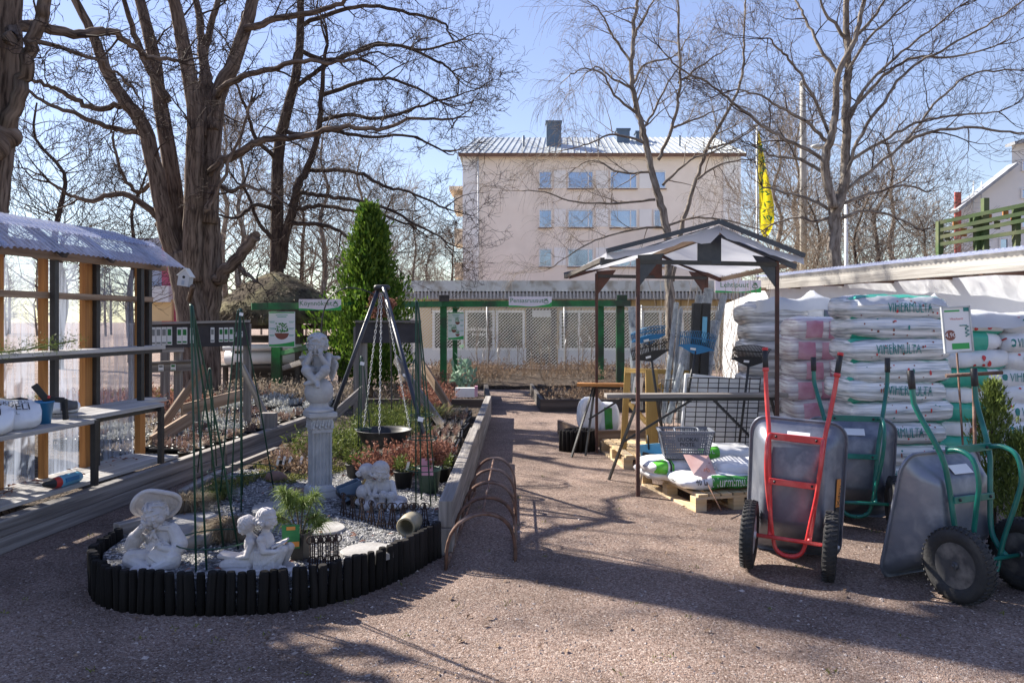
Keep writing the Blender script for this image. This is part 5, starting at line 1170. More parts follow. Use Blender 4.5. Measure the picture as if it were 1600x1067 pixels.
# ================================================================ plants in pots and trays
def bladetuft(mb, c, n, h, sp, r, w=.004, droop=.5, seg=4):
    for i in range(n):
        a = r.uniform(0, 6.283); q = sp*math.sqrt(r.random()); hh = h*r.uniform(.6, 1.15); d = V((math.cos(a), math.sin(a), 0)); p = V(c)+d*q*.35; s = V((-d.y, d.x, 0))*w*r.uniform(.6, 1.3); vs = []
        out = q*1.0+r.uniform(0, .3)*hh
        for k in range(seg+1):
            u = k/seg; pt = p+d*out*u**1.4+V((0, 0, hh*(u-droop*u**3))); ww = s*(1-u*.9); vs += [pt-ww, pt+ww]
        mb.add(vs, [(2*k, 2*k+1, 2*k+3, 2*k+2) for k in range(seg)])
def twigplant(mb, c, n, h, sp, r, leaf=.02, lw=.012, stems=True):
    for i in range(n):
        a = r.uniform(0, 6.283); q = sp*math.sqrt(r.random()); p = V(c)+V((math.cos(a)*q*.3, math.sin(a)*q*.3, 0)); e = V(c)+V((math.cos(a)*q, math.sin(a)*q, h*r.uniform(.5, 1.1)*(1-.35*(q/max(sp,1e-6))**2)))
        if stems: mb.tube([p, p.lerp(e, .5)+rvec(r)*.008, e], .0016, 3, cap=False)
        for k in range(7): leafquad(mb, p.lerp(e, r.uniform(.35, 1.0))+rvec(r)*.008, (e-p).normalized()+rvec(r)*.7, lw, leaf*r.uniform(.6, 1.3), r)
def tuftthing(name, label, cat, c, m, fn, group=None):
    mb = MB(); fn(mb); t = mb.build(name, mm[m]); return tag(t, label, cat, group)
r = random.Random(40)
tuftthing('sedge_plant', 'brown drooping sedge tuft at the left, in front of the thin planks', 'plant', 0, 'drygrass', lambda mb: bladetuft(mb, G(290,800,BZ), 1300, .27, .17, r, .0032, .8))
tuftthing('sedge_plant', 'brown drooping sedge tuft right behind the feet of the front wire obelisk', 'plant', 0, 'drygrass', lambda mb: bladetuft(mb, G(356,842,BZ), 1500, .27, .155, r, .0032, .85))
tuftthing('sedge_plant', 'greener sedge tuft between the two brown ones, farther back', 'plant', 0, 'juniper', lambda mb: bladetuft(mb, G(340,782,BZ), 600, .22, .15, r, .0032, .7))
tuftthing('dry_stems', 'long dry pale stems sprawling above the brown sedge', 'plant', 0, 'drygrass', lambda mb: bladetuft(mb, G(310,790,BZ), 26, .34, .45, r, .0025, .5))
tuftthing('juniper_shrub', 'spreading yellow-green juniper behind the pedestal', 'shrub', 0, 'juniper', lambda mb: [twigplant(mb, (x, y, .14), 110, .42, .38, r, .05, .010) for x, y in ((-1.95,7.9),(-1.65,8.3),(-1.9,8.7))])
tuftthing('juniper_shrub', 'spreading yellow-green juniper behind the hanging bowl', 'shrub', 0, 'juniper', lambda mb: [twigplant(mb, (x, y, .16), 120, .46, .42, r, .05, .010) for x, y in ((-1.7,9.6),(-1.25,9.4),(-1.5,10.2))])
tuftthing('grass_clump', 'pale green grassy clump behind the tripod', 'plant', 0, 'moss', lambda mb: [bladetuft(mb, (x, y, .14), 420, .5, .35, r, .006, .5) for x, y in ((-1.6,11.2),(-1.1,10.8))])
tuftthing('spirea_shrub', 'russet leafy shrub behind the pair on the rock', 'shrub', 0, 'redleaf', lambda mb: [twigplant(mb, (x, y, .2), 90, .36, .26, r, .032, .018) for x, y in ((-1.15,6.95),(-.95,7.1))])
tuftthing('spirea_shrub', 'russet leafy shrub in the plastic pot beside the right tripod leg', 'shrub', 0, 'redleaf', lambda mb: twigplant(mb, (-.69,6.62,.36), 150, .30, .2, r, .03, .016))
tuftthing('ground_cover', 'brown and green ground cover between the planks and the pedestal', 'plant', 0, 'deadleaf', lambda mb: [twigplant(mb, (x, y, .16), 60, .20, .26, r, .04, .02) for x, y in ((-2.15,7.6),(-1.9,7.4),(-2.2,8.1),(-2.05,8.6))])
tuftthing('moss_patch', 'mossy green ground cover left of the pedestal', 'plant', 0, 'moss', lambda mb: [twigplant(mb, (x, y, .165), 120, .06, .22, r, .02, .012, False) for x, y in ((-2.3,7.2),(-2.0,7.1),(-2.3,7.7),(-1.9,7.9),(-1.75,7.5),(-2.45,6.9))])
# pine in a pot
t = thing('potted_pine', 'long-needled green pine in a dark pot with picture label by the iron edging', 'potted plant', G(458,882,BZ)); c = G(462,880,BZ)+V((0,.10,0))
m = MB(); m.lathe([(.055,0),(.075,.14),(.083,.145),(.083,.16),(.07,.16),(.06,.13),(.001,.13)], 4, c, MX.Rotation(R(30), 3, 'Z')); o = m.build('pot', mm['blackpl'], t)
for p_ in o.data.polygons: p_.use_smooth = False
m = MB(); 
for e in ((-.12,.02,.40),(.02,.0,.33),(.10,-.04,.26),(-.05,.06,.36),(.07,.08,.36),(-.16,-.05,.27)): m.tube(sm([c+V((0,0,.1)), c+V((e[0]*.4,e[1]*.4,.23)), c+V(e)], 3), .006, 5)
m.build('stem', mm['bark_oak'], t); m = MB(); r = random.Random(41)
for e in ((-.12,.02,.40),(.02,.0,.33),(.10,-.04,.26),(-.05,.06,.36),(.07,.08,.36),(-.16,-.05,.27),(.14,.0,.22),(-.08,.0,.34)):
    for i in range(210):
        d = (rvec(r)+V((e[0]*4, e[1]*4, .9))).normalized(); p = c+V(e)-V((e[0],e[1],.10))*r.random()*.5; L_ = r.uniform(.06, .11); s_ = d.cross(rvec(r)).normalized()*.0014
        k = p+d*L_*.55; e2 = p+d*L_+V((0,0,-.035)); m.add([p-s_, p+s_, k+s_, k-s_, e2], [(0,1,2,3), (3,2,4)])
m.build('needles', mm['pine'], t)
m = MB(); T = MX.Translation(c+V((-.035,-.075,.15))) @ MX.Rotation(R(12), 4, 'Z'); m.T = T; m.box((0,0,.0), (.10,.003,.14)); lb1 = m.build('picture_label', mm['ink_green'], t); m = MB(); m.T = T; m.box((0,-.004,-.045), (.095,.003,.03)); m.box((.0,-.004,.05), (.05,.003,.02)); m.build('orange_print', mm['ink_orange'], lb1)

# potted plants and trays of young plants: one of each kind, copied
def pot(kind, label, m_pl, fn, r_=.075, h=.13, tagc='paper', ntag=1):
    t = thing('potted_plant', label, 'potted plant', (0,0,0), 0, kind, local=True)
    m = MB(); m.lathe([(r_*.72,0),(r_*.97,h*.93),(r_*1.05,h*.94),(r_*1.05,h),(r_*.92,h),(r_*.85,h*.86),(.001,h*.84)], 14); m.build('pot', mm['blackpl'], t)
    m = MB(); fn(m, h*.86); m.build('foliage', mm[m_pl], t)
    if tagc:
        m = MB(); m.box((r_*.5, -r_*.6, h+.05), (.022,.002,.075), MX.Rotation(R(14), 3, 'Y')); m.build('plant_tag', mm[tagc], t)
    return t
def tray(label, m_pl, fn, group, seed):
    r = random.Random(seed); t = thing('plant_tray', label, 'plant tray', (0,0,0), 0, group, local=True); W_, D_, H_ = .56, .38, .11
    m = MB()
    for x in (-W_/2, W_/2): m.box((x,0,H_*.25), (.012,D_,H_*.5)); m.box((x,0,H_-.012), (.014,D_,.022))
    for y in (-D_/2, D_/2): m.box((0,y,H_*.22), (W_,.012,H_*.44)); m.box((0,y,H_-.012), (W_,.014,.022))
    for i in range(15):
        for y in (-D_/2, D_/2): m.box((-W_/2+W_*i/14, y, H_*.6), (.008,.010,H_*.75))
    m.box((0,0,.008), (W_,D_,.012)); m.build('crate', mm['blackpl'], t)
    for i in range(5):
        for j in range(3):
            m = MB(); f = MB(); c = V((-W_/2+.062+.109*i, -D_/2+.07+.12*j, .015)); m.lathe([(.036,0),(.048,.09),(.050,.09),(.045,.075),(.001,.07)], 8, c); fn(f, c+V((0,0,.08)), r)
            m = m.build('cell_pot', mm['blackpl'], t); f.build('seedling', mm[m_pl], m)
            if r.random() < .5: q = MB(); q.box(c+V((.02,-.02,.13)), (.018,.0015,.06), MX.Rotation(R(r.uniform(-15,15)), 3, 'Y')); q.build('plant_tag', mm['paper'], m)
    return t
GT = 'trays of young plants in the beds'; r = random.Random(60)
tr_a = tray('black tray of russet heather seedlings right behind the timber border, first from the shed', 'heather', lambda f, c, r: twigplant(f, c, 9, .10, .05, r, .022, .006), GT, 61)
tr_b = tray('black tray of pale dry seedlings beside the shed end, closest to the deck', 'heather_pale', lambda f, c, r: bladetuft(f, c, 22, .10, .05, r, .004, .3), GT, 62)
tr_c = tray('black tray of silvery seedlings under the crossing light boards', 'silverleaf', lambda f, c, r: twigplant(f, c, 8, .08, .05, r, .03, .012), GT, 63)
tr_a.location = (-3.72,8.9,.1); tr_a.rotation_euler.z = R(84); tr_b.location = (-4.2,8.75,.1); tr_b.rotation_euler.z = R(80); tr_c.location = (-4.14,9.55,.1); tr_c.rotation_euler.z = R(85)
k = 0
for row, (x0, nm) in enumerate(((-3.68,'timber border row'), (-4.16,'second row from the border'), (-4.64,'third row from the border'), (-5.12,'row nearest the oak'))):
    for j in range(5):
        y = 9.55+.62*j+(.0 if row else .0); src = (tr_a, tr_b, tr_c)[(row+j*2) % 3]
        if row == 1 and j == 0: continue
        kind = {'heather':'russet','x':'x'}; col = ('russet heather', 'pale dry', 'silvery')[(row+j*2) % 3]
        dup(src, (x0+.06*j+r.uniform(-.02,.02), y, .1), R(84+r.uniform(-4,4)), 'tray of %s seedlings, %s from the front, %s' % (col, ORD[j], nm))
for row, (x0, nm) in enumerate(((-.78,'along the path edging'), (-1.22,'one row in from the path edging'))):
    for j in range(6):
        src = (tr_a, tr_b)[(row+j) % 2]; col = ('russet heather', 'pale dry')[(row+j) % 2]
        dup(src, (x0+r.uniform(-.02,.02), 8.0+.72*j+.2*row, .15), R(90+r.uniform(-4,4)), 'tray of %s seedlings %s, %s from the tripod' % (col, nm, ORD[j]), 'trays of young plants beside the path')
for x, y, lb in ((-4.4,12.6,'left of the pergola post'), (-3.7,12.9,'in front of the pergola post'), (-3.1,12.7,'right of the pergola post'), (-4.1,13.7,'behind the dark board, near the hut'), (-3.3,13.9,'near the hut table')):
    dup(tr_c, (x,y,.1), R(r.uniform(70,100)), 'tray of silvery dry plants on the ground, '+lb, GT, scale=1.25)
GP = 'black pots standing along the timber border'
pa = pot(GP, 'black pot with bare brown heather, first of the row along the timber border', 'heather', lambda m, z: twigplant(m, (0,0,z), 30, .12, .09, r, .024, .007))
pb = pot(GP, 'black pot with pale dry grass, second of the row along the timber border', 'heather_pale', lambda m, z: bladetuft(m, (0,0,z), 60, .15, .09, r, .004, .4))
pc = pot('potted plants around the tripod', 'pot of russet leaves beside the right tripod leg', 'redleaf', lambda m, z: twigplant(m, (0,0,z), 36, .20, .12, r, .03, .015), .095, .17)
pd = pot('potted plants around the tripod', 'pot of green sprigs behind the pair on the rock', 'juniper', lambda m, z: twigplant(m, (0,0,z), 40, .16, .12, r, .035, .009), .085, .15)
pa.location = (-3.40,8.30,.1); pb.location = (-3.38,8.56,.1); pc.location = (-.80,7.3,BZ); pd.location = (-.92,6.75,BZ)
k = 2
for j in range(14):
    x, y = -3.40+.026*j, 8.25+.27*j
    if j < 2: continue
    dup((pa, pb)[j % 2], (x+.02*math.sin(j*2.), y, .1), r.uniform(0,6), 'black pot with %s, %s of the row along the timber border' % (('bare brown heather', 'pale dry grass')[j % 2], ORD[j]))
for x, y, src, lb in ((-.62,7.0,pd,'pot of green sprigs just left of the right tripod foot'), (-1.0,7.35,pc,'pot of russet leaves under the hanging bowl'), (-.62,7.5,pc,'pot of russet leaves against the path edging behind the tripod foot'), (-1.42,7.2,pd,'pot of green sprigs right of the pedestal'), (-2.15,7.55,pa,'pot with white plant tags left of the pedestal, first of two'), (-2.0,7.75,pa,'pot with white plant tags left of the pedestal, second of two'), (-.66,7.75,pa,'small pot of brown heather between path edging and bowl')):
    dup(src, (x,y,BZ-.02), r.uniform(0,6), lb, 'potted plants around the tripod')
for j in range(6):
    m = MB(); c = V((-2.18+.055*j+.05*(j > 2), 7.42, .29)); m.box(c, (.022,.0015,.085), MX.Rotation(R(14), 3, 'Y')); tag(m.build('plant_label', mm['paper']), 'white plant label left of the pedestal, %s from the left' % ORD[j], 'label', 'white plant labels left of the pedestal')
t = thing('plastic_pot', 'green plastic pot with pink picture label at the right tripod leg', 'pot', (-.69,6.62,BZ)); m = MB(); m.lathe([(.075,0),(.098,.19),(.105,.192),(.105,.21),(.09,.21),(.08,.18),(.001,.18)], 20, (-.69,6.62,BZ)); m.build('pot', mat('green_pot', (.06,.10,.085), None, rough=.5), t)
m = MB(); m.box((-.69,6.51,.40), (.10,.003,.14)); m.build('picture_label', mm['pink_print'], t)
m = MB(); m.lathe([(.05,0),(.085,.03),(.14,.10),(.15,.10),(.15,.085),(.09,.01),(.05,-.01)], 24, (-1.22,6.2,BZ), cap=False); tag(m.build('black_bowl', mm['blackpl']), 'low dark bowl right of the pedestal foot', 'bowl')
t = thing('watering_trough', 'dark grey metal trough with yellow stick left of the pair on the rock', 'trough', G(545,790,BZ)); m = MB(); c = G(545,795,BZ)+V((0,.12,.07)); rt = MX.Rotation(R(25), 3, 'Z') @ MX.Rotation(R(-18), 3, 'Y'); m.box(c, (.16,.10,.012), rt); m.box(c+rt@V((0,-.05,.05)), (.17,.012,.11), rt); m.box(c+rt@V((0,.05,.05)), (.17,.012,.11), rt); m.box(c+rt@V((.085,0,.05)), (.012,.11,.11), rt); m.build('box', mm['chimney'], t); m = MB(); m.beam(c+V((.02,-.09,-.03)), c+V((.10,.02,.13)), .012, .016); m.build('yellow_stick', mm['yellow_wood'], t)

# ================================================================ wooden label frames left and centre
def frame_board(name, label, cat, posts, board, m, tags, braces):
    t = thing(name, label, cat, V(posts[0][0]))
    for a, b, w in posts: q = MB(); q.beam(a, b, w, .07, up=(0,1,0)); q.build('post', mm['timber'], t, bev=.004)
    a, b, h = board; q = MB(); q.beam(a, b, .03, h); bd = q.build('board', mm[m], t, bev=.003)
    q = MB(); q.beam(V(a)+V((0,-.01,h/2+.018)), V(b)+V((0,-.01,h/2+.018)), .09, .03); q.build('top_rail', mm['timber'], t)
    for (u, w, hh, mt) in tags:
        q = MB(); c = V(a).lerp(V(b), u)+V((0,-.022,0)); q.box(c, (w,.004,hh)); lab = q.build('plant_card', mm['paper'], t)
        q = MB(); q.box(c+V((0,-.004,hh*.2)), (w*.7,.002,hh*.35)); q.box(c+V((0,-.004,-hh*.38)), (w*.8,.002,hh*.1)); q.build('card_print', mm[mt], lab)
    for a, b, w, mt in braces: q = MB(); q.beam(a, b, .03, w, up=(0,-1,0) if False else (0,0,1)); q.build('brace', mm[mt], t, bev=.003)
    return t
Y = 10.6
frame_board('label_board', 'long dark board with white plant cards between the shed and the hut', 'board', [((X_(306,Y),Y+.06,.05),(X_(306,Y),Y+.06,1.55),.09), ((X_(384,Y),Y+.06,.05),(X_(384,Y),Y+.06,1.55),.09), ((X_(204,Y),Y+.06,.05),(X_(204,Y),Y+.06,1.55),.09)],
    ((X_(212,Y),Y,Z_(526,Y)), (X_(390,Y),Y,Z_(522,Y)), .31), 'boardgrey', [(.03,.09,.19,'ink_grey')]+[(.16+.048*i,.066,.24,'ink_green' if i == 3 else 'ink_grey') for i in range(4)]+[(.39+.047*i,.066,.22,'ink_green') for i in range(2)]+[(.50,.05,.2,'ink_grey'),(.68,.05,.2,'ink_grey')]+[(.755+.045*i,.055,.19,'ink_green') for i in range(3)]+[(.88,.03,.06,'ink_grey'),(.935,.03,.08,'ink_grey')],
    [((X_(232,9.4),9.4,.12),(X_(318,10.4),10.4,.98),.12,'timber_brown'), ((X_(430,10.2),10.2,.12),(X_(378,10.6),10.6,.98),.10,'timber')])
Y = 12.6
frame_board('label_rail', 'grey rail with small white cards behind the dark board, in front of the oak', 'rail', [((X_(276,Y),Y+.06,.05),(X_(276,Y),Y+.06,1.45),.12), ((X_(258,Y+1),Y+1,.05),(X_(258,Y+1),Y+1,1.45),.14), ((X_(214,Y),Y+.06,.05),(X_(214,Y),Y+.06,1.3),.09)],
    ((X_(205,Y),Y,Z_(577,Y)), (X_(300,Y),Y,Z_(572,Y)), .14), 'timber', [(.15,.08,.1,'ink_green'),(.3,.08,.1,'ink_green'),(.5,.08,.1,'ink_grey'),(.7,.08,.1,'ink_green')], [((X_(215,12),12,.55),(X_(260,12.4),12.4,.1),.10,'timber'), ((X_(212,Y),Y-.02,Z_(548,Y)),(X_(288,Y),Y-.02,Z_(546,Y)),.08,'timber')])
for (a, b, lb) in ((G(236,692,.22),P(300,652,9.9),'pale brown board crossing low above the seedling trays, nearer of two'), (P(284,641,10.2),P(386,615,11.6),'pale brown board crossing low above the seedling trays, farther of two')):
    q = MB(); q.beam(a, b, .035, .16); tag(q.build('crossing_board', mm['timber_brown'], bev=.003), lb, 'board')
q = MB(); q.beam((-3.10,10.15,.1), (-3.10,10.15,.42), .19, .12); tag(q.build('timber_stub', mm['timber'], bev=.004), 'short grey timber stub standing inside the left border', 'timber')
Y = 11.4
frame_board('grey_board', 'weathered grey board on posts with slanting braces behind the tripod', 'board', [((X_(562,Y),Y+.06,.1),(X_(562,Y),Y+.06,1.50),.19), ((X_(653,Y),Y+.06,.1),(X_(653,Y),Y+.06,1.5),.07)], ((X_(556,Y),Y,Z_(520,Y)), (X_(658,Y),Y,Z_(520,Y)), .29), 'boardgrey', [],
    [((X_(618,Y),Y-.05,Z_(560,Y)),(X_(693,10.2),10.2,Z_(668,10.2)),.13,'timber'), ((X_(654,Y+.3),Y+.3,Z_(560,Y+.3)),(X_(704,Y-.3),Y-.3,Z_(640,Y-.3)),.13,'timber_brown'), ((X_(566,Y-.1),Y-.1,Z_(610,Y-.1)),(X_(510,Y-1.4),Y-1.4,Z_(660,Y-1.4)),.14,'timber')])

# ================================================================ thatched hut
HC = V((X_(432,17.9), 17.9, 0)); hu = thing('thatched_hut', 'dark open hut with a mossy thatched roof between the oak and the conifer', 'hut', HC)
m = MB(); r = random.Random(70); prof = []
n = 40; vs = []; fs = []; rings = [(1.46,1.50),(1.51,1.62),(1.28,1.92),(1.0,2.18),(.70,2.40),(.38,2.56),(.10,2.66),(.01,2.67)]
for (q, z) in rings:
    for j in range(n): a = 6.283*j/n; w = 1+.05*NZ.noise(V((math.cos(a)*2, math.sin(a)*2, z*2))); vs.append(HC+V((q*w*math.cos(a), q*w*math.sin(a), z+.05*NZ.noise(V((a*2, z*3, 1))))))
for i in range(len(rings)-1):
    for j in range(n): fs.append((i*n+j, i*n+(j+1) % n, (i+1)*n+(j+1) % n, (i+1)*n+j))
m.add(vs, fs, None, True); m.add(vs[:n]+[HC+V((0,0,1.75))], [(j, n, (j+1) % n) for j in range(n)]); rf = m.build('roof', mm['thatch'], hu)
m = MB()
for i in range(5200):
    k = r.random(); a = r.uniform(0, 6.283); q = 1.46*(1-k)**.75+.02; z = 1.60+1.08*k**.8; p = HC+V((q*math.cos(a), q*math.sin(a), z-.02)); d = V((math.cos(a)*.8, math.sin(a)*.8, -.55))+rvec(r)*.28
    leafquad(m, p, d, .02, r.uniform(.10, .26), r)
m.build('straw_ends', mm['straw'], rf)
for px in (346, 372, 466, 512, 520): 
    m = MB(); x = X_(px,16.9); yy = 17.8+(-.9 if px in (372,466) else .4); m.beam((x,yy,.0), (x,yy,1.66), .11, .11, up=(0,1,0)); m.build('post', mm['timber_dark'], hu)
for z, h in ((1.45,.10), (1.18,.16), (.93,.05)):
    m = MB(); m.beam((X_(336,16.9),17.6,z), (X_(526,16.9),17.6,z), .04, h); m.build('wall_board', mm['timber_dark'], hu)
m = MB(); m.box((HC.x,17.25,.62), (2.2,.7,.05)); 
for dx in (-1,1): m.box((HC.x+dx,17.0,.3), (.09,.09,.6)); m.box((HC.x+dx,17.5,.3), (.09,.09,.6))
m.build('bench', mm['timber_dark'], hu)
m = MB(); m.box((HC.x,18.0,.55), (2.1,.05,1.0)); m.build('back_wall', mm['timber_dark'], hu)
m = MB(); m.cyl(V((X_(352,16.9),16.95,.80)), V((X_(478,16.9),17.05,.80)), .15, 20); tag(m.build('cloth_roll', mm['rollwhite']), 'thick white roll of garden cloth lying on the bench of the hut', 'roll')
m = MB(); m.cyl(V((X_(345,16.6),16.75,1.02)), V((X_(470,16.6),16.85,1.02)), .07, 14); tag(m.build('cloth_roll', mm['rollwhite']), 'thin white roll lying on top of the thick roll at the hut', 'roll')
# ================================================================ green pergola with signs and posters
pg = thing('green_pergola', 'long green-painted beam on posts carrying the plant signs across the garden', 'pergola', V((X_(695,17.5),17.5,0)))
def gpost(px, py0, py1, Y, w, cap=False, m='green_paint'):
    q = MB(); z0 = Z_(py1,Y) if py1 else 0; q.beam((X_(px,Y),Y,max(0,z0)), (X_(px,Y),Y,Z_(py0,Y)), w, w, up=(0,1,0)); return q.build('post', mm[m], pg, bev=.006)
gpost(693, 476, 0, 17.4, .14); gpost(711, 478, 0, 20.2, .12); gpost(969, 471, 0, 17.4, .17); gpost(938, 475, 0, 20.6, .17); gpost(433, 541, 0, 15.9, .17); gpost(428, 486, 0, 15.95, .09)
q = MB(); q.beam(P(393,479,15.2), P(690,475,17.25), .06, .13); q.build('beam', mm['green_paint'], pg, bev=.004)
q = MB(); q.beam(P(686,475,17.27), P(985,474,17.2), .07, .13); q.build('beam', mm['green_paint'], pg, bev=.004)
for px in (694, 972):
    q = MB(); q.beam(P(px,466,17.2), P(px,466,17.9), .22, .14); q.build('cross_end', mm['green_paint'] if px > 900 else mm['timber_dark'], pg, bev=.004)
q = MB(); q.beam(P(705,474,17.4), P(715,480,20.2), .09, .10); q.beam(P(969,472,17.4), P(938,476,20.6), .09, .10); q.build('cross_beam', mm['green_paint'], pg)
q = MB(); q.beam(P(440,552,15.85), P(486,541,15.1), .07, .09); q.build('arm', mm['green_paint'], pg, bev=.003)
q = MB(); q.beam(P(443,575,15.8), P(500,557,14.9), .06, .10); q.build('lower_arm', mm['timber'], pg, bev=.003)
def garden_sign(label, x0, x1, y0, y1, Y, text, tx=.42, rz=0):
    c = P((x0+x1)/2,(y0+y1)/2,Y); w = (x1-x0)*Y/F; h = (y1-y0)*Y/F; t = thing('garden_sign', label, 'sign', c+V((0,0,-h/2))); T = MX.Translation(c) @ MX.Rotation(rz, 4, 'Z')
    m = MB(); m.T = T; m.box((0,0,0), (w,.012,h)); m.build('board', mm['sign_pink'], t)
    m = MB(); m.T = T; n = 16; vs = []; 
    for i in range(n+1):
        u = i/n; z = -h/2+h*(.05+.12*math.cos(u*3.0)+.50*max(0, u-.45)**1.5*2.2) if u < 1 else 0; z = min(z, h*.12); vs += [(-w/2+w*u, -.0085, -h/2+.001), (-w/2+w*u, -.0085, max(z, -h/2+.05*h))]
    m.add(vs, [(2*i, 2*i+2, 2*i+3, 2*i+1) for i in range(n)]); m.build('green_wave', mm['sign_green'], t)
    m = MB(); text_on(m, text, h*.42, T @ MX.Translation((-w/2+w*tx, -.009, h*.12)), sx=1.0); m.build('lettering', mm['ink_green'], t)
    m = MB(); m.T = T; cx = w*.37; 
    for k in range(5): a = math.pi*k/4; m.tube([(cx+h*.22*math.cos(a)*q, -.010, h*.10+h*.26*math.sin(a)*q) for q in (.25, .6, 1.)], [h*.02, h*.05, h*.01], 5)
    m.tube([(cx+h*.22*math.cos(a), -.010, h*.02+h*.16*math.sin(a)) for a in [3.14+k*.35 for k in range(10)]], h*.03, 5); m.build('emblem', mm['ink_green'], t)
    return t
garden_sign('white and green sign reading K\u00f6ynn\u00f6kset fixed to the left end of the beam', 467, 533, 467.5, 485, 15.5, 'K\u00f6ynn\u00f6kset', .40)
garden_sign('white and green sign reading Pensasruusut in the middle of the beam', 795, 862, 463.5, 480, 17.1, 'Pensasruusut')
garden_sign('white and green sign reading Lehtipuut fixed to the end of the low roof', 1117, 1189, 438, 457.5, 12.4, 'Lehtipuut', rz=R(0))
def poster(label, x0, x1, y0, y1, Y, kind):
    c = P((x0+x1)/2,(y0+y1)/2,Y); w = (x1-x0)*Y/F; h = (y1-y0)*Y/F; t = thing('poster', label, 'poster', c+V((0,0,-h/2)))
    m = MB(); m.box(c, (w,.012,h)); m.build('sheet', mm['paper'], t); m = MB(); m.box(c+V((0,-.0085,h*.475)), (w*.96,.003,h*.03)); 
    n = 10; vs = []
    for i in range(n+1): u = i/n; vs += [c+V((-w*.48+w*.96*u, -.0085, -h*.485)), c+V((-w*.48+w*.96*u, -.0085, -h*(.43-.09*u**2)))]
    m.add(vs, [(2*i, 2*i+2, 2*i+3, 2*i+1) for i in range(n)]); m.build('green_print', mm['sign_green'], t)
    m = MB()
    for i in range(2): m.box(c+V((0,-.0085,h*(.40-.05*i))), (w*(.45-.1*i),.002,h*.016))
    for q in (-1, 1):
        for k in range(3): m.box(c+V((q*w*.37,-.0085,h*(.22-.19*k))), (w*.2,.002,h*.014)); m.box(c+V((q*w*.36,-.0085,h*(.19-.19*k))), (w*.16,.002,h*.010))
    m.build('small_print', mm['teal_print'], t)
    pots = [(0,-.06,1.)] if kind == 1 else [(.1,.18,.55),(-.12,-.1,.6),(.1,-.26,.5)]
    for (ux, uz, k) in pots:
        m = MB(); vs = [c+V((w*(ux+.27*k*math.cos(a)), -.009, h*(uz-.05*k)+h*.18*k*min(0, math.sin(a)))) for a in [math.pi+i*.314 for i in range(11)]]; m.add(vs, [tuple(range(11))]); m.build('printed_pot', mm['ink_brown'], t)
        m = MB(); rr_ = random.Random(int(100*k+ux*50))
        for i in range(46): a = rr_.uniform(-.24,.24)*w*k; z = rr_.uniform(-.04,.24)*h*k; m.box(c+V((w*ux+a,-.010-.0003*i,h*uz+z)), (w*.05*k,.001,h*.03*k), MX.Rotation(rr_.uniform(0,3), 3, 'Y'))
        m.build('printed_plants', mm['mid_green'], t)
    return t
poster('large white poster with a planted bowl, on the green post right of the label board', 420, 461, 487, 542, 15.5, 1); poster('smaller white poster with three planters behind the green post near the fence', 700, 725, 488, 531, 17.75, 2)

# rose bed saplings, tags, dry plants
r = random.Random(80)
sp = thing('rose_sapling', 'bare tied sapling in the far bed, first from the left', 'sapling', (0,0,0), 0, 'bare saplings along the wire fence', local=True)
m = MB(); m.tube([(0,0,0),(.01,.01,.5),(-.01,0,1.1)], [.014,.012,.008], 6); tp = TP(.3,.15,(20,50),(.5,.8),{2:3,1:3},0,.005); [twig(m, V((0,0,.4+.12*i)), (rvec(r)+V((0,0,1.4))).normalized(), .4, .008, 1, r, tp) for i in range(7)]; m.build('stem', mm['twig_pale'], sp)
m = MB(); m.box((.03,-.02,.95), (.025,.002,.14), MX.Rotation(R(30), 3, 'Y')); m.build('tag', mm['paper'], sp)
sp.location = gp(745, 22)
for k in range(15):
    dup(sp, gp(752+13.5*k+r.uniform(-4,4), r.uniform(20.5,24)), r.uniform(0,6), 'bare tied sapling in the far bed, %s from the left' % ORD[k+1], scale=r.uniform(.65, 1.15))
def drybed(mb, xs, ys, n, h, sp_, z=.08, blade=False):
    for i in range(n):
        c = (r.uniform(*xs), r.uniform(*ys), z)
        if blade: bladetuft(mb, c, 26, h, sp_, r, .006, .5)
        else: twigplant(mb, c, 9, h, sp_, r, .05, .02)
for nm, lb, mt, xs, ys, n, h, s_, bl in (('dry_shrubs', 'dry brown rose stems filling the far bed before the fence', 'deadleaf', (-2.3,4.4), (18.8,24.3), 170, .45, .35, False), ('dead_grass', 'clumps of pale dead grass in the far bed', 'drygrass', (-3.2,-.6), (14.2,19), 60, .4, .35, True),
        ('heather_bed', 'low russet plants around the foot of the oak', 'redleaf', (-8.5,-4.6), (12.4,15.5), 150, .28, .3, False), ('dry_stems', 'pale dry plants between the label board and the hut', 'heather_pale', (-5.4,-2.9), (13.5,16.4), 90, .42, .3, False),
        ('rose_leaves', 'dark red and brown stubs in the board planter right of the path', 'deadleaf', (.7,3.2), (14.1,17.3), 70, .22, .25, False), ('moss_cover', 'yellow green low plants left of the oak foot', 'moss', (-9,-6), (13.5,16.5), 50, .16, .3, False), ('twig_bed', 'orange dry stems beside the green post', 'redleaf', (-1.9,-1.1), (12.6,16.5), 40, .5, .3, False)):
    m = MB(); drybed(m, xs, ys, n, h, s_, .08, bl); tag(m.build(nm, mm[mt]), lb, 'plants', kind='stuff')
t = thing('evergreen_shrub', 'low leathery grey-green shrub with pale leaves beside the green post', 'shrub', gp(720,14.5)); m = MB(); twigplant(m, (X_(722,14.5),14.5,.2), 14, .85, .25, r, .16, .07); m.build('foliage', mm['thick_leaf'], t)
t = thing('plant_box', 'white trough with a pink end standing on the bed edge by the path', 'planter', (X_(727,14),14,.25)); m = MB(); m.box((X_(727,14),14,.33), (.34,.16,.16)); m.build('box', mm['white'], t, bev=.004); m = MB(); m.box((X_(744,14),14,.35), (.05,.16,.18)); m.build('pink_end', mm['pink_print'], t)
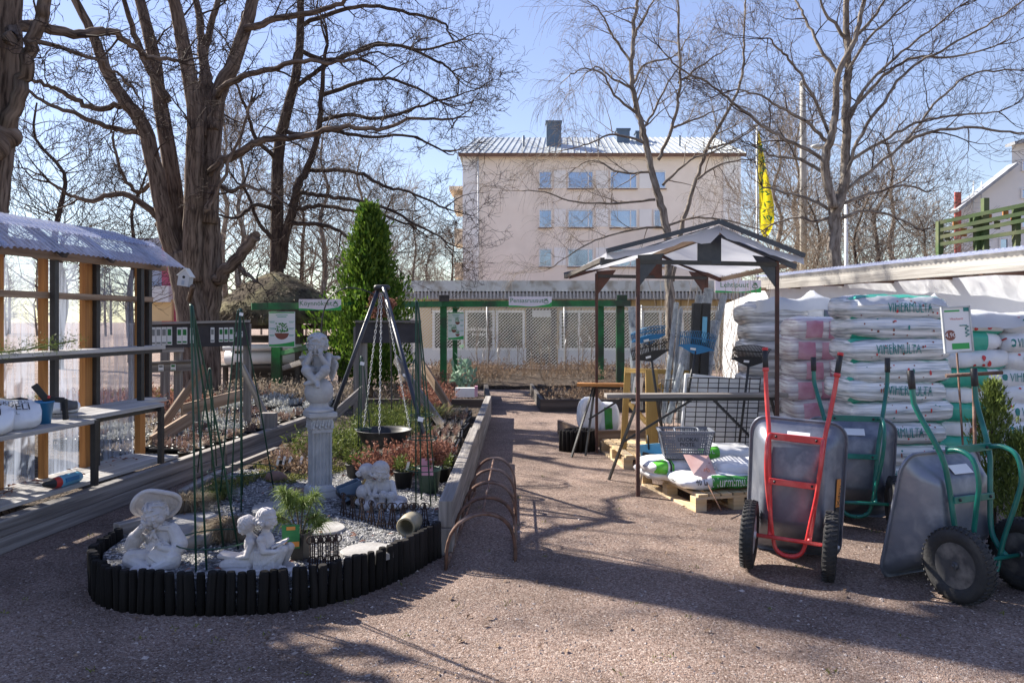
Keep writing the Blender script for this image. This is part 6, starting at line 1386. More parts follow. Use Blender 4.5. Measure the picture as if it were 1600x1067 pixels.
tuftthing('climbing_plant', 'orange-brown climber hanging beside the tripod head', 'plant', 0, 'redleaf', lambda mb: [twigplant(mb, P(590+r.uniform(-14,22), 478+r.uniform(-10,24), 10.5), 6, .14, .10, r, .035, .02) for i in range(18)])
# birdhouse
t = thing('birdhouse', 'small pale blue birdhouse hung on the trunk of the oak', 'birdhouse', P(290,446,14.3)); c = P(290,436,14.25); T = MX.Translation(c) @ MX.Rotation(R(9), 4, 'Y'); T0 = T
m = MB(); m.T = T; m.prism([(-.10,-.09,-.13),(.10,-.09,-.13),(.10,-.09,.06),(0,-.09,.17),(-.10,-.09,.06)], (0,.18,0)); m.build('box', mm['panelwhite'], t); m = MB(); m.T = T; m.beam((-.125,0,.045), (.005,0,.19), .21, .015); m.beam((.125,0,.045), (-.005,0,.19), .21, .015); m.build('roof', mm['stucco_light'], t); m = MB(); m.T = T; m.cyl((0,-.088,.03), (0,-.094,.03), .026, 12); m.build('entrance_hole', mm['ink'], t); m = MB(); m.T = T; m.box((0,-.093,-.07), (.05,.008,.08)); m.build('painted_door', mm['bluewall'], t)
# ================================================================ wheelbarrows
def rr_poly(hx, y0, y1, r, n=6):
    out = []
    for cx, cy, a0 in ((hx-r, y1-r, 0), (-hx+r, y1-r, 90), (-hx+r, y0+r, 180), (hx-r, y0+r, 270)):
        for k in range(n+1): a = R(a0+90*k/n); out.append((cx+r*math.cos(a), cy+r*math.sin(a)))
    return out
def wheelbarrow(label, pm, grip, rimm, kink, loc, yaw, lean, y0=-.30, y1=.56, decal=None, collar=False, lx=1.0, roll=0):
    """local pose: y along the barrow (nose +), z up, then tipped on its nose"""
    t = thing('wheelbarrow', label, 'wheelbarrow', (0,0,0), 0, 'wheelbarrows', local=True)
    rings = []
    for f, hx, ya, yb, rd in ((0,.205,y0+.13,y1-.28,.05), (.06,.22,y0+.11,y1-.25,.06), (.5,.275,y0+.06,y1-.11,.08), (1,.325,y0,y1-.015,.10), (1.03,.338,y0-.013,y1-.002,.11), (1.0,.345,y0-.02,y1+.005,.115), (.985,.347,y0-.022,y1+.007,.115)):
        rings.append([V((x, y, f*(.13+.23*(y-y0)/(y1-y0)))) for x, y in rr_poly(hx, ya, yb, rd)])
    m = MB(); n = len(rings[0]); vs = [p for g_ in rings for p in g_]; fs = [(i*n+j, (i+1)*n+j, (i+1)*n+(j+1) % n, i*n+(j+1) % n) for i in range(len(rings)-1) for j in range(n)]+[tuple(range(n))]
    k = len(vs); ins = [[p+V((0,0,.004)) + V((-p.x*.012, 0, .0)) for p in g_] for g_ in rings[:5]]
    vs += [p for g_ in ins for p in g_]; fs += [(k+i*n+j, k+i*n+(j+1) % n, k+(i+1)*n+(j+1) % n, k+(i+1)*n+j) for i in range(4) for j in range(n)]+[tuple(k+j for j in range(n-1,-1,-1))]
    m.add(vs, fs, None, True); tray_ = m.build('tray', mm['galv'], t)
    m = MB()
    m.tube([p+V((0,0,.008)) for p in rings[5]], .010, 8, close=True); m.build('rolled_rim', mm['galv'], tray_)
    m = MB(); a_, b_ = V((0, y0+.118, .006)), V((0, y0+.058, .066)); d_ = (b_-a_).normalized(); n_ = V((0, -d_.z, d_.y)); n_ = n_ if n_.z < 0 else -n_; m.prism([a_.lerp(b_, f)+n_*.008+V((x,0,0)) for x, f in ((-.07,.15),(.09,.15),(.09,.95),(-.07,.95))], n_*.002); m.build('sticker', mm['paper'], tray_)
    for s in (-1, 1):
        pts = [(s*.135,.36,-.13),(s*.14,.30,-.075),(s*.15,.20,-.035),(s*.175,-.05,-.03),(s*.195,-.30,-.02),(s*.215,-.42,.0)]
        pts = pts[:4]+[(s*.205,-.24,-.015),(s*.262,-.50,.085),(s*.272,-.58,.10),(s*.275,-.73,.105)] if kink else pts+[(s*.24,-.60,.02),(s*.262,-.81,.03)]
        m = MB(); m.tube(sm([V(p) for p in pts], 4), .0165, 10); h = m.build('handle', mm[pm], t)
        a, b = V(pts[-2]), V(pts[-1]); d = (b-a).normalized(); m = MB(); m.tube([b-d*.10, b-d*.098, b+d*.012, b+d*.014], [.019,.021,.021,.017], 12); m.build('grip', mm[grip], h)
        if collar:
            for u_, w_, q_ in ((-.125,-.10,.024), (.014,.034,.022)): m = MB(); m.tube([b+d*u_, b+d*w_], q_, 12); m.build('grip_collar', mm[pm], h)
        m = MB(); m.tube(sm([V(p) for p in ((s*.18,-.27,-.035),(s*.185,-.275,-.12),(s*.185,-.23,-.20),(s*.18,-.10,-.225),(s*.165,.06,-.185),(s*.135,.24,-.13),(s*.115,.36,-.105),(s*.09,.435,-.10),(s*.045,.465,-.10),(0,.47,-.10))], 4), .0145, 10); m.build('stand', mm[pm], t)
    for a, b, w in (((-.19,-.27,-.038),(.19,-.27,-.038),.045), ((-.17,.02,-.05),(.17,.02,-.05),.04)): m = MB(); m.beam(a, b, w, .018); m.build('cross_bar', mm[pm], t, bev=.003)
    for s in (-1,1):
        for c in ((s*.14,-.27,-.05), (s*.13,.02,-.062)): m = MB(); m.ball(c, .010, 8, 5); m.build('bolt', mm['black'], t)
    m = MB(); m.tube([(-.235,.36,-.14), (.235,.36,-.14)], .013, 10); m.tube([(-.14,.36,-.14),(-.14,.30,-.07)], .012, 8); m.tube([(.14,.36,-.14),(.14,.30,-.07)], .012, 8); m.build('axle', mm[pm], t)
    for s in (-1, 1):
        c = V((s*.275,.36,-.14)); ry = MX.Rotation(R(90), 3, 'Y'); w = thing_wheel = bpy.data.objects.new('wheel', None); C.objects.link(w); w.parent = t; w.empty_display_size = .1
        prof = [(.125,-.030),(.140,-.044),(.172,-.049),(.196,-.043),(.208,-.028),(.2125,-.010),(.2125,.010),(.208,.028),(.196,.043),(.172,.049),(.140,.044),(.125,.030)]
        m = MB(); m.lathe(prof, 44, c, ry, cap=False)
        for k in range(44):
            a = 6.283*k/44
            for q in (-1, 1): m.beam(c+ry@V((.2085*math.cos(a), .2085*math.sin(a), q*.040)), c+ry@V((.2135*math.cos(a+q*.06), .2135*math.sin(a+q*.06), q*.006)), .010, .008, up=ry@V((math.cos(a), math.sin(a), 0)))
        m.build('tyre', mm['tyre'], w)
        m = MB(); m.lathe([(.127,-.034),(.133,-.030),(.122,-.026),(.113,-.008),(.105,-.002),(.060,-.006),(.050,-.020),(.034,-.024),(.001,-.024)], 36, c, ry); m.lathe([(.001,.024),(.034,.024),(.050,.020),(.060,.006),(.105,.002),(.113,.008),(.122,.026),(.133,.030),(.127,.034)], 36, c, ry); m.build('rim', mm[rimm], w)
        m = MB(); m.cyl(c-V((.05,0,0)), c+V((.05,0,0)), .022, 14); m.cyl(c-V((.062,0,0)), c+V((.062,0,0)), .010, 10); m.build('hub', mm[rimm], w)
        m = MB(); a = 2.2; p = c+ry@V((.105*math.cos(a), .105*math.sin(a), 0)); m.cyl(p, p+V((s*.028,0,0)), .004, 6); m.build('valve', mm['black'], w)
    if decal:
        # sticker on the right flank of the tray
        a, b, c_, d = V((.283,-.02,.135)), V((.283,.17,.165)), V((.308,.17,.225)), V((.308,-.02,.185)); n_ = (b-a).cross(d-a).normalized(); n_ = n_ if n_.x > 0 else -n_
        m = MB(); m.prism([p+n_*.010 for p in (a,b,c_,d)], n_*.003); m.build('decal', mm['ink_orange'], t)
        ux = (b-a).normalized(); uz = (d-a).normalized(); T = MX(((ux.x, -n_.x, uz.x, 0),(ux.y, -n_.y, uz.y, 0),(ux.z, -n_.z, uz.z, 0),(0,0,0,1))); T.translation = (a+c_)/2+n_*.015
        m = MB(); text_on(m, decal, .045, T); m.build('lettering', mm['ink'], t)
        m = MB(); q = [p+ux*.19 for p in (a, a+ux*.05, d+ux*.05, d)]; m.prism([p+n_*.010 for p in q], n_*.003); m.build('black_decal', mm['ink'], t)
    # tip: local y -> -Z, local z -> +Y, lean about the axle, yaw
    t.rotation_euler = (MX.Rotation(yaw, 4, 'Z') @ MX.Rotation(roll, 4, 'Y') @ MX.Rotation(R(-90)+lean, 4, 'X')).to_euler()
    t.scale = (lx, 1, 1); M = t.rotation_euler.to_matrix(); ax = M @ V((0,.36,-.14)); t.location = (loc[0]-ax.x, loc[1]-ax.y, .2125-ax.z)
    return t
wheelbarrow('red-framed wheelbarrow standing on its nose with white-hubbed wheels toward the camera', 'red_paint', 'blackpl', 'rimwhite', False, (1.75, 5.03), R(-23), R(-3), -.36, .545, 'LIMEX', True, lx=.88, roll=R(3.2))
wheelbarrow('dark green wheelbarrow standing on its nose half hidden behind the red one', 'teal_paint', 'blackpl', 'rim', True, (2.62, 6.05), R(-14), R(-3), -.24, .54)
wheelbarrow('dark green wheelbarrow at the right edge, its big wheel and grey tray flank facing us', 'teal_paint', 'blackpl', 'rim', True, (2.785, 4.62), R(23), R(-4), -.22, .535)

# ================================================================ market stall
stl = thing('market_stall', 'brown-posted market stall with sagging white tarpaulin gable roof', 'market stall', V((1.9, 8.6, 0)))
PF = [V((1.145,7.24,0)), V((2.53,7.6,0)), V((2.47,10.1,0)), V((1.02,9.6,0))]; EV = 2.16
for k, p in enumerate(PF):
    m = MB(); m.beam(p, p+V((0,0,EV)), .034, .034, up=(0,1,0)); m.build('post', mm['postbrown'] if k != 0 else mm['postbrown'], stl, bev=.002)
for a, b in ((0,1), (3,2)):
    pa_, pb_ = PF[a]+V((0,0,EV-.03)), PF[b]+V((0,0,EV-.03)); mid = (pa_+pb_)/2+V((0,0,.25)); d = (pb_-pa_).normalized()
    m = MB(); m.beam(pa_, pb_, .03, .04); m.build('tie_beam', mm['black'], stl)
    for q, e in ((pa_, d), (pb_, -d)):
        m = MB(); nrm = V((-d.y, d.x, 0))*.006; m.prism([q+V((0,0,.06))-nrm, q+e*.26+V((0,0,.08))-nrm, q+e*.20-nrm, q+V((0,0,-.24))-nrm], nrm*2); m.build('gusset', mm['navy'] if a == 0 else mm['postbrown'], stl)
    m = MB(); m.beam(mid+V((0,0,-.26)), mid+V((0,0,.03)), .22, .02, up=(0,1,0)); m.build('king_plate', mm['navy'] if a == 0 else mm['postbrown'], stl)
    for q in (pa_-d*.36+V((0,0,-.02)), pb_+d*.2+V((0,0,-.02))):
        m = MB(); m.beam(q, mid+V((0,0,.06)), .04, .045); m.build('rafter', mm['navy'] if a == 0 else mm['postbrown'], stl)
F0 = (PF[0]+PF[1])/2+V((.02,-.28,EV+.285)); B0 = (PF[3]+PF[2])/2+V((0,.55,EV+.285)); dF = (PF[1]-PF[0]).normalized()
eL0, eL1 = PF[0]-dF*.36+V((.02,-.27,EV+.0)), PF[3]-dF*.36+V((0,.75,EV+.0)); eR0, eR1 = PF[1]+dF*.20+V((-.02,-.27,EV-.0)), PF[2]+dF*.22+V((0,.4,EV-.02))
for (e0, e1, nm) in ((eL0, eL1, 'l'), (eR0, eR1, 'r')):
    m = MB(); n1, n2 = 18, 12; vs = []; fs = []
    for i in range(n1+1):
        for j in range(n2+1):
            u, v = i/n1, j/n2; p = F0.lerp(B0, u).lerp(e0.lerp(e1, u), v); sag = -.07*math.sin(math.pi*v)*(.4+.6*abs(math.sin(math.pi*u)))+.02*NZ.noise(p*3)+.012*NZ.noise(p*8); vs.append(p+V((0,0,sag+.015)))
    for i in range(n1):
        for j in range(n2): fs.append((i*(n2+1)+j, (i+1)*(n2+1)+j, (i+1)*(n2+1)+j+1, i*(n2+1)+j+1))
    # hanging flap along the front edge
    k = len(vs)
    for j in range(n2+1):
        p = vs[j]; d_ = .055+.03*NZ.noise(p*4)+.10*max(0, 1-abs(j/n2-.12)*6)*(1 if nm == 'l' else .5); vs.append(p+V((.0,-.012,-d_)))
    for j in range(n2): fs.append((j, j+1, k+j+1, k+j))
    m.add(vs, fs, None, True); m.build('tarpaulin', mm['tarp'], stl)
    for a, b in ((F0+V((0,-.02,.035)), e0+V((0,-.02,.035))), (B0+V((0,0,.03)), e1+V((0,0,.03)))): m = MB(); m.beam(a, b, .03, .04); m.build('edge_batten', mm['navy'], stl)
    m = MB(); m.beam(e0+V((0,.3,-.02)), e1+V((0,-.3,-.02)), .04, .045); m.build('eaves_beam', mm['timber_dark'] if nm == 'l' else mm['timber_brown'], stl)
m = MB(); m.beam(F0-V((0,0,.05)), B0-V((0,0,.05)), .05, .05); m.build('ridge_beam', mm['timber_brown'], stl)
def rod(m, a, b, w=.022): m.beam(a, b, w, w)
def table(label, plank_a, plank_b, zt, w, legs, m_top, cat='table'):
    t = thing('trestle_table', label, cat, V(((plank_a[0]+plank_b[0])/2, (plank_a[1]+plank_b[1])/2, 0)), 0, 'plank tables on black trestles')
    m = MB(); m.beam((plank_a[0],plank_a[1],zt-.018), (plank_b[0],plank_b[1],zt-.018), w, .036); m.build('plank', mm[m_top], t, bev=.003)
    m = MB(); m.beam((plank_a[0]+.25,plank_a[1],zt-.055), (plank_b[0]-.1,plank_b[1],zt-.055), .035, .035); m.build('rail', mm['black'], t)
    for a, b in legs: m = MB(); rod(m, V(a), V(b)); m.build('leg', mm['black'], t)
    return t
zt = Z_(617, 7.5)
table('plank table on thin black legs across the front of the stall', (X_(946,7.62),7.62), (X_(1228,7.7),7.72), zt, .16, [((X_(998,7.62),7.6,zt-.04),(X_(951,8.0),7.98,0)), ((X_(976,7.8),7.8,Z_(689,7.8)),(X_(1084,7.6),7.62,zt-.05)), ((X_(1113,7.66),7.66,zt-.05),(X_(1172,7.8),7.8,Z_(682,7.8))), ((X_(1200,7.7),7.7,zt-.04),(X_(1196,7.8),7.8,0)), ((X_(1205,7.7),7.72,zt-.04),(X_(1240,7.9),7.9,0))], 'timber')
zt = Z_(598, 9.6)
table('farther plank table with orange wood top behind the left stall posts', (X_(902,9.6),9.6), (X_(983,9.5),9.5), zt, .18, [((X_(928,9.6),9.58,zt-.03),(X_(893,9.3),9.3,0)), ((X_(930,9.6),9.62,zt-.03),(X_(915,9.4),9.4,.0)), ((X_(920,9.5),9.5,Z_(655,9.5)),(X_(976,9.4),9.4,Z_(620,9.4)))], 'timber_orange')

# ================================================================ goods at the stall
def rake(label, c, rz, tilt, hm, tines=22, w=.40, L=.16, hl=1.0, group='rakes on display'):
    t = thing('rake', label, 'rake', c, 0, group, local=True)
    m = MB()
    for i in range(tines):
        u = -1+2*i/(tines-1); x = u*w/2; m.tube([(x*.94,0,.01-.03*u*u), (x,-.012,.01+L*.55-.02*u*u), (x*1.01,-.045,L*.86-.03*u*u), (x*1.01,-.085,L*.93-.03*u*u)], [.0055,.005,.0045,.003], 5)
    m.build('tines', mm[hm], t)
    m = MB(); vs = []; n = 12
    for i in range(n+1):
        u = -1+2*i/n; x = u*w/2; top = .018-.03*u*u; bot = -.085+.075*abs(u)**1.2; vs += [(x,-.010,top), (x,-.010,min(top-.01,bot)), (x,.010,top), (x,.010,min(top-.01,bot))]
    fs = []
    for i in range(n):
        b = 4*i; fs += [(b,b+1,b+5,b+4), (b+2,b+6,b+7,b+3), (b,b+4,b+6,b+2), (b+1,b+3,b+7,b+5)]
    m.add(vs, fs+[(0,2,3,1), (4*n,4*n+1,4*n+3,4*n+2)]); m.box((0,-.012,L*.45), (w*.99,.006,.010)); m.build('head', mm[hm], t)
    m = MB(); m.box((-.03,-.0125,-.03), (.055,.003,.022)); m.build('label_sticker', mm['paper'], t)
    m = MB(); m.tube([(0,0,-.05),(0,.01,-hl)], .013, 8); m.build('handle', mm['black'], t)
    t.rotation_euler = (tilt, rz[1], rz[0]); return t
rake('black rake, head up, beneath the blue rake at the left stall post', P(1016,552,8.1), (R(8), R(-14)), R(14), 'blackpl', 24, .40, .17)
rake('dark blue rake, head up, just above the black one at the left stall post', P(1013,526,8.3), (R(4), R(-12)), R(16), 'blue_pl', 22, .36, .14)
rake('bright blue rake, head up, in the middle of the stall', P(1088,541,8.2), (R(-4), R(8)), R(10), 'blue_pl', 20, .36, .19)
rake('black rake with curved tines, head up, in front of the white cloth wall', P(1171,560,7.9), (R(2), R(4)), R(8), 'blackpl', 26, .36, .16)
def roll(label, a, b, r_, m='clear', group='rolls of clear wrapped netting'):
    t = thing('netting_roll', label, 'roll', V(b), 0, group); q = MB(); a, b = V(a), V(b); q.tube([b, b.lerp(a, .3), b.lerp(a, .8), a, a+(a-b).normalized()*.005], [r_, r_*1.04, r_*.98, r_*1.02, r_*.6], 14); q.build('wrap', mm[m], t)
    q = MB(); q.tube([b, a+(b-a).normalized()*.01], r_*.5, 10); q.build('core', mm['grey_pl'], t); return t
roll('fat netting roll standing upright behind the rakes at left', P(990,480,9), P(996,640,9), .062)
for k, (x0, y0, x1, y1, Y, q, lb) in enumerate(((1057,473,1034,660,8.7,.028,'thin roll leaning left of the black boxes'), (1064,482,1046,660,8.8,.024,'thin roll standing right beside the first thin one'), (1094,462,1060,660,9.1,.05,'roll with top just left of the two tallest'), (1108,452,1068,660,8.95,.055,'tallest roll leaning at the top of the bundle'), (1131,462,1085,650,9.0,.040,'roll leaning farthest right at the top of the bundle'), (1116,502,1096,650,8.8,.042,'short bent roll leaning right of the blue rake'), (1078,520,1042,660,8.6,.035,'roll in front of the bundle, left of the blue rake'))):
    roll('clear wrapped netting: '+lb, P(x0,y0,Y), (X_(x1,Y-.2), Y-.25, Z_(y1,Y-.2)), q)
for x, w, lb in ((1088,.08,'tall black carton upright in the bundle of rolls, left one'), (1103,.09,'tall black carton with light blue label upright in the bundle, right one')):
    t = thing('carton', lb, 'box', P(x,600,8.6)); q = MB(); q.beam(P(x-6,640,8.55), P(x,474,8.6), w, .09, up=(0,1,0)); q.build('box', mm['blackpl'], t, bev=.004)
    if w > .085: q = MB(); q.beam(P(x-3,535,8.52), P(x-1.5,495,8.54), .05, .006, up=(0,1,0)); q.build('label', mm['lightblue_pl'], t)
t = thing('yellow_stand', 'yellow-stained wooden display stand with cross rail behind the left stall post', 'display stand', V((X_(1005,8.9),8.9,0)))
for (a, b, w) in ((P(981,574,9.0),P(974,702,9.0),.07), (P(1018,577,8.7),P(1019,720,8.7),.13)): q = MB(); q.beam((b.x,b.y,max(.0,b.z)), a, w, .035, up=(0,1,0)); q.build('upright', mm['yellow_wood'], t, bev=.003)
q = MB(); q.beam(P(1022,580,8.75), P(1092,583,8.75), .03, .05); q.beam(P(978,579,8.98), P(1016,579,8.75), .03, .05); q.build('cross_rail', mm['yellow_wood'], t); q = MB(); q.beam(P(1030,600,8.74), P(1052,632,8.74), .03, .05); q.beam(P(984,630,8.95), P(1010,660,8.75), .03, .05); q.build('brace', mm['yellow_wood'], t)
q = MB(); q.box(P(996,610,8.85), (.10,.006,.30), MX.Rotation(R(8), 3, 'Y')); lab = q.build('plant_poster', mm['paper'], t); q = MB(); q.box(P(996,612,8.84), (.05,.003,.10)); q.build('green_print', mm['mid_green'], lab)
t = thing('wire_screen', 'black wire grid panel leaning upright at the right of the stall', 'wire panel', P(1120,698,8.15)); q = MB(); YA = 8.12
for i in range(8): x = 1072+16.2*i; q.tube([P(x+3,590,YA+.12), P(x-5,697,YA-.12)], .006, 5)
for j in range(15): y = 590+7.6*j; q.tube([P(1075-.57*j,y,YA+.115-.017*j), P(1188-.57*j,y+2,YA+.115-.017*j)], .004 if j % 2 else .006, 5)
q.build('grid', mm['black'], t)
t = MB(); t.beam(P(1128,589,8.36), P(1120,697,8.28), .78, .06, up=(0,1,0)); tag(t.build('foam_sheet', mm['polystyrene'], bev=.01), 'thick white foam sheet standing behind the black wire grid', 'sheet')
t = thing('wire_basket_rack', 'narrow wire mesh rack standing left of the white foam sheet', 'rack', P(1052,690,8.5)); q = MB()
for i in range(5): q.tube([P(1034+7*i,592,8.5), P(1030+7*i,700,8.45)], .004, 4)
for j in range(9): q.tube([P(1033,594+12*j,8.5), P(1063,594+12*j,8.5)], .004, 4)
q.build('mesh', mm['black'], t)
# pallets
def pallet(label, loc, rz):
    t = thing('pallet', label, 'pallet', (0,0,0), 0, 'wooden pallets', local=True)
    for i in range(7): m = MB(); m.box((.07+.11*i+.0, .60, .133), (.09,1.2,.022)); m.build('deck_board', mm['pallet'], t, bev=.002)
    for y in (.05,.6,1.15): m = MB(); m.box((.40,y,.111), (.80,.10,.021)); m.build('stringer', mm['pallet'], t)
    for x in (.05,.40,.75):
        for y in (.05,.6,1.15): m = MB(); m.box((x,y,.061), (.10,.10,.078)); m.build('block', mm['pallet'], t)
        m = MB(); m.box((x,.6,.011), (.10,1.2,.021)); m.build('bottom_board', mm['pallet'], t)
    t.location = loc; t.rotation_euler.z = rz; return t
p1_ = pallet('pale pallet under the white and green soil bags in front of the stall', (1.53,6.63,0), R(14)); dup(p1_, (1.20,8.55,0), R(6), 'weathered pallet lying empty farther back beside the yellow stand')
GB = 'white and green soil bags on the front pallet'
for k, (x, y, z, rz, a, b_, c_, lb, kind) in enumerate(((1.75,6.98,.215,R(12),.36,.22,.068,'front soil bag with green band and lettering, lowest on the pallet',1), (1.50,7.35,.28,R(24),.33,.2,.075,'soil bag with green end, under the grey basket',2), (2.12,7.12,.30,R(6),.34,.2,.07,'soil bag with dark green patch beside the red wheelbarrow',3), (1.98,7.62,.34,R(10),.33,.2,.075,'rear soil bag with bright green label beneath the wire grid',4), (1.55,7.45,.20,R(14),.36,.3,.06,'bottom soil bag mostly hidden below the basket bag',0), (2.1,7.5,.2,R(14),.34,.3,.06,'bottom soil bag hidden below the rear bags',0))):
    b = Bag('soil_bag', lb, 'soil bag', GB, (x,y,z), (0,0,rz), a, b_, c_, mm['bag'], 70+k, e=.7)
    if kind == 1: b.patch('green_band', -.10, .27, -.7, .75, 'mid_green'); b.text('Nurmimulta', .09, .05, .055, 'paper'); b.text('40 L', -.20, .15, .04, 'ink')
    if kind == 2: b.patch('green_end', -.31, -.21, -.9, 1.1, 'bright_green'); b.patch('green_stripe', -.19, -.175, -1., 1.2, 'ink'); b.patch('green_end', -.17, -.15, -.9, 1.1, 'bright_green')
    if kind == 3: b.patch('green_patch', -.05, .22, -.7, .5, 'mid_green'); b.text('Nurmi', .1, -.05, .05, 'paper'); b.patch('teal_patch', .02, .14, .8, 1.2, 'teal_print')
    if kind == 4: b.patch('green_label', -.27, -.08, -.3, 1.0, 'bright_green'); b.text('40 L', -.18, .3, .035, 'paper')
# shopping basket
c = V((X_(1070,7.25),7.25,.355)); t = thing('shopping_basket', 'grey plastic basket with a painted notice standing on the soil bags', 'basket', c); T = MX.Translation(c) @ MX.Rotation(R(-4), 4, 'Z')
m = MB(); m.T = T; Wt, Wb, Dt, Db, H_ = .235, .185, .15, .12, .245
def bp_(u, v, side):   # side wall point: u along, v up
    hx = Wb+(Wt-Wb)*v; hy = Db+(Dt-Db)*v; z = v*H_
    return {0: V((-hx+2*hx*u,-hy,z)), 1: V((hx,-hy+2*hy*u,z)), 2: V((hx-2*hx*u,hy,z)), 3: V((-hx,hy-2*hy*u,z))}[side]
for sd_ in range(4):
    n = 22 if sd_ % 2 == 0 else 13
    for i in range(n+1): m.beam(bp_(i/n,.02,sd_), bp_(i/n,.97,sd_), .007, .006, up=(0,1,0))
    for j in range(10): m.beam(bp_(0,.03+.1*j,sd_), bp_(1,.03+.1*j,sd_), .006, .007)
    m.beam(bp_(0,1,sd_), bp_(1,1,sd_), .022, .016)
m.add([bp_(0,.03,0), bp_(1,.03,0), bp_(1,.03,1), bp_(0,.03,3)], [(0,1,2,3)]); m.build('crate', mm['grey_pl'], t)
m = MB(); m.T = T; vs = [bp_(.26,.40,0), bp_(.76,.40,0), bp_(.76,.90,0), bp_(.26,.90,0)]; m.prism([v+V((0,-.006,0)) for v in vs], (0,.004,0)); m.build('name_plate', mm['grey_pl'], t)
m = MB(); 
for k, s_ in enumerate(('UUOKAI', 'PIOTE.')): text_on(m, s_, .034, T @ MX.Translation((.0+.006,-.157+.008*k,.178-.046*k)) @ MX.Rotation(R(-7), 4, 'X'))
m.build('painted_lettering', mm['ink'], t)
m = MB(); m.T = T; m.tube(sm([V((-.10,-.135,.25)), V((-.09,-.06,.272)), V((.09,-.06,.272)), V((.10,-.135,.25))], 4), .008, 6); m.build('basket_handle', mm['grey_pl'], t)
t = thing('price_sign', 'tilted pinkish price sign on a rusty stake in front of the soil bags', 'sign', V((X_(1128,6.5),6.5,0))); q = [P(1068,711,6.95), P(1107,713,6.95), P(1124,754,6.75), P(1084,742,6.75)]
m = MB(); m.prism(q, (0.003,.008,.006)); m.build('board', mat('faded_pink_sign', (.58,.34,.30), (.66,.46,.42), 8, .5), t)
m = MB(); ux = (q[1]-q[0]).normalized(); uz = (q[0]-q[3]).normalized(); n_ = ux.cross(uz).normalized(); n_ = n_ if n_.y < 0 else -n_; cc = sum(q, V())/4+n_*.004
T = MX(((ux.x,-n_.x,uz.x,0),(ux.y,-n_.y,uz.y,0),(ux.z,-n_.z,uz.z,0),(0,0,0,1))); T.translation = cc
for s_, z, h in (('NURMIMULTA', .055, .022), ('40 L  kpl', .02, .024), ('7,90', -.035, .05)): text_on(m, s_, h, T @ MX.Translation((0,0,z)))
m.build('lettering', mm['ink_brown'], t); m = MB(); m.T = T; m.box((0,.0,.088), (.17,.003,.022)); m.build('green_strip', mm['sign_green'], t)
m = MB(); m.tube([P(1100,745,6.80), P(1127,797,6.45)], .006, 6); m.build('stake', mm['rust'], t)
t = thing('dust_pan', 'light blue plastic scoop with black front beside the basket', 'scoop', P(1020,712,7.9)); m = MB(); rt = MX.Rotation(R(-28), 3, 'Z'); c = P(1020,708,7.8); m.beam(c+V((-.08,.06,-.02)), c+V((.14,-.03,-.05)), .20, .012); m.beam(c+V((-.1,.16,.0)), c+V((.12,.08,.03)), .012, .12); m.beam(c+V((.13,-.04,.0)), c+V((.16,.1,.04)), .012, .1); m.build('pan', mm['lightblue_pl'], t, bev=.003); m = MB(); m.beam(c+V((-.11,-.03,-.03)), c+V((.10,-.12,-.06)), .015, .10); m.build('black_front', mm['blackpl'], t); m = MB(); m.tube([c+V((-.02,.1,.02)), c+V((-.03,.12,.16))], .010, 6); m.build('handle', mm['blackpl'], t)
# roll of black log edging + white bags by the path
t = thing('log_roll', 'rolled-up black log edging standing by the path left of the pallets', 'edging roll', G(908,712)); c0 = G(905,706)
pts = []
for k in range(34): a = k*.235; rr_ = .24-.0035*k; pts.append(c0+V((rr_*math.cos(a+3.6), .16+rr_*.85*math.sin(a+3.6), 0)))
for k in range(6): pts.insert(0, pts[0]+V((.055,.028,0)))
for p in pts: m = MB(); m.tube([p, p+V((0,0,.245)), p+V((0,0,.255))], [.027,.026,.02], 8); m.build('log', mm['log'], t)
for k, (x, y, w, h, rz, lb) in enumerate(((922,640,.17,.24,R(12),'crumpled white bag standing in the pale planter, left one'), (950,645,.15,.22,R(-14),'white bag with green print standing in the pale planter, right one'))):
    b = Bag('plant_bag', lb, 'bag', 'white bags in the pale planter', P(x,y+8,10.5), (R(-8), R(6-10*k), rz), w, .10, h, mm['bag'], 90+k, pz=2.6)
    if k: b.patch('green_label', -.03, .07, -.5, .4, 'heather_pale' if False else 'mid_green')

# ================================================================ stacks of wrapped bags
rb = random.Random(33)
def stack(nm, x0, x1, yf, layers, zb, th, m, depth, cols, side_w, deco):
    W_ = (x1-x0)/cols
    for L_ in range(layers):
        for c_ in range(cols):
            off = rb.uniform(-.025,.025)+(.02 if L_ % 2 else -.02)
            b = Bag('soil_bag', nm(L_, c_), 'soil bag', deco[0], (x0+W_*(c_+.5)+off, yf+depth/2+rb.uniform(-.03,.03), zb+th*(L_+.5)), (rb.uniform(-.03,.03), rb.uniform(-.035,.035), rb.uniform(-.05,.05)), W_*.535, depth/2*1.05, th*.66, mm[m(L_, c_)], rb.randint(1, 900), e=.62, pz=4.6)
            deco[1](b, L_, c_)
def lay(L_, n): return ORD[n-1-L_]
def decoC(b, L_, c_):
    r = rb; b.patch('teal_edge', -b.a*.93, b.a*.93, -1.15, -.72, 'teal_print')
    b.spots([(r.uniform(-.8,.8)*b.a, r.uniform(-.35,.5), r.uniform(.005,.010), r.choice(['ink_red','ink_brown','ink_brown','ink_teal'])) for k in range(12)]); b.patch('teal_edge', -b.a*.95, b.a*.95, .8, 1.25, 'teal_print')
    if L_ % 2 == 0: b.text('VIHERMULTA', r.uniform(-.1,.12), .05, .046, 'ink_teal')
